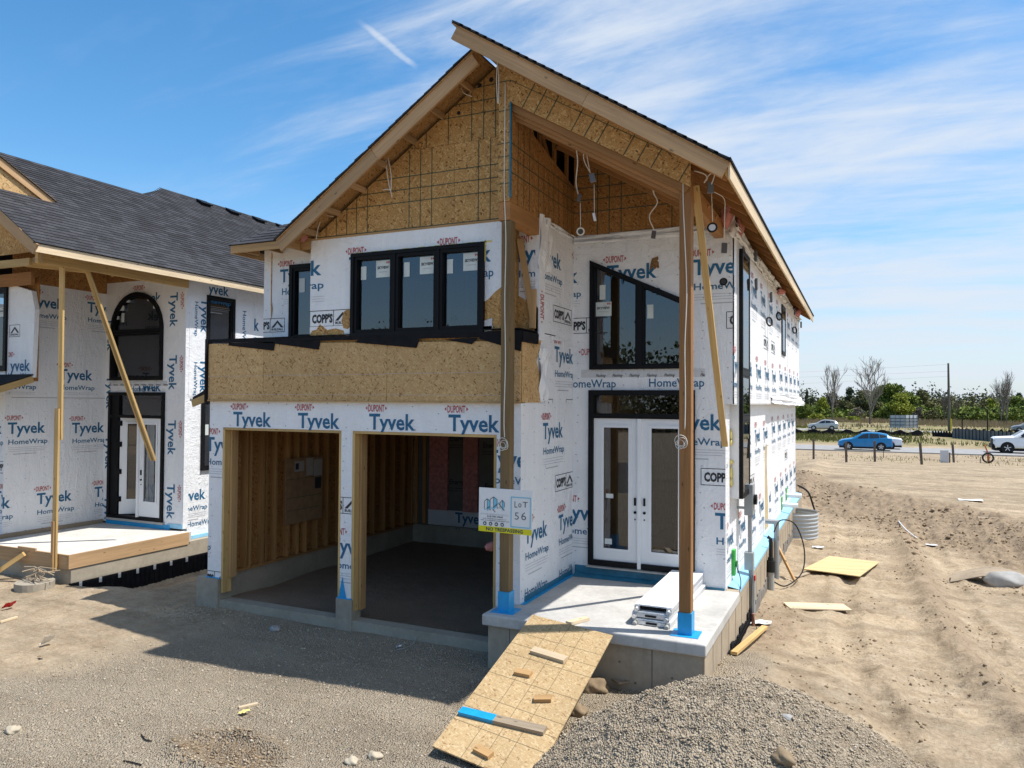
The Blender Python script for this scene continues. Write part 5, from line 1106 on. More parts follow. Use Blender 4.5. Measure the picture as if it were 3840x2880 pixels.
p.word('SKYLINE HOME BUILDERS INC.', .03, -.362, .43, .020, 3, .0); p.word('519-701-9449', .13, -.392, .235, .021, 2, .03); p.word('email: info@skylinehomebuilders.com', .065, -.418, .35, .014, 2, .01); p.word('web: www.skylinehomebuilders.com', .03, -.442, .43, .016, 2, .01)
p.word('NO TRESPASSING', .115, -.572, .545, .044, 2, .035)
p.word('L', .535, -.235, .04, .085, 2, 0); p.word('o', .59, -.23, .045, .085, 2, 0); p.word('T', .655, -.225, .07, .075, 2, 0); p.word('5', .54, -.395, .06, .10, 2, -.01); p.word('6', .635, -.395, .07, .11, 2, -.01)
for k in range(4):
    c = (.095 + .087 * k, -.480); p.poly([(c[0] + .026 * math.cos(t), c[1] + .026 * math.sin(t)) for t in np.linspace(0, 2 * math.pi, 15)[:-1]], 2)
p.done(sg, 'printed_lettering', SI, False)
p = Print(SG, (0, -.59, .787, 0), .006)
for k in range(4):
    c = (.095 + .087 * k, -.480); p.poly([(c[0] - .012, c[1] - .010), (c[0] + .012, c[1] - .010), (c[0] + .010, c[1] + .004), (c[0], c[1] + .012), (c[0] - .010, c[1] + .004)], 0)
p.done(sg, 'icon', [WHITE])
# scaffold planks
ang = math.atan2(-.05, 2.3)
for k, (z, dx, lab) in enumerate(((.722, 0, 'lowest of the three aluminium scaffold planks stacked on the porch slab'), (.808, -.015, 'middle aluminium scaffold plank of the stack on the porch slab'), (.894, .01, 'topmost aluminium scaffold plank with frosted white deck on the porch stack'))):
    t = thing('scaffold_plank', (0, 0, 0), lab, 'scaffold plank', 'scaffold planks stacked on the porch')
    m = MB(); m.box(-.235, .235, .03, 2.32, .055, .072); m.build('deck', ALUTOP, t)
    for sx in (-1, 1): r = MB(); r.box(min(sx * .20, sx * .238), max(sx * .20, sx * .238), .01, 2.35, .0, .054); r.build('side_rail', ALU, t)
    for yy in (.02, 2.32):
        if k == 2 and yy < 1: e = MB().box(-.19, .19, yy + .06, yy + .075, .002, .05); e.build('end_plate_or_shade', BLACKF, t)  # top plank is open here: black sheet stands in for the shade inside
        else:
            e = MB().box(-.20, .20, yy, yy + .012, .004, .052).build('end_plate_or_shade', ALU, t)
            if yy < 1: MB().tube([(-.07, yy - .003, .028), (.07, yy - .003, .028)], .014, 8).build('hand_slot', BLACKF, e)
        for sx in (-.205, .205): h = MB(); h.tube([(sx, yy - .06 if yy < 1 else yy + .08, .015), (sx, yy, .03)], .028, 8); h.box(sx - .03, sx + .03, yy - .02, yy + .05, .0, .062); h.build('hook', ALU if k else PVCG, t)
    t.matrix_basis = Matrix.Translation((-2.40 + dx, 9.40 + .02 * k, z)) @ Matrix.Rotation(-.015 + .01 * k, 4, 'Z')
# plywood ramp
TLr, TRr, BLr = Vector((-3.895, 9.09, .765)), Vector((-2.735, 8.87, .715)), Vector((-3.885, 6.56, .105))
exr = (TRr - TLr); eyr = (BLr - TLr); nr_ = exr.cross(eyr).normalized(); nr_ = nr_ if nr_.z > 0 else -nr_
rp = thing('plywood_ramp', BLr, 'sheet of strand board with nailed cleats leaning on the porch as a ramp', 'ramp')
MB().prism([TLr, TRr, TRr + eyr, BLr], -nr_ * .016).build('ramp_sheet', OSBR, rp)
FRr = Fr(TLr, exr, -eyr); FRr.n = nr_; FRr.v = -(eyr.normalized())
lnp = MB()
def rl(a, b): 
    a = TLr + exr * a[0] + eyr * a[1] + nr_ * .0015; b = TLr + exr * b[0] + eyr * b[1] + nr_ * .0015; d = (b - a).normalized(); s_ = d.cross(nr_) * .003; lnp.poly([a - s_, b - s_, b + s_, a + s_])
for u in (.31, .50, .69): rl((u, 0), (u, 1))
for v in (.17, .26, .34, .50, .66, .74, .83): rl((0, v), (1, v))
lnp.build('printed_line', simple('faded_ink', (.17, .13, .07), .8), rp, recalc=False)
def cleat(a, b, w, m, lab=None, name='cleat'):
    pa = onplane(*a, TLr, nr_) + nr_ * .022; pb = onplane(*b, TLr, nr_) + nr_ * .022; o = board(name, pa, pb, w, .04, m, rp, side=nr_.cross(pb - pa))
    if lab: o['label'] = lab
    return o
cleat((1997, 2443), (2122, 2481), .10, PINEW); cleat((1934, 2524), (1992, 2536), .085, PINE); cleat((2004, 2627), (2068, 2626), .085, PINE); cleat((1785, 2812), (1842, 2842), .085, PINE)
cleat((1728, 2672), (1857, 2704), .10, BLUE, 'blue painted cleat'); cleat((1857, 2704), (2045, 2748), .10, GREYW, 'bare grey cleat')
def loose(name, p0, p1, w, t, m, label, cat='board', group='loose boards lying on the site', side=(0, 0, 1)):
    if abs((Vector(p1) - Vector(p0)).normalized().z) < .6 and side == (0, 0, 1): side = (Vector(p1) - Vector(p0)).cross(Vector((0, 0, 1)))
    return tag(board(name, p0, p1, w, t, m, None, side=side), label, cat, group)
loose('board', (-3.36, 9.0, .745), (-3.22, 9.32, .742), .09, .038, PINEW, 'short pale board lying on the porch edge behind the ramp top')
a = gp(2950, 2277); b = gp(3178, 2290); loose('board', a + Vector((0, 0, .03)), b + Vector((0, 0, .06)), .42, .02, PINEW, 'weathered flat plank lying on the sand beside the foundation')
a = gp(2752, 2462); b = gp(2868, 2372); loose('board', a + Vector((0, 0, .04)), b + Vector((0, 0, .06)), .09, .04, PINEY, 'yellow timber lying in the dirt below the meter conduit')
loose('board', (-1.80, 17.45, .72), (-1.22, 16.6, gz(-1.22, 16.6) + .01), .07, .035, PINE, 'thin timber leaning from the foundation to the sand near the black pipe')
a = gp(2985, 2172); b = gp(3030, 2150); loose('board', a + Vector((0, 0, .02)), b + Vector((0, 0, .02)), .10, .02, GREYW, 'small weathered scrap beside the plywood sheet')
a = gp(0, 2335); b = gp(64, 2318); loose('stick', a + Vector((0, 0, .02)), b + Vector((0, 0, .02)), .035, .03, PINEW, 'pale stick on the sand at the far left')
a = gp(895, 2660); b = gp(966, 2646); loose('board', a + Vector((0, 0, .012)), b + Vector((0, 0, .012)), .05, .02, PINEW, 'pale splinter of timber lying on the gravel drive')
loose('board', (-15.35, 9.05, .05), (-14.85, 9.42, .50), .085, .085, PINEY, 'round yellow stake leaning on the form boards of the neighbouring porch')
a = gp(2245, 2540); b = gp(2345, 2602); loose('board', a + Vector((0, .1, .10)), b + Vector((0, .1, .10)), .25, .02, GREYW, 'weathered board at the foot of the porch wall behind the gravel heap')
# flat plywood sheet on the sand
A_, B_, C_, D_ = (gp(3012, 2146), gp(3110, 2096), gp(3298, 2120), gp(3224, 2180))
zs = max(v.z for v in (A_, B_, C_, D_)) + .05
ps_ = MB().prism([(v.x, v.y, zs + (.05 if i == 3 else 0)) for i, v in enumerate((A_, B_, C_, D_))], (0, 0, .016)).build('plywood_sheet', PLY); tag(ps_, 'square plywood sheet lying flat on the sand right of the house', 'plywood')
lp = MB()
for k in (.33, .5, .67):
    a = A_.lerp(B_, k); b = D_.lerp(C_, k); lp.poly([(a.x, a.y, zs + .018), (a.x + .03, a.y, zs + .018), (b.x + .03, b.y, zs + .07), (b.x, b.y, zs + .07)])
# stones
def rockthing(px, py, r, m, label, seed, flat=.6, lift=.3):
    g_ = gp(px, py); return tag(lump('rock', g_ + Vector((0, 0, r * flat * lift)), (r, r * .85, r * flat), m, None, seed, 3, .22), label, 'rock', 'stones lying about the site')
ROCKG = mk_conc('grey_stone', (.36, .35, .33)); ROCKT = mk_conc('tan_stone', (.50, .43, .32)); CLODM = mk_conc('clay_clod', (.27, .20, .125))
rockthing(1032, 2362, .085, ROCKG, 'grey round stone in the shade in front of the left garage opening', 1); rockthing(48, 2748, .08, ROCKT, 'tan stone near the lower left corner of the drive', 2)
rockthing(1404, 2850, .075, ROCKT, 'pale stone on the drive left of the ramp foot', 3); rockthing(1318, 2872, .07, ROCKT, 'white stone at the bottom edge left of the ramp foot', 4)
rockthing(2235, 2592, .17, CLODM, 'large brown clod beside the right edge of the ramp', 5, .7); rockthing(2165, 2680, .12, CLODM, 'smaller brown clod against the ramp edge', 6, .7); rockthing(2938, 2852, .09, CLODM, 'brown clod at the bottom of the gravel heap', 7, .7)
rockthing(2950, 2695, .05, ROCKG, 'blue grey stone on the face of the gravel heap', 9)
bl_ = gp(3745, 2195); tag(lump('boulder', bl_ + Vector((.12, .1, .10)), (.40, .30, .20), ROCKG, None, 11, 3, .12), 'pale boulder under a bent board at the right', 'boulder')
bb_ = MB(); p0 = gp(3560, 2178); 
for i in range(11):
    t = i / 10; x = p0.x + 1.55 * t; y = p0.y + .10 * t; z = gz(x, y) * .0 + p0.z + .05 + .20 * math.sin(math.pi * min(1, t * .95)) ** 1.3
    bb_.v += [(x, y - .16, z - .03), (x + .1, y + .45, z + .05)]
for i in range(10): bb_.f.append((2 * i, 2 * i + 2, 2 * i + 3, 2 * i + 1)); bb_.m.append(0)
o = bb_.build('bent_board', GREYW, recalc=False); sm = o.modifiers.new('t', 'SOLIDIFY'); sm.thickness = .015; tag(o, 'warped brown board arched over the boulder', 'board')
# bits of litter
def scrap(px, py, w, h, m, label, name='paper_scrap', cat='litter', tilt=.2):
    g_ = gp(px, py); mb = MB(); n = 4; r_ = random.Random(px)
    for i in range(n + 1):
        for j in range(n + 1): mb.v.append((g_.x + (i / n - .5) * w, g_.y + (j / n - .5) * h, g_.z + .012 + .03 * r_.random() + tilt * .1 * i / n))
    for i in range(n):
        for j in range(n): a = i * (n + 1) + j; mb.f.append((a, a + n + 1, a + n + 2, a + 1)); mb.m.append(0)
    return tag(mb.build(name, m, None, recalc=False), label, cat, 'litter on the ground')
scrap(177, 2424, .12, .16, PAPER, 'cream paper scrap standing up on the sand at left', tilt=1.2); scrap(153, 2470, .10, .05, simple('cardboard', (.30, .23, .15), .8), 'brown cardboard scrap on the sand below the cream paper'); scrap(33, 2285, .12, .18, REDP, 'red plastic rag on the sand at far left', tilt=1.0); scrap(915, 2682, .10, .10, FOAM, 'yellow foam crumb on the gravel drive')
scrap(1497, 2427, .07, .06, WHITEG, 'white chip in the shade before the right garage opening'); scrap(3068, 2058, .28, .16, WHITEG, 'white plastic scrap beside the window well'); scrap(3640, 1878, .7, .5, PAPER, 'white sheet lying on the dirt near the right edge'); scrap(3498, 2042, .5, .25, WHITEG, 'white plastic strip on the dirt bank'); scrap(3705, 1945, .5, .3, GREYW, 'pale scrap on the bank at right'); scrap(2850, 2350, .35, .25, PAPER, 'white paper at the foot of the meter conduit')
def hose(pts, r, m, name, label, cat, group=None):
    P = [Vector(q) for q in pts]; out = []
    for i in range(len(P) - 1):
        a = P[max(i - 1, 0)]; b = P[i]; c = P[i + 1]; d = P[min(i + 2, len(P) - 1)]
        for k in range(6):
            t = k / 6; out.append(.5 * ((2 * b) + (c - a) * t + (2 * a - 5 * b + 4 * c - d) * t * t + (3 * b - a - 3 * c + d) * t ** 3))
    out.append(P[-1]); return tag(MB().tube(out, r, 5).build(name, m, None, True), label, cat, group)
up = Vector((0, 0, .012))
hose([gp(1488, 2435) + up, gp(1520, 2430) + up, gp(1553, 2412) + up, gp(1567, 2388) + Vector((0, 0, .03))], .009, simple('grey_cable', (.33, .32, .30), .5), 'cable_scrap', 'grey curved cable offcut on the shaded drive', 'cable')
hose([gp(530, 2765) + up, gp(545, 2782) + up, gp(568, 2790) + up], .007, RUBBER, 'cable_scrap', 'short dark curved offcut on the drive left of the dug patch', 'cable'); hose([gp(463, 2862) + up, gp(500, 2872) + up, gp(530, 2876) + up], .007, RUBBER, 'cable_scrap', 'dark cable offcut at the bottom left edge', 'cable')
hose([(-1.60, 16.2, .92), (-1.5, 16.5, 1.12), (-1.25, 16.9, 1.0), (-1.08, 17.0, .5), (-1.1, 16.7, .05), (-1.35, 16.0, -.10), (-1.55, 15.7, .02)], .014, RUBBER, 'hose', 'black hose looping from the grey pipe down to the sand', 'hose')
hose([gp(3370, 1965) + up, gp(3400, 1995) + up, gp(3440, 2018) + up], .02, WHITEG, 'pipe_offcut', 'white curved pipe offcut lying on the bank', 'pipe')
hose([(-1.80, 25.45, .95), (-1.5, 25.5, .75), (-1.35, 25.6, .3), (-1.3, 25.7, .1)], .03, RUBBER, 'hose', 'black hose hanging at the far corner of the house', 'hose')
lump_scrap = tag(lump('insulation_scrap', aty(1835, 2050, 9.9), (.07, .05, .07), PINK, None, 40, 2, .4), 'pink insulation scrap caught on the right jamb of the garage', 'insulation')
# electric meter, pipes and vents on the right wall
mt = thing('electric_meter', (-1.66, 13.0, 1.7), 'grey electric meter box with conduit on the right wall', 'electric meter')
MB().box(-1.735, -1.60, 12.86, 13.14, 1.70, 2.20).build('meter_box', METALG, mt); MB().tube([(-1.598, 13.0, 1.95), (-1.55, 13.0, 1.95)], .085, 12).build('meter_socket', BLACKF, mt)
MB().tube([(-1.66, 13.0, 1.70), (-1.66, 13.0, .95)], .035, 9).build('conduit', METALG, mt); MB().box(-1.74, -1.60, 12.90, 13.09, .80, 1.08).build('junction_box', METALG, mt); MB().tube([(-1.645, 13.0, .80), (-1.62, 13.0, .6), (-1.62, 13.0, -.35)], .045, 9).build('conduit', METALG, mt)
for z in (2.15, 1.82): MB().box(-1.86, -1.73, 12.86, 12.90, z - .02, z + .02).build('bracket', METALG, mt)
MB().box(-1.62, -1.573, 12.97, 13.03, .62, .70).build('tag', REDP, mt); MB().tube([(-1.60, 12.9, .1), (-1.59, 12.9, -.35)], .028, 8).build('conduit', simple('copper_pipe', (.38, .17, .10), .5), mt)
t = thing('drain_pipe', (-1.60, 15.57, 0), 'black pipe with coupling on a grey standpipe beside the foundation', 'pipe'); MB().tube([(-1.66, 15.57, .92), (-1.60, 15.57, .88), (-1.60, 15.57, .5)], .036, 9).build('pipe', RUBBER, t); MB().tube([(-1.60, 15.57, .52), (-1.60, 15.57, .46), (-1.60, 15.57, .46), (-1.60, 15.57, .24)], [.055, .055, .085, .085], 12).build('coupling', RUBBER, t); MB().tube([(-1.60, 15.57, .25), (-1.60, 15.57, -.4)], .068, 12).build('standpipe', PVCG, t)
t = thing('service_pipe', (-1.60, 16.7, 0), 'grey conduit with tee head standing against the foundation', 'pipe'); MB().tube([(-1.60, 16.7, 1.05), (-1.60, 16.7, -.4)], .055, 10).build('pipe', METALG, t); MB().tube([(-1.82, 16.7, 1.05), (-1.55, 16.7, 1.05)], .05, 10).build('tee_head', METALG, t)
for y, z, lab in ((20.6, .92, 'nearer white vent pipe with green flange on the right wall'), (21.9, 1.02, 'farther white vent pipe with green flange on the right wall')):
    t = thing('vent_pipe', (-1.85, y, z), lab, 'vent pipe', 'vent pipes on the right wall'); MB().tube([(-1.86, y, z), (-1.45, y, z)], .06, 10).build('pipe', WHITE, t); MB().box(-1.852, -1.83, y - .11, y + .11, z - .13, z + .2).build('flange', GREEN, t)
t = thing('outlet_cover', (-1.84, 12.35, .95), 'green plastic outlet cover low on the right wall near the corner', 'outlet cover'); MB().box(-1.852, -1.80, 12.28, 12.42, .82, 1.22).build('cover', GREEN, t); MB().tube([(-1.80, 12.35, 1.0), (-1.77, 12.35, 1.0)], .05, 8).build('plug', simple('dark_green', (.02, .15, .03), .5), t)
hose([(-1.79, 12.4, .95), (-1.70, 12.2, .80), (-1.66, 11.9, .72)], .008, RUBBER, 'outlet_cable', 'black cable from the green outlet cover to the ledge', 'cable'); hose([(-1.60, 12.8, .75), (-1.60, 12.7, .2), (-1.50, 12.75, -.15)], .006, RUBBER, 'meter_cable', 'thin dark cable hanging beside the meter conduit', 'cable')
# corrugated window well
ww = MB(); cx_, cy_ = -1.50, 22.3; nn_ = 22; K = 40
for k in range(K + 1):
    z = -.45 + 1.02 * k / K; rr_ = .50 + .018 * math.sin(2 * math.pi * k / K * 10)
    for i in range(nn_ + 1): t_ = -math.pi / 2 + math.pi * i / nn_; ww.v.append((-1.67 + (.62 + rr_ - .5) * math.cos(t_), cy_ + (rr_ + .08) * math.sin(t_), z))
for k in range(K):
    for i in range(nn_): a = k * (nn_ + 1) + i; ww.f.append((a, a + 1, a + nn_ + 2, a + nn_ + 1)); ww.m.append(0)
o = ww.build('window_well', simple('galvanised_steel', (.46, .47, .46), .45, .5, .35, .06), None, True); tag(o, 'corrugated steel window well against the right foundation', 'window well')
# concrete collar and wire heap before the neighbour porch
g_ = gp(130, 2205); col_ = MB(); col_.tube([g_ + Vector((0, 0, -.15)), g_ + Vector((0, 0, .13))], .33, 22)
o = col_.build('concrete_collar', CONC); tag(o, 'round concrete collar in the sand before the neighbouring porch', 'concrete collar')
wh = MB(); r_ = random.Random(2)
for k in range(16):
    a = r_.uniform(0, 6.28); L = r_.uniform(.3, .75); c = g_ + Vector((r_.uniform(-.15, .25), r_.uniform(-.1, .15), .15 + .012 * k)); dv = Vector((math.cos(a), math.sin(a) * .6, r_.uniform(-.1, .25))) * L / 2
    wh.tube([c - dv, c + Vector((0, 0, .06)), c + dv], .010, 5)
o = wh.build('twig_heap', GREYW); tag(o, 'heap of grey twigs and wire on the concrete collar at left', 'twig heap')
# ladder inside the hall
t = thing('ladder', (-2.75, 13.6, .8), 'wooden ladder standing inside the hall behind the right door leaf', 'ladder')
for dx in (0, .42): board('rail', (-2.95 + dx, 13.1, .79), (-2.80 + dx * .9, 14.2, 3.35), .09, .04, DARKT, t)
for k in range(8): f_ = .08 + .115 * k; q = Vector((-2.95, 13.1, .79)).lerp(Vector((-2.80, 14.2, 3.35)), f_); board('rung', q, q + Vector((.40, 0, 0)), .03, .10, DARKT, t)
# loose wires and boxes hanging from the eaves
GW = 'cables hanging from the unfinished house'
def cable(pts, label, r=.007, m=WIRE): return hose(pts, r, m, 'hanging_cable', label, 'cable', GW)
def lg(px, py, y): return aty(px, py, y)
Y0 = 9.5
cable([lg(1752, 280, Y0), lg(1730, 310, Y0), lg(1735, 345, Y0), lg(1770, 362, Y0)], 'white cable loop under the left gable near the peak'); cable([lg(1866, 222, 9.1), lg(1862, 300, 9.1), lg(1866, 378, 9.1), lg(1870, 378, 9.1), lg(1870, 290, 9.1), lg(1866, 235, 9.1)], 'white cable pair hanging straight at the gable peak')
cable([lg(1480, 548, Y0), lg(1452, 562, Y0), lg(1448, 610, Y0), lg(1458, 690, Y0), lg(1466, 712, Y0), lg(1466, 650, Y0), lg(1452, 580, Y0)], 'white cable loop halfway down the left gable', .008); cable([lg(1436, 712, Y0), lg(1462, 712, Y0), lg(1470, 740, Y0)], 'white cable tail below the halfway gable loop')
cable([lg(1186, 897, Y0), lg(1192, 860, Y0), lg(1212, 812, Y0), lg(1250, 812, Y0)], 'white cable bent over at the lower end of the left gable')
def coil(c, r, n, label_parent):
    m = MB()
    for k in range(n): m.ring(c + Vector((r * .25 * math.sin(k * 2.1), .01 * k, r * .3 * math.cos(k * 1.7))), (.25 * math.sin(k), 1, .3 * math.cos(k)), r * (1 - .12 * k), .0045, 16, 5)
    return m
def drop(px0, pts, y, cp, label):
    o = cable([lg(a, b, y) for a, b in pts], label, .0065); m = coil(lg(*cp, y), .075, 4, None).build('coil', WIRE, o, True); return o
drop(0, [(1895, 310), (1893, 480), (1891, 700), (1897, 900), (1893, 1120), (1895, 1350), (1890, 1560), (1892, 1640)], 9.14, (1885, 1668), 'long white cable stapled down the left porch post ending in a coil'); drop(0, [(2562, 645), (2562, 760), (2568, 900), (2575, 1100), (2568, 1300), (2570, 1480), (2568, 1610)], 9.20, (2553, 1660), 'long white cable hanging down the right porch post ending in a coil')
def jbox(c, w, h, m, label, rot=0.0):
    o = MB().box(-w / 2, w / 2, -.02, .02, -h / 2, h / 2).build('junction_box', m, None, wm=Matrix.Translation(c) @ Matrix.Rotation(rot, 4, 'Y') @ Matrix.Rotation(.3, 4, 'Z')); return tag(o, label, 'junction box', 'junction boxes hanging from the roof')
def lamp(c, r, label, disc=True, m=RUBBER, ax=(.1, -1, .15)):
    o = MB().ring(c, ax, r, r * .22, 20, 6).build('recessed_light_ring', m, None, True)
    if disc: a = Vector(ax).normalized(); d1 = a.orthogonal().normalized(); d2 = a.cross(d1); b = MB(); b.poly([Vector(c) + (d1 * math.cos(t) + d2 * math.sin(t)) * r * .85 for t in np.linspace(0, 2 * math.pi, 17)[:-1]]); b.build('lens', WHITE if disc == 1 else simple('dark_lens', (.05, .05, .05), .4), o, recalc=False)
    return tag(o, label, 'ceiling light', 'loose ceiling lights hanging on their cables')
c = lg(2221, 667, 9.9); jbox(c, .075, .115, BOXG, 'blue grey junction box hanging on two cables under the porch roof', -.25); cable([lg(2214, 412, 9.4), lg(2206, 520, 9.6), lg(2188, 590, 9.8), lg(2215, 650, 9.9)], 'white cable from the rake band to the blue grey junction box'); cable([lg(2212, 412, 9.4), lg(2210, 500, 9.6), lg(2200, 570, 9.8), lg(2214, 650, 9.9)], 'second white cable to the blue grey junction box')
cable([lg(2228, 690, 9.9), lg(2229, 815, 9.9)], 'thin wire below the blue grey junction box', .005); o = MB().tube([lg(2226, 800, 9.9), lg(2232, 828, 9.9)], .02, 8).build('wire_connector', WHITE); tag(o, 'white connector at the end of the thin wire', 'connector')
c = lg(2172, 742, 10.2); jbox(c, .05, .10, BOXD, 'dark junction box hanging left of the blue grey one', .2); cable([lg(2155, 530, 9.8), lg(2166, 600, 10.), lg(2160, 680, 10.2), lg(2168, 728, 10.2)], 'white cable to the dark junction box on the left', .010); cable([lg(2176, 760, 10.2), lg(2177, 850, 10.2)], 'thin wire to the small round light', .005); lamp(lg(2177, 868, 10.2), .05, 'small dark round light with pale rim hanging at the left of the porch', 2, WIRE, (.5, -1, -.3))
cable([lg(2443, 662, 10.6), lg(2450, 720, 10.7), lg(2465, 760, 10.8), lg(2435, 810, 10.9), lg(2452, 860, 11)], 'wavy white cable above the porch window', .009); cable([lg(2437, 660, 10.6), lg(2440, 690, 10.6), lg(2452, 722, 10.7)], 'short white cable strand beside the wavy one', .008); jbox(lg(2451, 880, 11.0), .065, .11, BOXD, 'dark junction box hanging in front of the wrap above the porch window', .15)
jbox(lg(2664, 703, 9.6), .075, .14, BOXG, 'blue grey junction box hanging right of the right post', .05); cable([lg(2668, 722, 9.6), lg(2672, 830, 9.6)], 'thin wire from the right box to the black ring light', .005); lamp(lg(2671, 853, 9.6), .055, 'black ring light with white lens hanging right of the right post', 1)
cable([lg(2602, 640, 9.3), lg(2640, 652, 9.35), lg(2652, 668, 9.4), lg(2640, 685, 9.4), lg(2660, 655, 9.4), lg(2680, 652, 9.4), lg(2668, 690, 9.5)], 'tangled white cable at the top of the right post', .008); cable([lg(2678, 720, 9.6), lg(2715, 745, 9.8), lg(2718, 800, 10), lg(2715, 900, 10.8)], 'thin white cable trailing from the right box to the eave', .005)
jbox(lg(2716, 930, 11.55), .08, .15, BOXD, 'dark junction box hanging at the upper right corner of the entrance wall', .05); lamp(lg(2713, 1056, 11.55), .05, 'dark round light lying against the wrap near the right corner', 2, RUBBER)
for i, (px, py, y, lab) in enumerate(((2834, 960, 13.4, 'dark box under the side eave nearest the front'), (2836, 1066, 13.5, 'dark tilted box on the side wall in front of the printed wrap'), (2892, 1115, 15.9, 'grey tilted box hanging on the side wall near the second window'), (2980, 1168, 21.8, 'small dark box under the side eave at the far end'), (3004, 1218, 24.2, 'tiny dark box at the far upper corner of the side wall'))):
    d = aty(px, py, y); x = -1.60; k = (x - CAM.x) / (d.x - CAM.x); c = CAM + (d - CAM) * k; o = MB().box(-.02, .02, -.06, .06, -.09, .09).build('junction_box', BOXD, None, wm=Matrix.Translation(c) @ Matrix.Rotation(.4 if i in (1, 2) else 0, 4, 'X')); tag(o, lab, 'junction box', 'junction boxes hanging along the side eave')
for px, py, lab in ((2885, 1206, 'pale slim ring light against the side wall, lowest of three'), (2921, 1186, 'black ring light beside the second side window'), (2980, 1238, 'black ring light beyond the second side window')):
    d = ray(px, py); c = CAM + d * (-1.66 - CAM.x) / d.x; lamp(c, .085, lab, False, RUBBER, (1, -.6, .1)); cable([c + Vector((0, 0, .08)), c + Vector((-.02, .05, .5))], 'thin white wire above the ' + lab.split(',')[0], .005)

# ------------------------------------------------------------------ loose gravel (nobody could count it)
def stones(name, pts, sizes, m, seed):
    r = np.random.default_rng(seed); n = len(pts); base = np.array([(1, 0, 0), (-1, 0, 0), (0, 1, 0), (0, -1, 0), (0, 0, 1), (0, 0, -1)], float)
    fc = np.array([(0, 2, 4), (2, 1, 4), (1, 3, 4), (3, 0, 4), (2, 0, 5), (1, 2, 5), (3, 1, 5), (0, 3, 5)])
    V = base[None] * (sizes[:, None, None] * r.uniform(.55, 1.25, (n, 6, 1))) + r.normal(0, .15, (n, 6, 3)) * sizes[:, None, None]
    a = r.uniform(0, 6.28, n); ca, sa = np.cos(a), np.sin(a); X = V[..., 0] * ca[:, None] - V[..., 1] * sa[:, None]; Y = V[..., 0] * sa[:, None] + V[..., 1] * ca[:, None]; V = np.stack([X, Y, V[..., 2] * .7], -1) + pts[:, None]
    F = (fc[None] + (np.arange(n) * 6)[:, None, None]).reshape(-1, 3); me = bpy.data.meshes.new(name); me.vertices.add(n * 6); me.vertices.foreach_set('co', V.ravel()); me.loops.add(F.size); me.loops.foreach_set('vertex_index', F.ravel().astype(np.int32)); me.polygons.add(len(F)); me.polygons.foreach_set('loop_start', (np.arange(len(F)) * 3).astype(np.int32))
    at = me.color_attributes.new('shade', 'FLOAT_COLOR', 'POINT'); k = np.repeat(r.uniform(0, 1, n), 6); at.data.foreach_set('color', np.stack([k, k, k, np.ones_like(k)], 1).astype(np.float32).ravel()); me.update(); me.validate(); me.materials.append(m)
    o = link(bpy.data.objects.new(name, me)); o['kind'] = 'stuff'; return o
def stone_mat(name, stops):
    g = G(name, .92, .12); g.col(g.mix(1.0, g.ramp(g.sepc(g.attr('shade'))[0], stops), g.ramp(g.noise(40, 4, .7), [(.3, .8), (.7, 1.15)]), 'MULTIPLY')); return g.m
SM = stone_mat('gravel_stone', [(0, (.29, .228, .158)), (.35, (.385, .315, .227)), (.85, (.445, .372, .275)), (1, (.53, .465, .37))]); SD = stone_mat('dirt_clod', [(0, (.17, .115, .07)), (.6, (.31, .23, .145)), (1, (.42, .33, .225))])
def scat(n, x0, x1, y0, y1, s0, s1, keep, seed, m, name, pw=3.0):
    r = np.random.default_rng(seed); x = r.uniform(x0, x1, n); y = r.uniform(y0, y1, n); k = r.uniform(0, 1, n) < keep(x, y); x, y = x[k], y[k]; s = s0 + (s1 - s0) * r.uniform(0, 1, len(x)) ** pw; z = h_all(x, y) + s * .15
    return stones(name, np.stack([x, y, z], 1), s, m, seed)
scat(120000, -3.2, 1.6, 4.9, 9.4, .004, .018, lambda x, y: masks(x, y)[3], 1, SM, 'heap_gravel', 4)
scat(60000, -13, -1.5, 4.2, 11.5, .004, .022, lambda x, y: masks(x, y)[0] * (1 - masks(x, y)[3]) * ((y < 9.5) | (x > -1.8)), 2, SM, 'drive_gravel', 4)
scat(26000, -3.5, 7, 17, 38, .008, .075, lambda x, y: masks(x, y)[1] * np.clip(.35 + 2.4 * fbm(x, y, .5, 3, 59), .05, 1), 3, SD, 'bank_clods', 5)
scat(14000, -1.8, 4, 8, 26, .004, .034, lambda x, y: np.clip(3.2 * fbm(x, y, .7, 3, 58), 0, 1), 4, SD, 'dirt_crumbs', 4)
scat(1600, -11, -9, 8.7, 10.0, .01, .03, lambda x, y: np.exp(-((x + 9.9) / .7) ** 2 - ((y - 9.2) / .4) ** 2), 5, SM, 'pier_gravel', 2)
scat(2600, -6.4, -5.1, 5.3, 6.15, .004, .026, lambda x, y: masks(x, y)[1], 6, SD, 'patch_clods', 4)
# ------------------------------------------------------------------ across the road
def sz(px, py, y): return aty(px, py, y)
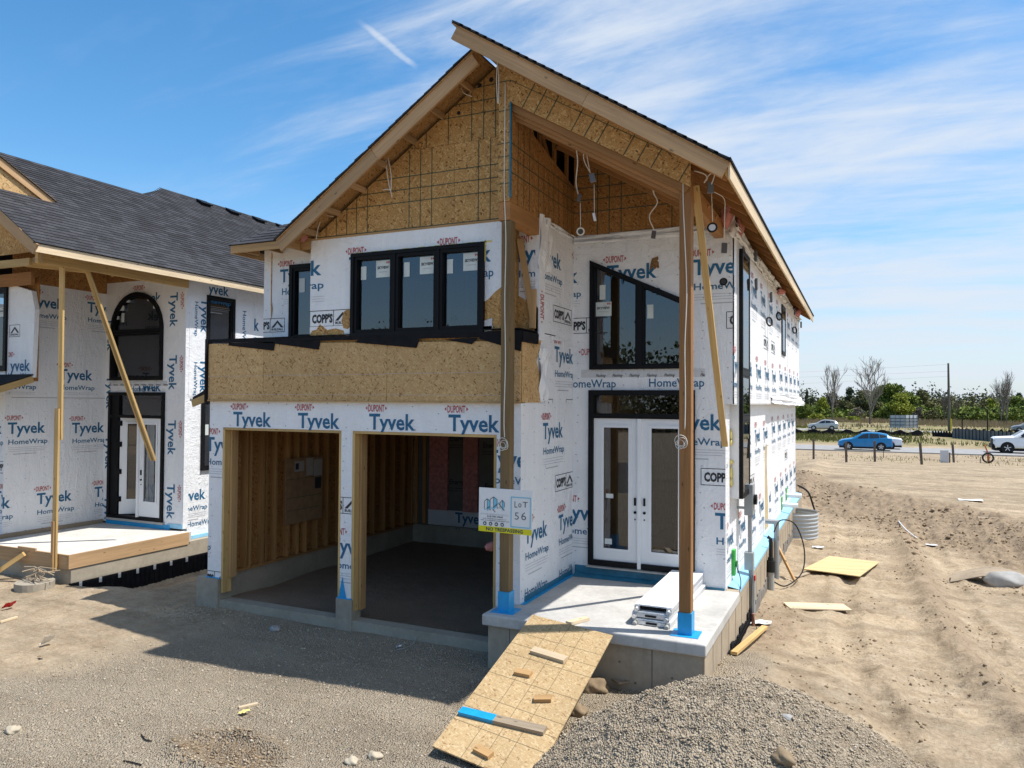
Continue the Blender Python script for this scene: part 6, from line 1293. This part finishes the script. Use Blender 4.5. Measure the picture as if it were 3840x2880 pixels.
# fence posts
BW = simple('dark_post_wood', (.13, .105, .085), .9)
for i, (px, pb, pt, lean, lab) in enumerate(((3051, 1722, 1647, 0, 'dark fence post nearest the house wall'), (3174, 1733, 1657, -2, 'dark fence post in front of the blue car bonnet'), (3281, 1733, 1654, -2, 'dark fence post in front of the blue car rear wheel'), (3457, 1743, 1661, -7, 'dark leaning fence post alone right of the white car'), (3577, 1734, 1666, -5, 'dark leaning fence post behind the pale marker board'))):
    g_ = gp(px, pb); a = g_ + Vector((0, 0, -.1)); b = aty(px + lean, pt, g_.y); one(MB().bar(a, b, .16, .14), 'fence_post', BW, lab, 'fence post', 'old fence posts along the road')
g_ = gp(3561, 1736); one(MB().bar(g_, aty(3561, 1697, g_.y), .10, .08), 'marker_stake', BW, 'short dark stake beside the pale marker board', 'stake'); one(MB().box(g_.x - .55, g_.x - .02, g_.y + .4, g_.y + .43, g_.z - .1, g_.z + .85), 'marker_board', simple('milky_plastic', (.62, .62, .64), .5), 'pale plastic marker board by the roadside stake', 'marker board'); g_ = gp(3676, 1737); one(MB().bar(g_, aty(3676, 1713, g_.y), .05, .05), 'marker_stake', BW, 'thin short stake left of the orange marker', 'stake'); g_ = gp(3313, 1718); one(MB().bar(g_, aty(3313, 1690, g_.y), .05, .05), 'marker_stake', BW, 'thin stake right of the blue car', 'stake')
g_ = gp(3707, 1737); t = thing('hydrant_marker', g_, 'orange leaning marker with a black hoop at the roadside', 'marker'); MB().bar(g_, aty(3705, 1695, g_.y), .30, .12).build('stake', ORANGE, t); MB().bar(aty(3705, 1700, g_.y), aty(3692, 1668, g_.y), .12, .08).build('arm', ORANGE, t); MB().ring(aty(3705, 1717, g_.y - .2), (0, 1, 0), .33, .06, 20, 6).build('hoop', RUBBER, t)
# vehicles
def wheel(parent, x, y, r, w, rimm):
    o = MB().tube([(x, y - w / 2, r), (x, y + w / 2, r)], r, 22).build('wheel', RUBBER, parent); s_ = -1 if y < 0 else 1
    rim = MB().tube([(x, y + s_ * (w / 2 + .002), r), (x, y + s_ * (w / 2 + .012), r)], r * .66, 18); rim.build('rim', rimm, o)
    sp = MB()
    for k in range(5): a = k * 1.2566 + .3; sp.bar((x, y + s_ * (w / 2 + .02), r), (x + r * .6 * math.cos(a), y + s_ * (w / 2 + .02), r + r * .6 * math.sin(a)), .06, .02, (0, 1, 0))
    sp.build('spoke', ALU, o)
def car(st, W, paint, label, cat, wheels, loc, rot, glass, rimm=None, trim=None, group=None, extra=None, name='car'):
    """st: stations front to back: x, z_low, z_belt, z_top, half width at belt, half width at top"""
    t = thing(name, (0, 0, 0), label, cat, group); b = MB(); n = 10
    for (x, zl_, zb_, zt_, wb, wt) in st:
        for y, z in ((-wb * .90, zl_), (-wb * .99, zl_ + .16), (-wb, (zl_ + zb_) / 2 + .05), (-wb * .97, zb_), (-wt, zt_ - .03), (-wt * .8, zt_), (wt * .8, zt_), (wt, zt_ - .03), (wb * .97, zb_), (wb, (zl_ + zb_) / 2 + .05), (wb * .99, zl_ + .16), (wb * .90, zl_)): b.v.append((x, y, z))
    n = 12
    for i in range(len(st) - 1):
        for k in range(n): k2 = (k + 1) % n; b.f.append((i * n + k, i * n + k2, (i + 1) * n + k2, (i + 1) * n + k)); b.m.append(0)
    b.f.append(tuple(range(n))); b.f.append(tuple(range((len(st) - 1) * n, len(st) * n))); b.m += [0, 0]
    body = b.build('body', paint, t); 
    def side(x, f, sgn):
        for i in range(len(st) - 1):
            if st[i][0] <= x <= st[i + 1][0]:
                u = (x - st[i][0]) / (st[i + 1][0] - st[i][0]); q = [st[i][k] + (st[i + 1][k] - st[i][k]) * u for k in range(6)]; return Vector((x, sgn * (q[4] * .97 + (q[5] - q[4] * .97) * f + .012), q[2] + (q[3] - .03 - q[2]) * f))
    for g_ in glass:
        for sgn in (-1, 1): MB().poly([side(x, f, sgn) for x, f in g_]).build('side_window', CARGL, t, recalc=False)
    for (i, j) in (extra or {}).get('screens', ()):
        a, c = st[i], st[j]; m = MB(); l = lambda f, s_: Vector((a[0] + (c[0] - a[0]) * f, s_ * (a[5] + (c[5] - a[5]) * f) * .84, a[3] + (c[3] - a[3]) * f + .015)); m.poly([l(.1, -1), l(.1, 1), l(.92, 1), l(.92, -1)]); m.build('windscreen' if i < 4 else 'rear_window', CARGL, t, recalc=False)
    for x, r in wheels:
        for y in (-(W / 2 - .11), W / 2 - .11):
            s_ = -1 if y < 0 else 1; arch = MB(); arch.tube([(x, s_ * (W / 2 - .25), r + .01), (x, s_ * (W / 2 + .006), r + .01)], r * 1.17, 20); arch.build('wheel_arch', trim or RUBBER, t); wheel(t, x, y + s_ * .02, r, .23, rimm or METALG)
    L0, L1 = st[0], st[-1]
    for s_ in (-1, 1):
        q = MB(); q.box(L0[0] - .01, L0[0] + .30, min(s_ * .5, s_ * (L0[4] + .04)), max(s_ * .5, s_ * (L0[4] + .04)), L0[2] - .16, L0[2] - .03); q.build('headlight', simple('lamp_glass', (.55, .57, .6), .15, .5) if 'lamp_glass' not in MT else MT['lamp_glass'], t)
        q = MB(); q.box(L1[0] - .30, L1[0] + .02, min(s_ * (L1[4] - .22), s_ * (L1[4] + .03)), max(s_ * (L1[4] - .22), s_ * (L1[4] + .03)), L1[2] - .12, L1[2] + .04); q.build('tail_light', REDP, t)
        m = MB(); mx_ = glass[0][0][0] + .12; v = side(mx_, .05, s_); m.box(v.x - .1, v.x + .08, min(v.y, v.y + s_ * .2), max(v.y, v.y + s_ * .2), v.z, v.z + .14); m.build('mirror', paint, t)
    MB().box(L0[0] + .1, L1[0] - .1, -W / 2 + .06, W / 2 - .06, .20, .36).build('sill', RUBBER, t)
    for x in ((st[0][0] + st[-1][0]) / 2,): 
        for s_ in (-1, 1): MB().box(x - .004, x + .004, min(s_ * (W / 2 - .02), s_ * (W / 2 + .004)), max(s_ * (W / 2 - .02), s_ * (W / 2 + .004)), .5, .95).build('door_gap', RUBBER, t)
    t.matrix_basis = Matrix.Translation(loc) @ Matrix.Rotation(rot, 4, 'Z'); return t
BLUEC = simple('blue_car_paint', (.012, .20, .46), .22, .5, 0, .02); WHC = simple('white_car_paint', (.80, .81, .82), .25, .5, 0, .02); SILV = simple('silver_car_paint', (.50, .52, .53), .3, .5, .3, .02); GREYC = simple('grey_car_paint', (.20, .22, .24), .3, .5, .2, .02)
suv = [(0, .42, .70, .74, .66, .56), (.12, .34, .80, .86, .80, .70), (.45, .29, .92, .98, .90, .76), (1.15, .28, 1.02, 1.10, .92, .76), (2.05, .28, 1.06, 1.60, .92, .64), (2.55, .28, 1.08, 1.68, .92, .66), (3.5, .28, 1.13, 1.64, .92, .62), (4.15, .30, 1.18, 1.52, .90, .58), (4.50, .38, 1.10, 1.20, .86, .70), (4.60, .46, .85, .90, .78, .70)]
sg_ = [[(1.5, .10), (2.1, .80), (2.6, .86), (2.6, .06)], [(2.66, .06), (2.66, .86), (3.42, .82), (3.5, .08)], [(3.55, .12), (3.48, .82), (3.95, .72), (4.2, .25)]]
xs0 = aty(3143, 1690, 77.4); car(suv, 1.84, BLUEC, 'bright blue compact SUV driving left on the road', 'car', ((.88, .36), (3.62, .36)), (xs0.x, 77.6, -.80), 0, sg_, BOXD, extra={'screens': ((3, 4), (7, 8))})
sed = [(0, .36, .66, .70, .70, .6), (.3, .26, .78, .84, .86, .74), (1.3, .24, .88, .96, .91, .76), (2.1, .24, .93, 1.38, .91, .60), (2.7, .24, .95, 1.45, .91, .62), (3.4, .24, .98, 1.38, .91, .60), (4.2, .28, 1.0, 1.08, .88, .70), (4.75, .36, .94, 1.0, .82, .70), (4.86, .42, .8, .84, .76, .7)]
xs1 = aty(3384, 1688, 81.2).x - 4.86; car(sed, 1.84, WHC, 'white sedan behind the blue SUV on the road', 'car', ((.95, .34), (3.8, .34)), (xs1, 80.9, -.80), 0, [[(1.6, .08), (2.2, .85), (2.7, .86), (2.7, .06)], [(2.78, .06), (2.78, .86), (3.4, .8), (3.9, .3), (3.6, .08)]], BOXD, extra={'screens': ((2, 3), (5, 6))})
trk = [(0, .55, 1.20, 1.28, .96, .86), (.15, .50, 1.32, 1.40, 1.02, .88), (1.55, .48, 1.40, 1.50, 1.02, .86), (2.35, .48, 1.42, 2.02, 1.02, .76), (2.9, .48, 1.44, 2.08, 1.02, .78), (4.3, .48, 1.44, 2.04, 1.02, .76), (4.5, .48, 1.44, 1.60, 1.02, .9), (6.6, .52, 1.44, 1.48, 1.02, .95)]
xt = aty(3708, 1698, 82.0).x
tr_ = car(trk, 2.04, WHC, 'white work pickup with black front bumper and wheel flares at the right edge', 'pickup truck', ((1.05, .46), (5.2, .46)), (0, 0, 0), 0, [[(1.85, .08), (2.45, .86), (3.15, .88), (3.15, .06)], [(3.25, .06), (3.25, .88), (4.2, .84), (4.2, .06)]], RUBBER, BLACKF, extra={'screens': ((2, 3),)}, name='pickup_truck')
MB().box(-.12, .12, -.98, .98, .42, .78).build('bumper', BLACKF, tr_); MB().box(-.03, .06, -.62, .62, .80, 1.26).build('grille', BLACKF, tr_); MB().box(1.98, 2.9, -1.03, -1.025, 1.38, 1.41).build('door_trim', BLACKF, tr_)
tr_.matrix_basis = Matrix.Translation((xt, 80.2, -.80))
wag = [(x, a, b_, c, d, e) for (x, a, b_, c, d, e) in suv]
car(wag, 1.84, SILV, 'silver estate car on the back road beyond the black silt fence', 'car', ((.88, .34), (3.62, .34)), (aty(3030, 1608, 133).x, 133.5, -.85), 0, sg_, extra={'screens': ((3, 4), (7, 8))}); car(wag, 1.84, GREYC, 'dark grey car on the back road behind the barrier at the right edge', 'car', ((.88, .34), (3.62, .34)), (aty(3792, 1625, 133).x, 133.0, -.60), 0, sg_, extra={'screens': ((3, 4), (7, 8))})
# barrier of grey panels and the black silt fences
t = thing('barrier_fence', aty(3572, 1640, 112), 'grey panel barrier with dark posts behind the white pickup', 'fence'); pa, pb = Vector((aty(3572, 1640, 112).x, 112, -.85)), Vector((aty(3890, 1665, 97).x, 97, -.85)); NP = 22
GP_ = simple('barrier_panel', (.13, .135, .14), .7, .2, 0, .15, 2)
for k in range(NP):
    a = pa.lerp(pb, k / NP); b = pa.lerp(pb, (k + .93) / NP); MB().prism([a, b, b + Vector((0, 0, 1.25)), a + Vector((0, 0, 1.25))], (0, .05, 0)).build('fence_panel', GP_, t); MB().box(b.x - .03, b.x + .09, b.y - .08, b.y + .02, -.9, .48).build('fence_post', BLACKF, t)
def ribbon(px0, px1, y0, y1, zb0, hgt, label, seed):
    m = MB(); n = 60; r_ = random.Random(seed)
    for i in range(n + 1): f_ = i / n; px = px0 + (px1 - px0) * f_; y = y0 + (y1 - y0) * f_; x = bear(px, y); hh = hgt * (.75 + .25 * math.sin(i * .9) + .15 * r_.random()); z = gz(x, y); m.v += [(x, y, z - .1), (x, y + .15 * r_.random(), z + hh)]
    for i in range(n): m.f.append((2 * i, 2 * i + 2, 2 * i + 3, 2 * i + 1)); m.m.append(0)
    return tag(m.build('silt_fence', BLACKM, None, recalc=False), label, 'silt fence', 'black silt fences beyond the road')
ribbon(2900, 3460, 112, 116, 0, .75, 'long sagging black silt fence behind the blue car', 1); ribbon(3495, 3585, 116, 113, 0, .85, 'short crumpled black silt fence left of the grey barrier', 2); ribbon(3585, 3860, 118, 112, 0, 1.1, 'black silt fence behind the grey barrier', 3)
# billboard seen from behind
y = 128; t = thing('billboard', aty(3390, 1612, y), 'large roadside billboard seen from behind on white legs', 'billboard'); a, b, c = aty(3337, 1603, y), aty(3395, 1604, y - 2), aty(3443, 1603, y); hgt = aty(3390, 1558, y).z - a.z
BBM = simple('billboard_back', (.46, .49, .53), .6, .2, 0, .08, 1)
for i, (p0, p1) in enumerate(((a, b), (b, c))):
    d = (p1 - p0) * .985; MB().prism([p0, p0 + d, p0 + d + Vector((0, 0, hgt)), p0 + Vector((0, 0, hgt))], (0, .08, 0)).build('board_panel', BBM, t)
    for f_ in (.03, .35, .65, .97): q = p0 + d * f_; MB().box(q.x - .06, q.x + .06, q.y - .12, q.y - .02, q.z - .05, q.z + hgt).build('stud', METALG, t)
    for f_ in (.22, .48, .74): q = p0 + Vector((0, -.08, hgt * f_)); MB().bar(q, q + d, .10, .06).build('rail', BLACKF, t)
for px in (3345, 3370, 3394, 3414, 3438): q = aty(px, 1603, y); MB().box(q.x - .07, q.x + .07, q.y + .1, q.y + .2, -1.0, q.z + .1).build('leg', WHITE, t)
# poles and wires
PW = simple('pole_wood', (.115, .10, .08), .9); y = 140
q = aty(3560, 1614, y); tp_ = aty(3556, 1362, y); o = MB().tube([q + Vector((0, 0, -.5)), q.lerp(tp_, .5), tp_], [.23, .19, .14], 10).build('utility_pole', PW); tag(o, 'tall wooden utility pole above the grey barrier', 'utility pole'); MB().box(q.x + .15, q.x + .35, q.y - .3, q.y - .2, q.z, q.z + 1.9).build('guy_guard', simple('guard_yellow', (.6, .5, .03), .5), o)
q2 = Vector((bear(2300, 150), 150, -.85)); o2 = MB().tube([q2, q2 + Vector((0, 0, 12.6))], [.23, .14], 10).build('utility_pole', PW); tag(o2, 'second utility pole hidden behind the corner house', 'utility pole')
for k, (za, zb_) in enumerate(((1366, 1393), (1392, 1412), (1411, 1436))):
    A = aty(3556, za, y); Bm = aty(2985, zb_, 146); d = Bm - A; E_ = A + d * 1.6; pts = [A.lerp(E_, i / 12) + Vector((0, 0, -.5 * math.sin(math.pi * i / 12) * .3)) for i in range(13)]
    tag(MB().tube(pts, .012, 4).build('power_line', simple('wire_grey', (.30, .31, .33), .6) if 'wire_grey' not in MT else MT['wire_grey']), ('top', 'middle', 'lowest')[k] + ' overhead wire running left from the utility pole', 'overhead wire', 'overhead wires')
for px, pt, lab in ((3608, 1553, 'slim black lamp post left of the taller one'), (3703, 1538, 'taller slim black lamp post behind the barrier')):
    y = 116; a = aty(px, 1612, y); b = aty(px, pt, y); t = thing('lamp_post', a, lab, 'lamp post', 'slim black lamp posts'); MB().tube([a + Vector((0, 0, -.6)), b], .07, 8).build('pole', BLACKF, t); MB().bar(b, b + Vector((.75, 0, .02)), .07, .07).build('arm', BLACKF, t); MB().box(b.x + .55, b.x + .78, y - .08, y + .08, b.z - .25, b.z).build('lamp_head', BLACKF, t)
# ---- trees
def leaf_mat(name, c1, c2, c3):
    g = G(name, .75, .15, 0, c2); n = g.noise(.55, 4, .6); n2 = g.noise(3.0, 2, .5); col = g.ramp(n, [(.3, c1), (.52, c2), (.72, c3)]); col = g.mix(1.0, col, g.ramp(n2, [(.3, .75), (.7, 1.25)]), 'MULTIPLY'); g.col(col); g.b.inputs['Subsurface Weight'].default_value = 0
    return g.m
LM = dict(green=leaf_mat('leaf_green', (.085, .115, .022), (.14, .18, .035), (.21, .25, .06)), yellow=leaf_mat('leaf_yellow_green', (.16, .19, .022), (.25, .28, .04), (.34, .36, .08)), olive=leaf_mat('leaf_olive', (.10, .10, .045), (.155, .155, .065), (.22, .21, .10)), dark=leaf_mat('leaf_dark', (.05, .062, .036), (.078, .095, .052), (.11, .13, .075)), brown=leaf_mat('leaf_brown', (.12, .105, .08), (.17, .15, .115), (.23, .205, .16)))
BARK = simple('bark', (.12, .10, .085), .95); BARKL = simple('pale_bark', (.23, .205, .18), .9)
def leafcloud(name, blobs, n, size, m, seed, shell=.55):
    r = np.random.default_rng(seed); vol = np.array([b[3] * b[4] * b[5] for b in blobs]); cnt = np.maximum(20, (n * vol / vol.sum()).astype(int)); P = []
    for b, k in zip(blobs, cnt):
        d = r.normal(size=(k, 3)); d /= np.linalg.norm(d, axis=1)[:, None]; rad = (shell + (1 - shell) * r.uniform(0, 1, k)) * (1 + .22 * np.sin(d[:, 0] * 5 + seed) * np.sin(d[:, 2] * 6 + 1) + .15 * r.normal(size=k)); P.append(np.array(b[:3]) + d * rad[:, None] * np.array(b[3:6]))
    P = np.concatenate(P); k = len(P); a = r.normal(size=(k, 3)); a /= np.linalg.norm(a, axis=1)[:, None]; b_ = np.cross(a, r.normal(size=(k, 3))); b_ /= np.linalg.norm(b_, axis=1)[:, None]; s = size * r.uniform(.5, 1.3, k)[:, None]
    V = np.stack([P - a * s, P - b_ * s * .6, P + a * s, P + b_ * s * .6], 1); me = bpy.data.meshes.new(name); me.vertices.add(k * 4); me.vertices.foreach_set('co', V.ravel()); me.loops.add(k * 4); me.loops.foreach_set('vertex_index', np.arange(k * 4, dtype=np.int32)); me.polygons.add(k); me.polygons.foreach_set('loop_start', (np.arange(k) * 4).astype(np.int32)); me.update(); me.validate(); me.materials.append(m); return me
def tree(px, pb, pt, pw, y, kind, label, seed, cat='tree', cone=False, n=5200, low=.2, name='tree', grp='trees beyond the road'):
    base = aty(px, pb, y); base.z = gz(base.x, y) if y < 250 else -.9; top = aty(px, pt, y).z; fw = y / ray(px, pb).y; w = pw / 2820.9 * fw; H_ = top - base.z; r_ = random.Random(seed); bl = []
    if cone:
        for i in range(7): f_ = i / 6; bl.append((r_.uniform(-.1, .1) * w, r_.uniform(-.1, .1) * w, H_ * (.14 + .78 * f_), w * .5 * (1.02 - .85 * f_), w * .5 * (1.02 - .85 * f_), H_ * .11))
    else:
        for i in range(9 if n > 700 else 6): a = r_.uniform(0, 6.28); f_ = r_.uniform(0, 1) ** .7; rad = w * .5 * .62 * f_; hz_ = H_ * (low + (.86 - low) * r_.uniform(.1, 1) * (1 - .35 * f_)); s_ = w * .5 * r_.uniform(.34, .52); bl.append((rad * math.cos(a), rad * math.sin(a), min(hz_, H_ - s_ * .75), s_, s_, s_ * .8))
        bl.append((0, 0, H_ * .86 - w * .08, w * .24, w * .24, H_ * .14))
    t = thing(name, base, label, cat, grp); me = leafcloud('crown', bl, n, (.20 if y >= 240 else max(.22, w * .028)), LM[kind], seed); link(bpy.data.objects.new('crown', me), t, Matrix.Translation(base))
    if cat == 'tree': MB().tube([base + Vector((0, 0, -.3)), base + Vector((.1, 0, H_ * .5)), base + Vector((0, 0, H_ * .8))], [w * .035 + .08, w * .025 + .05, .04], 7).build('trunk', BARK, t)
    return t
def bare_tree(px, pb, pt, pw, y, label, seed, m=BARKL, stems=1, grp='bare trees beyond the road'):
    base = aty(px, pb, y); base.z = gz(base.x, y); H_ = aty(px, pt, y).z - base.z; fw = y / ray(px, pb).y; w = pw / 2820.9 * fw; r_ = random.Random(seed); tr = MB(); br = MB()
    def grow(p, d, L, r, lev, mb):
        q = p + d * L; mid = p.lerp(q, .5) + Vector((r_.uniform(-1, 1), r_.uniform(-1, 1), 0)) * L * .03
        mb.tube([p, mid, q], [r, r * .85, r * .7], 5 if lev < 2 else 3, caps=False)
        if lev >= 5: return
        k = (5, 3, 3, 3, 3)[lev]
        for i in range(k):
            ang = r_.uniform(0, 6.28) + i * 6.28 / k; sp = (.42, .42, .45, .5, .55)[lev]; nd = Vector((d.x + math.cos(ang) * sp, d.y + math.sin(ang) * sp, d.z + .12)); nd.z = max(nd.z, .25); nd.normalize(); f_ = r_.uniform(.35, 1.0) if i else 1
            grow(p.lerp(q, f_), nd, L * r_.uniform(.62, .82), max(r * (.62 if i else .72), .016), lev + 1, br)
    for s_ in range(stems): b0 = base + Vector(((s_ - (stems - 1) / 2) * w * .16, 0, -.2)); grow(b0, Vector((r_.uniform(-.06, .06) + (s_ - (stems - 1) / 2) * .08, r_.uniform(-.05, .05), 1)).normalized(), H_ * .30, .05 + H_ * .010, 0, tr)
    zs = [v[2] for v in br.v]; xs_ = [v[0] for v in br.v]; kz = H_ / (max(zs) - base.z); kx = w / (max(xs_) - min(xs_))
    f2 = lambda v: (base.x + (v[0] - base.x) * kx, base.y + (v[1] - base.y) * kx, base.z + (v[2] - base.z) * kz); tr.v = [f2(v) for v in tr.v]; br.v = [f2(v) for v in br.v]
    t = thing('bare_tree', base, label, 'bare tree', grp); tr.build('trunk', BARK, t, recalc=False); br.build('branches', m, t, recalc=False); return t
c6 = lambda x, y_: (2900 + .425 * x, 1250 + .425 * y_)
bare_tree(3121, 1588, 1362, 96, 186, 'bare slender poplar left of the big green tree', 1); bare_tree(3262, 1592, 1333, 148, 176, 'broad bare poplar in front of the big green tree', 2); bare_tree(3765, 1592, 1382, 86, 182, 'bare poplar with several stems at the right', 3, stems=3); bare_tree(3542, 1585, 1468, 56, 196, 'small bare tree left of the utility pole', 4, BARK); bare_tree(3583, 1583, 1490, 40, 205, 'small bare tree right of the utility pole', 5, BARK)
tree(3345, 1558, 1424, 170, 226, 'green', 'big round green tree at the middle of the wood edge', 11, n=12000); tree(3378, 1560, 1462, 118, 212, 'yellow', 'yellow green bushy tree right of the broad bare poplar', 12, n=10000, low=.12); tree(3240, 1560, 1452, 110, 232, 'olive', 'olive tree behind the broad bare poplar', 13, n=7500); tree(3455, 1550, 1457, 64, 236, 'olive', 'brownish olive tree right of the big green tree', 14); tree(3472, 1550, 1468, 46, 240, 'green', 'narrow green tree left of the far spruces', 15)
tree(3187, 1545, 1447, 52, 238, 'dark', 'dark pine between the two bare poplars', 16); tree(3026, 1545, 1455, 24, 238, 'dark', 'narrow dark spruce beside the house wall', 17, cone=True); tree(3045, 1545, 1478, 44, 240, 'dark', 'low dark spruce right of the narrow one', 18, cone=True); tree(3086, 1575, 1486, 56, 214, 'yellow', 'light green tree below the dark spruces', 19, low=.2); tree(3012, 1572, 1508, 80, 205, 'green', 'green bush mass beside the house wall', 20, low=.1); tree(3120, 1575, 1470, 90, 222, 'brown', 'grey brown budding tree behind the slender poplar', 21, low=.15); tree(3160, 1575, 1495, 90, 224, 'olive', 'low olive thicket between the poplars', 22, low=.05); tree(3215, 1580, 1520, 70, 206, 'brown', 'brown leafless thicket at the foot of the broad poplar', 23, low=.05, n=900); tree(3292, 1575, 1500, 60, 214, 'olive', 'olive thicket right of the broad poplar foot', 24, low=.05)
for i, (px, pt, w) in enumerate(((3500, 1492, 30), (3522, 1488, 26), (3545, 1480, 34), (3570, 1482, 36), (3598, 1480, 30), (3622, 1486, 34), (3648, 1480, 36), (3672, 1490, 30), (3690, 1484, 26), (3712, 1488, 34))): tree(px, 1545, pt, w + 14, 250, 'dark' if i % 3 else 'olive', ('dark far spruce in the row behind the utility pole', 'tall dim tree in the far row behind the utility pole')[i % 3 == 0] + ', ' + ('first', 'second', 'third', 'fourth', 'fifth', 'sixth', 'seventh', 'eighth', 'ninth', 'tenth')[i] + ' from the left', 30 + i, cone=bool(i % 3), n=2200)
tree(3724, 1562, 1488, 72, 222, 'yellow', 'bright green rounded tree left of the right bare poplar', 45, low=.1); tree(3805, 1568, 1476, 96, 224, 'green', 'green tree behind the right bare poplar', 46, low=.1); tree(3850, 1568, 1490, 70, 214, 'green', 'green tree at the right frame edge', 47, low=.1); tree(3822, 1560, 1470, 40, 244, 'dark', 'dark round tree top behind the right green trees', 48); tree(3760, 1575, 1500, 70, 226, 'olive', 'olive thicket behind the right bare poplar stems', 49, low=.05)
def hedge(px, pb, pt, pw, y, kind, label, seed): return tree(px, pb, pt, pw, y, kind, label, seed, cat='bush', low=.02, n=2200, name='bush', grp='bushes at the field edge')
hedge(3625, 1556, 1530, 100, 214, 'yellow', 'yellow green bush row below the far spruces', 60); hedge(3500, 1560, 1530, 70, 212, 'olive', 'olive bush right of the billboard', 61); hedge(3555, 1558, 1533, 60, 214, 'green', 'green bush below the utility pole', 62); hedge(3200, 1590, 1562, 60, 196, 'yellow', 'yellow green bush left of the broad poplar foot', 63); hedge(3060, 1588, 1550, 60, 196, 'yellow', 'yellow green bush right of the house wall', 64); hedge(3448, 1562, 1525, 40, 210, 'brown', 'brown bush between yellow tree and billboard', 65)
# far wood behind, and the wood behind the viewpoint that the windows mirror
for yy, kind, nm, hh, sd_ in ((262, 'dark', 'far_wood', 5.6, 90), (240, 'olive', 'wood_edge', 3.9, 92), (216, 'green', 'scrub', 2.2, 93)):
    r_ = random.Random(sd_); bl = [(x + r_.uniform(-2, 2), yy + r_.uniform(-5, 5), -.5 + hh * .5, r_.uniform(3, 5.5), 4, hh * r_.uniform(.6, 1.15)) for x in np.arange(-30, 95, 4.2)]; o = link(bpy.data.objects.new(nm, leafcloud(nm, bl, 20000, .42, LM[kind], sd_))); o['kind'] = 'stuff'
bl = [(x, -70 + 6 * math.sin(x), 4, 8, 5, 6.5 + 2.5 * math.sin(x * .37)) for x in np.arange(-120, 90, 8)]; o = link(bpy.data.objects.new('street_wood', leafcloud('street_wood', bl, 90000, .33, LM['dark'], 91))); o['kind'] = 'stuff'
# reeds and field grass
def blades(name, n, x0, x1, y0, y1, h0, h1, m, keep, seed, w=.05):
    r = np.random.default_rng(seed); y = r.uniform(y0, y1, n); px = r.uniform(x0, x1, n); x = bear(2800, 1) * y + (px - 2800) * y / 2200.; k = r.uniform(0, 1, n) < keep(x, y); x, y = x[k], y[k]; n = len(x); z = h_base(x, y) - .05; h = r.uniform(h0, h1, n); dx = r.normal(0, .18, n) * h; ww_ = w * (.6 + r.uniform(0, 1, n)) * (y / 100)
    V = np.stack([np.stack([x - ww_, y, z], 1), np.stack([x + ww_, y, z], 1), np.stack([x + dx, y + r.normal(0, .1, n), z + h], 1)], 1); me = bpy.data.meshes.new(name); me.vertices.add(n * 3); me.vertices.foreach_set('co', V.ravel()); me.loops.add(n * 3); me.loops.foreach_set('vertex_index', np.arange(n * 3, dtype=np.int32)); me.polygons.add(n); me.polygons.foreach_set('loop_start', (np.arange(n) * 3).astype(np.int32)); me.update(); me.validate(); me.materials.append(m); o = link(bpy.data.objects.new(name, me)); o['kind'] = 'stuff'
GR = leaf_mat('field_grass', (.09, .105, .022), (.16, .17, .04), (.26, .23, .09)); RD = leaf_mat('dry_reeds', (.24, .17, .09), (.34, .25, .14), (.42, .33, .20))
blades('reeds', 22000, 2850, 4000, 150, 215, .3, 1.1, RD, lambda x, y: np.clip(.4 + 1.8 * fbm(x, y, .05, 3, 70), .0, 1), 1); blades('field_grass', 26000, 2850, 4000, 92, 150, .15, .55, GR, lambda x, y: np.clip(.45 + 1.8 * fbm(x, y, .09, 3, 71), 0, 1) * ((y < 130) | (y > 140)), 2); blades('verge_grass', 6000, 2900, 4000, 57, 74, .08, .3, GR, lambda x, y: np.clip(.12 + 1.2 * fbm(x, y, .25, 3, 72), 0, 1), 3, .03)
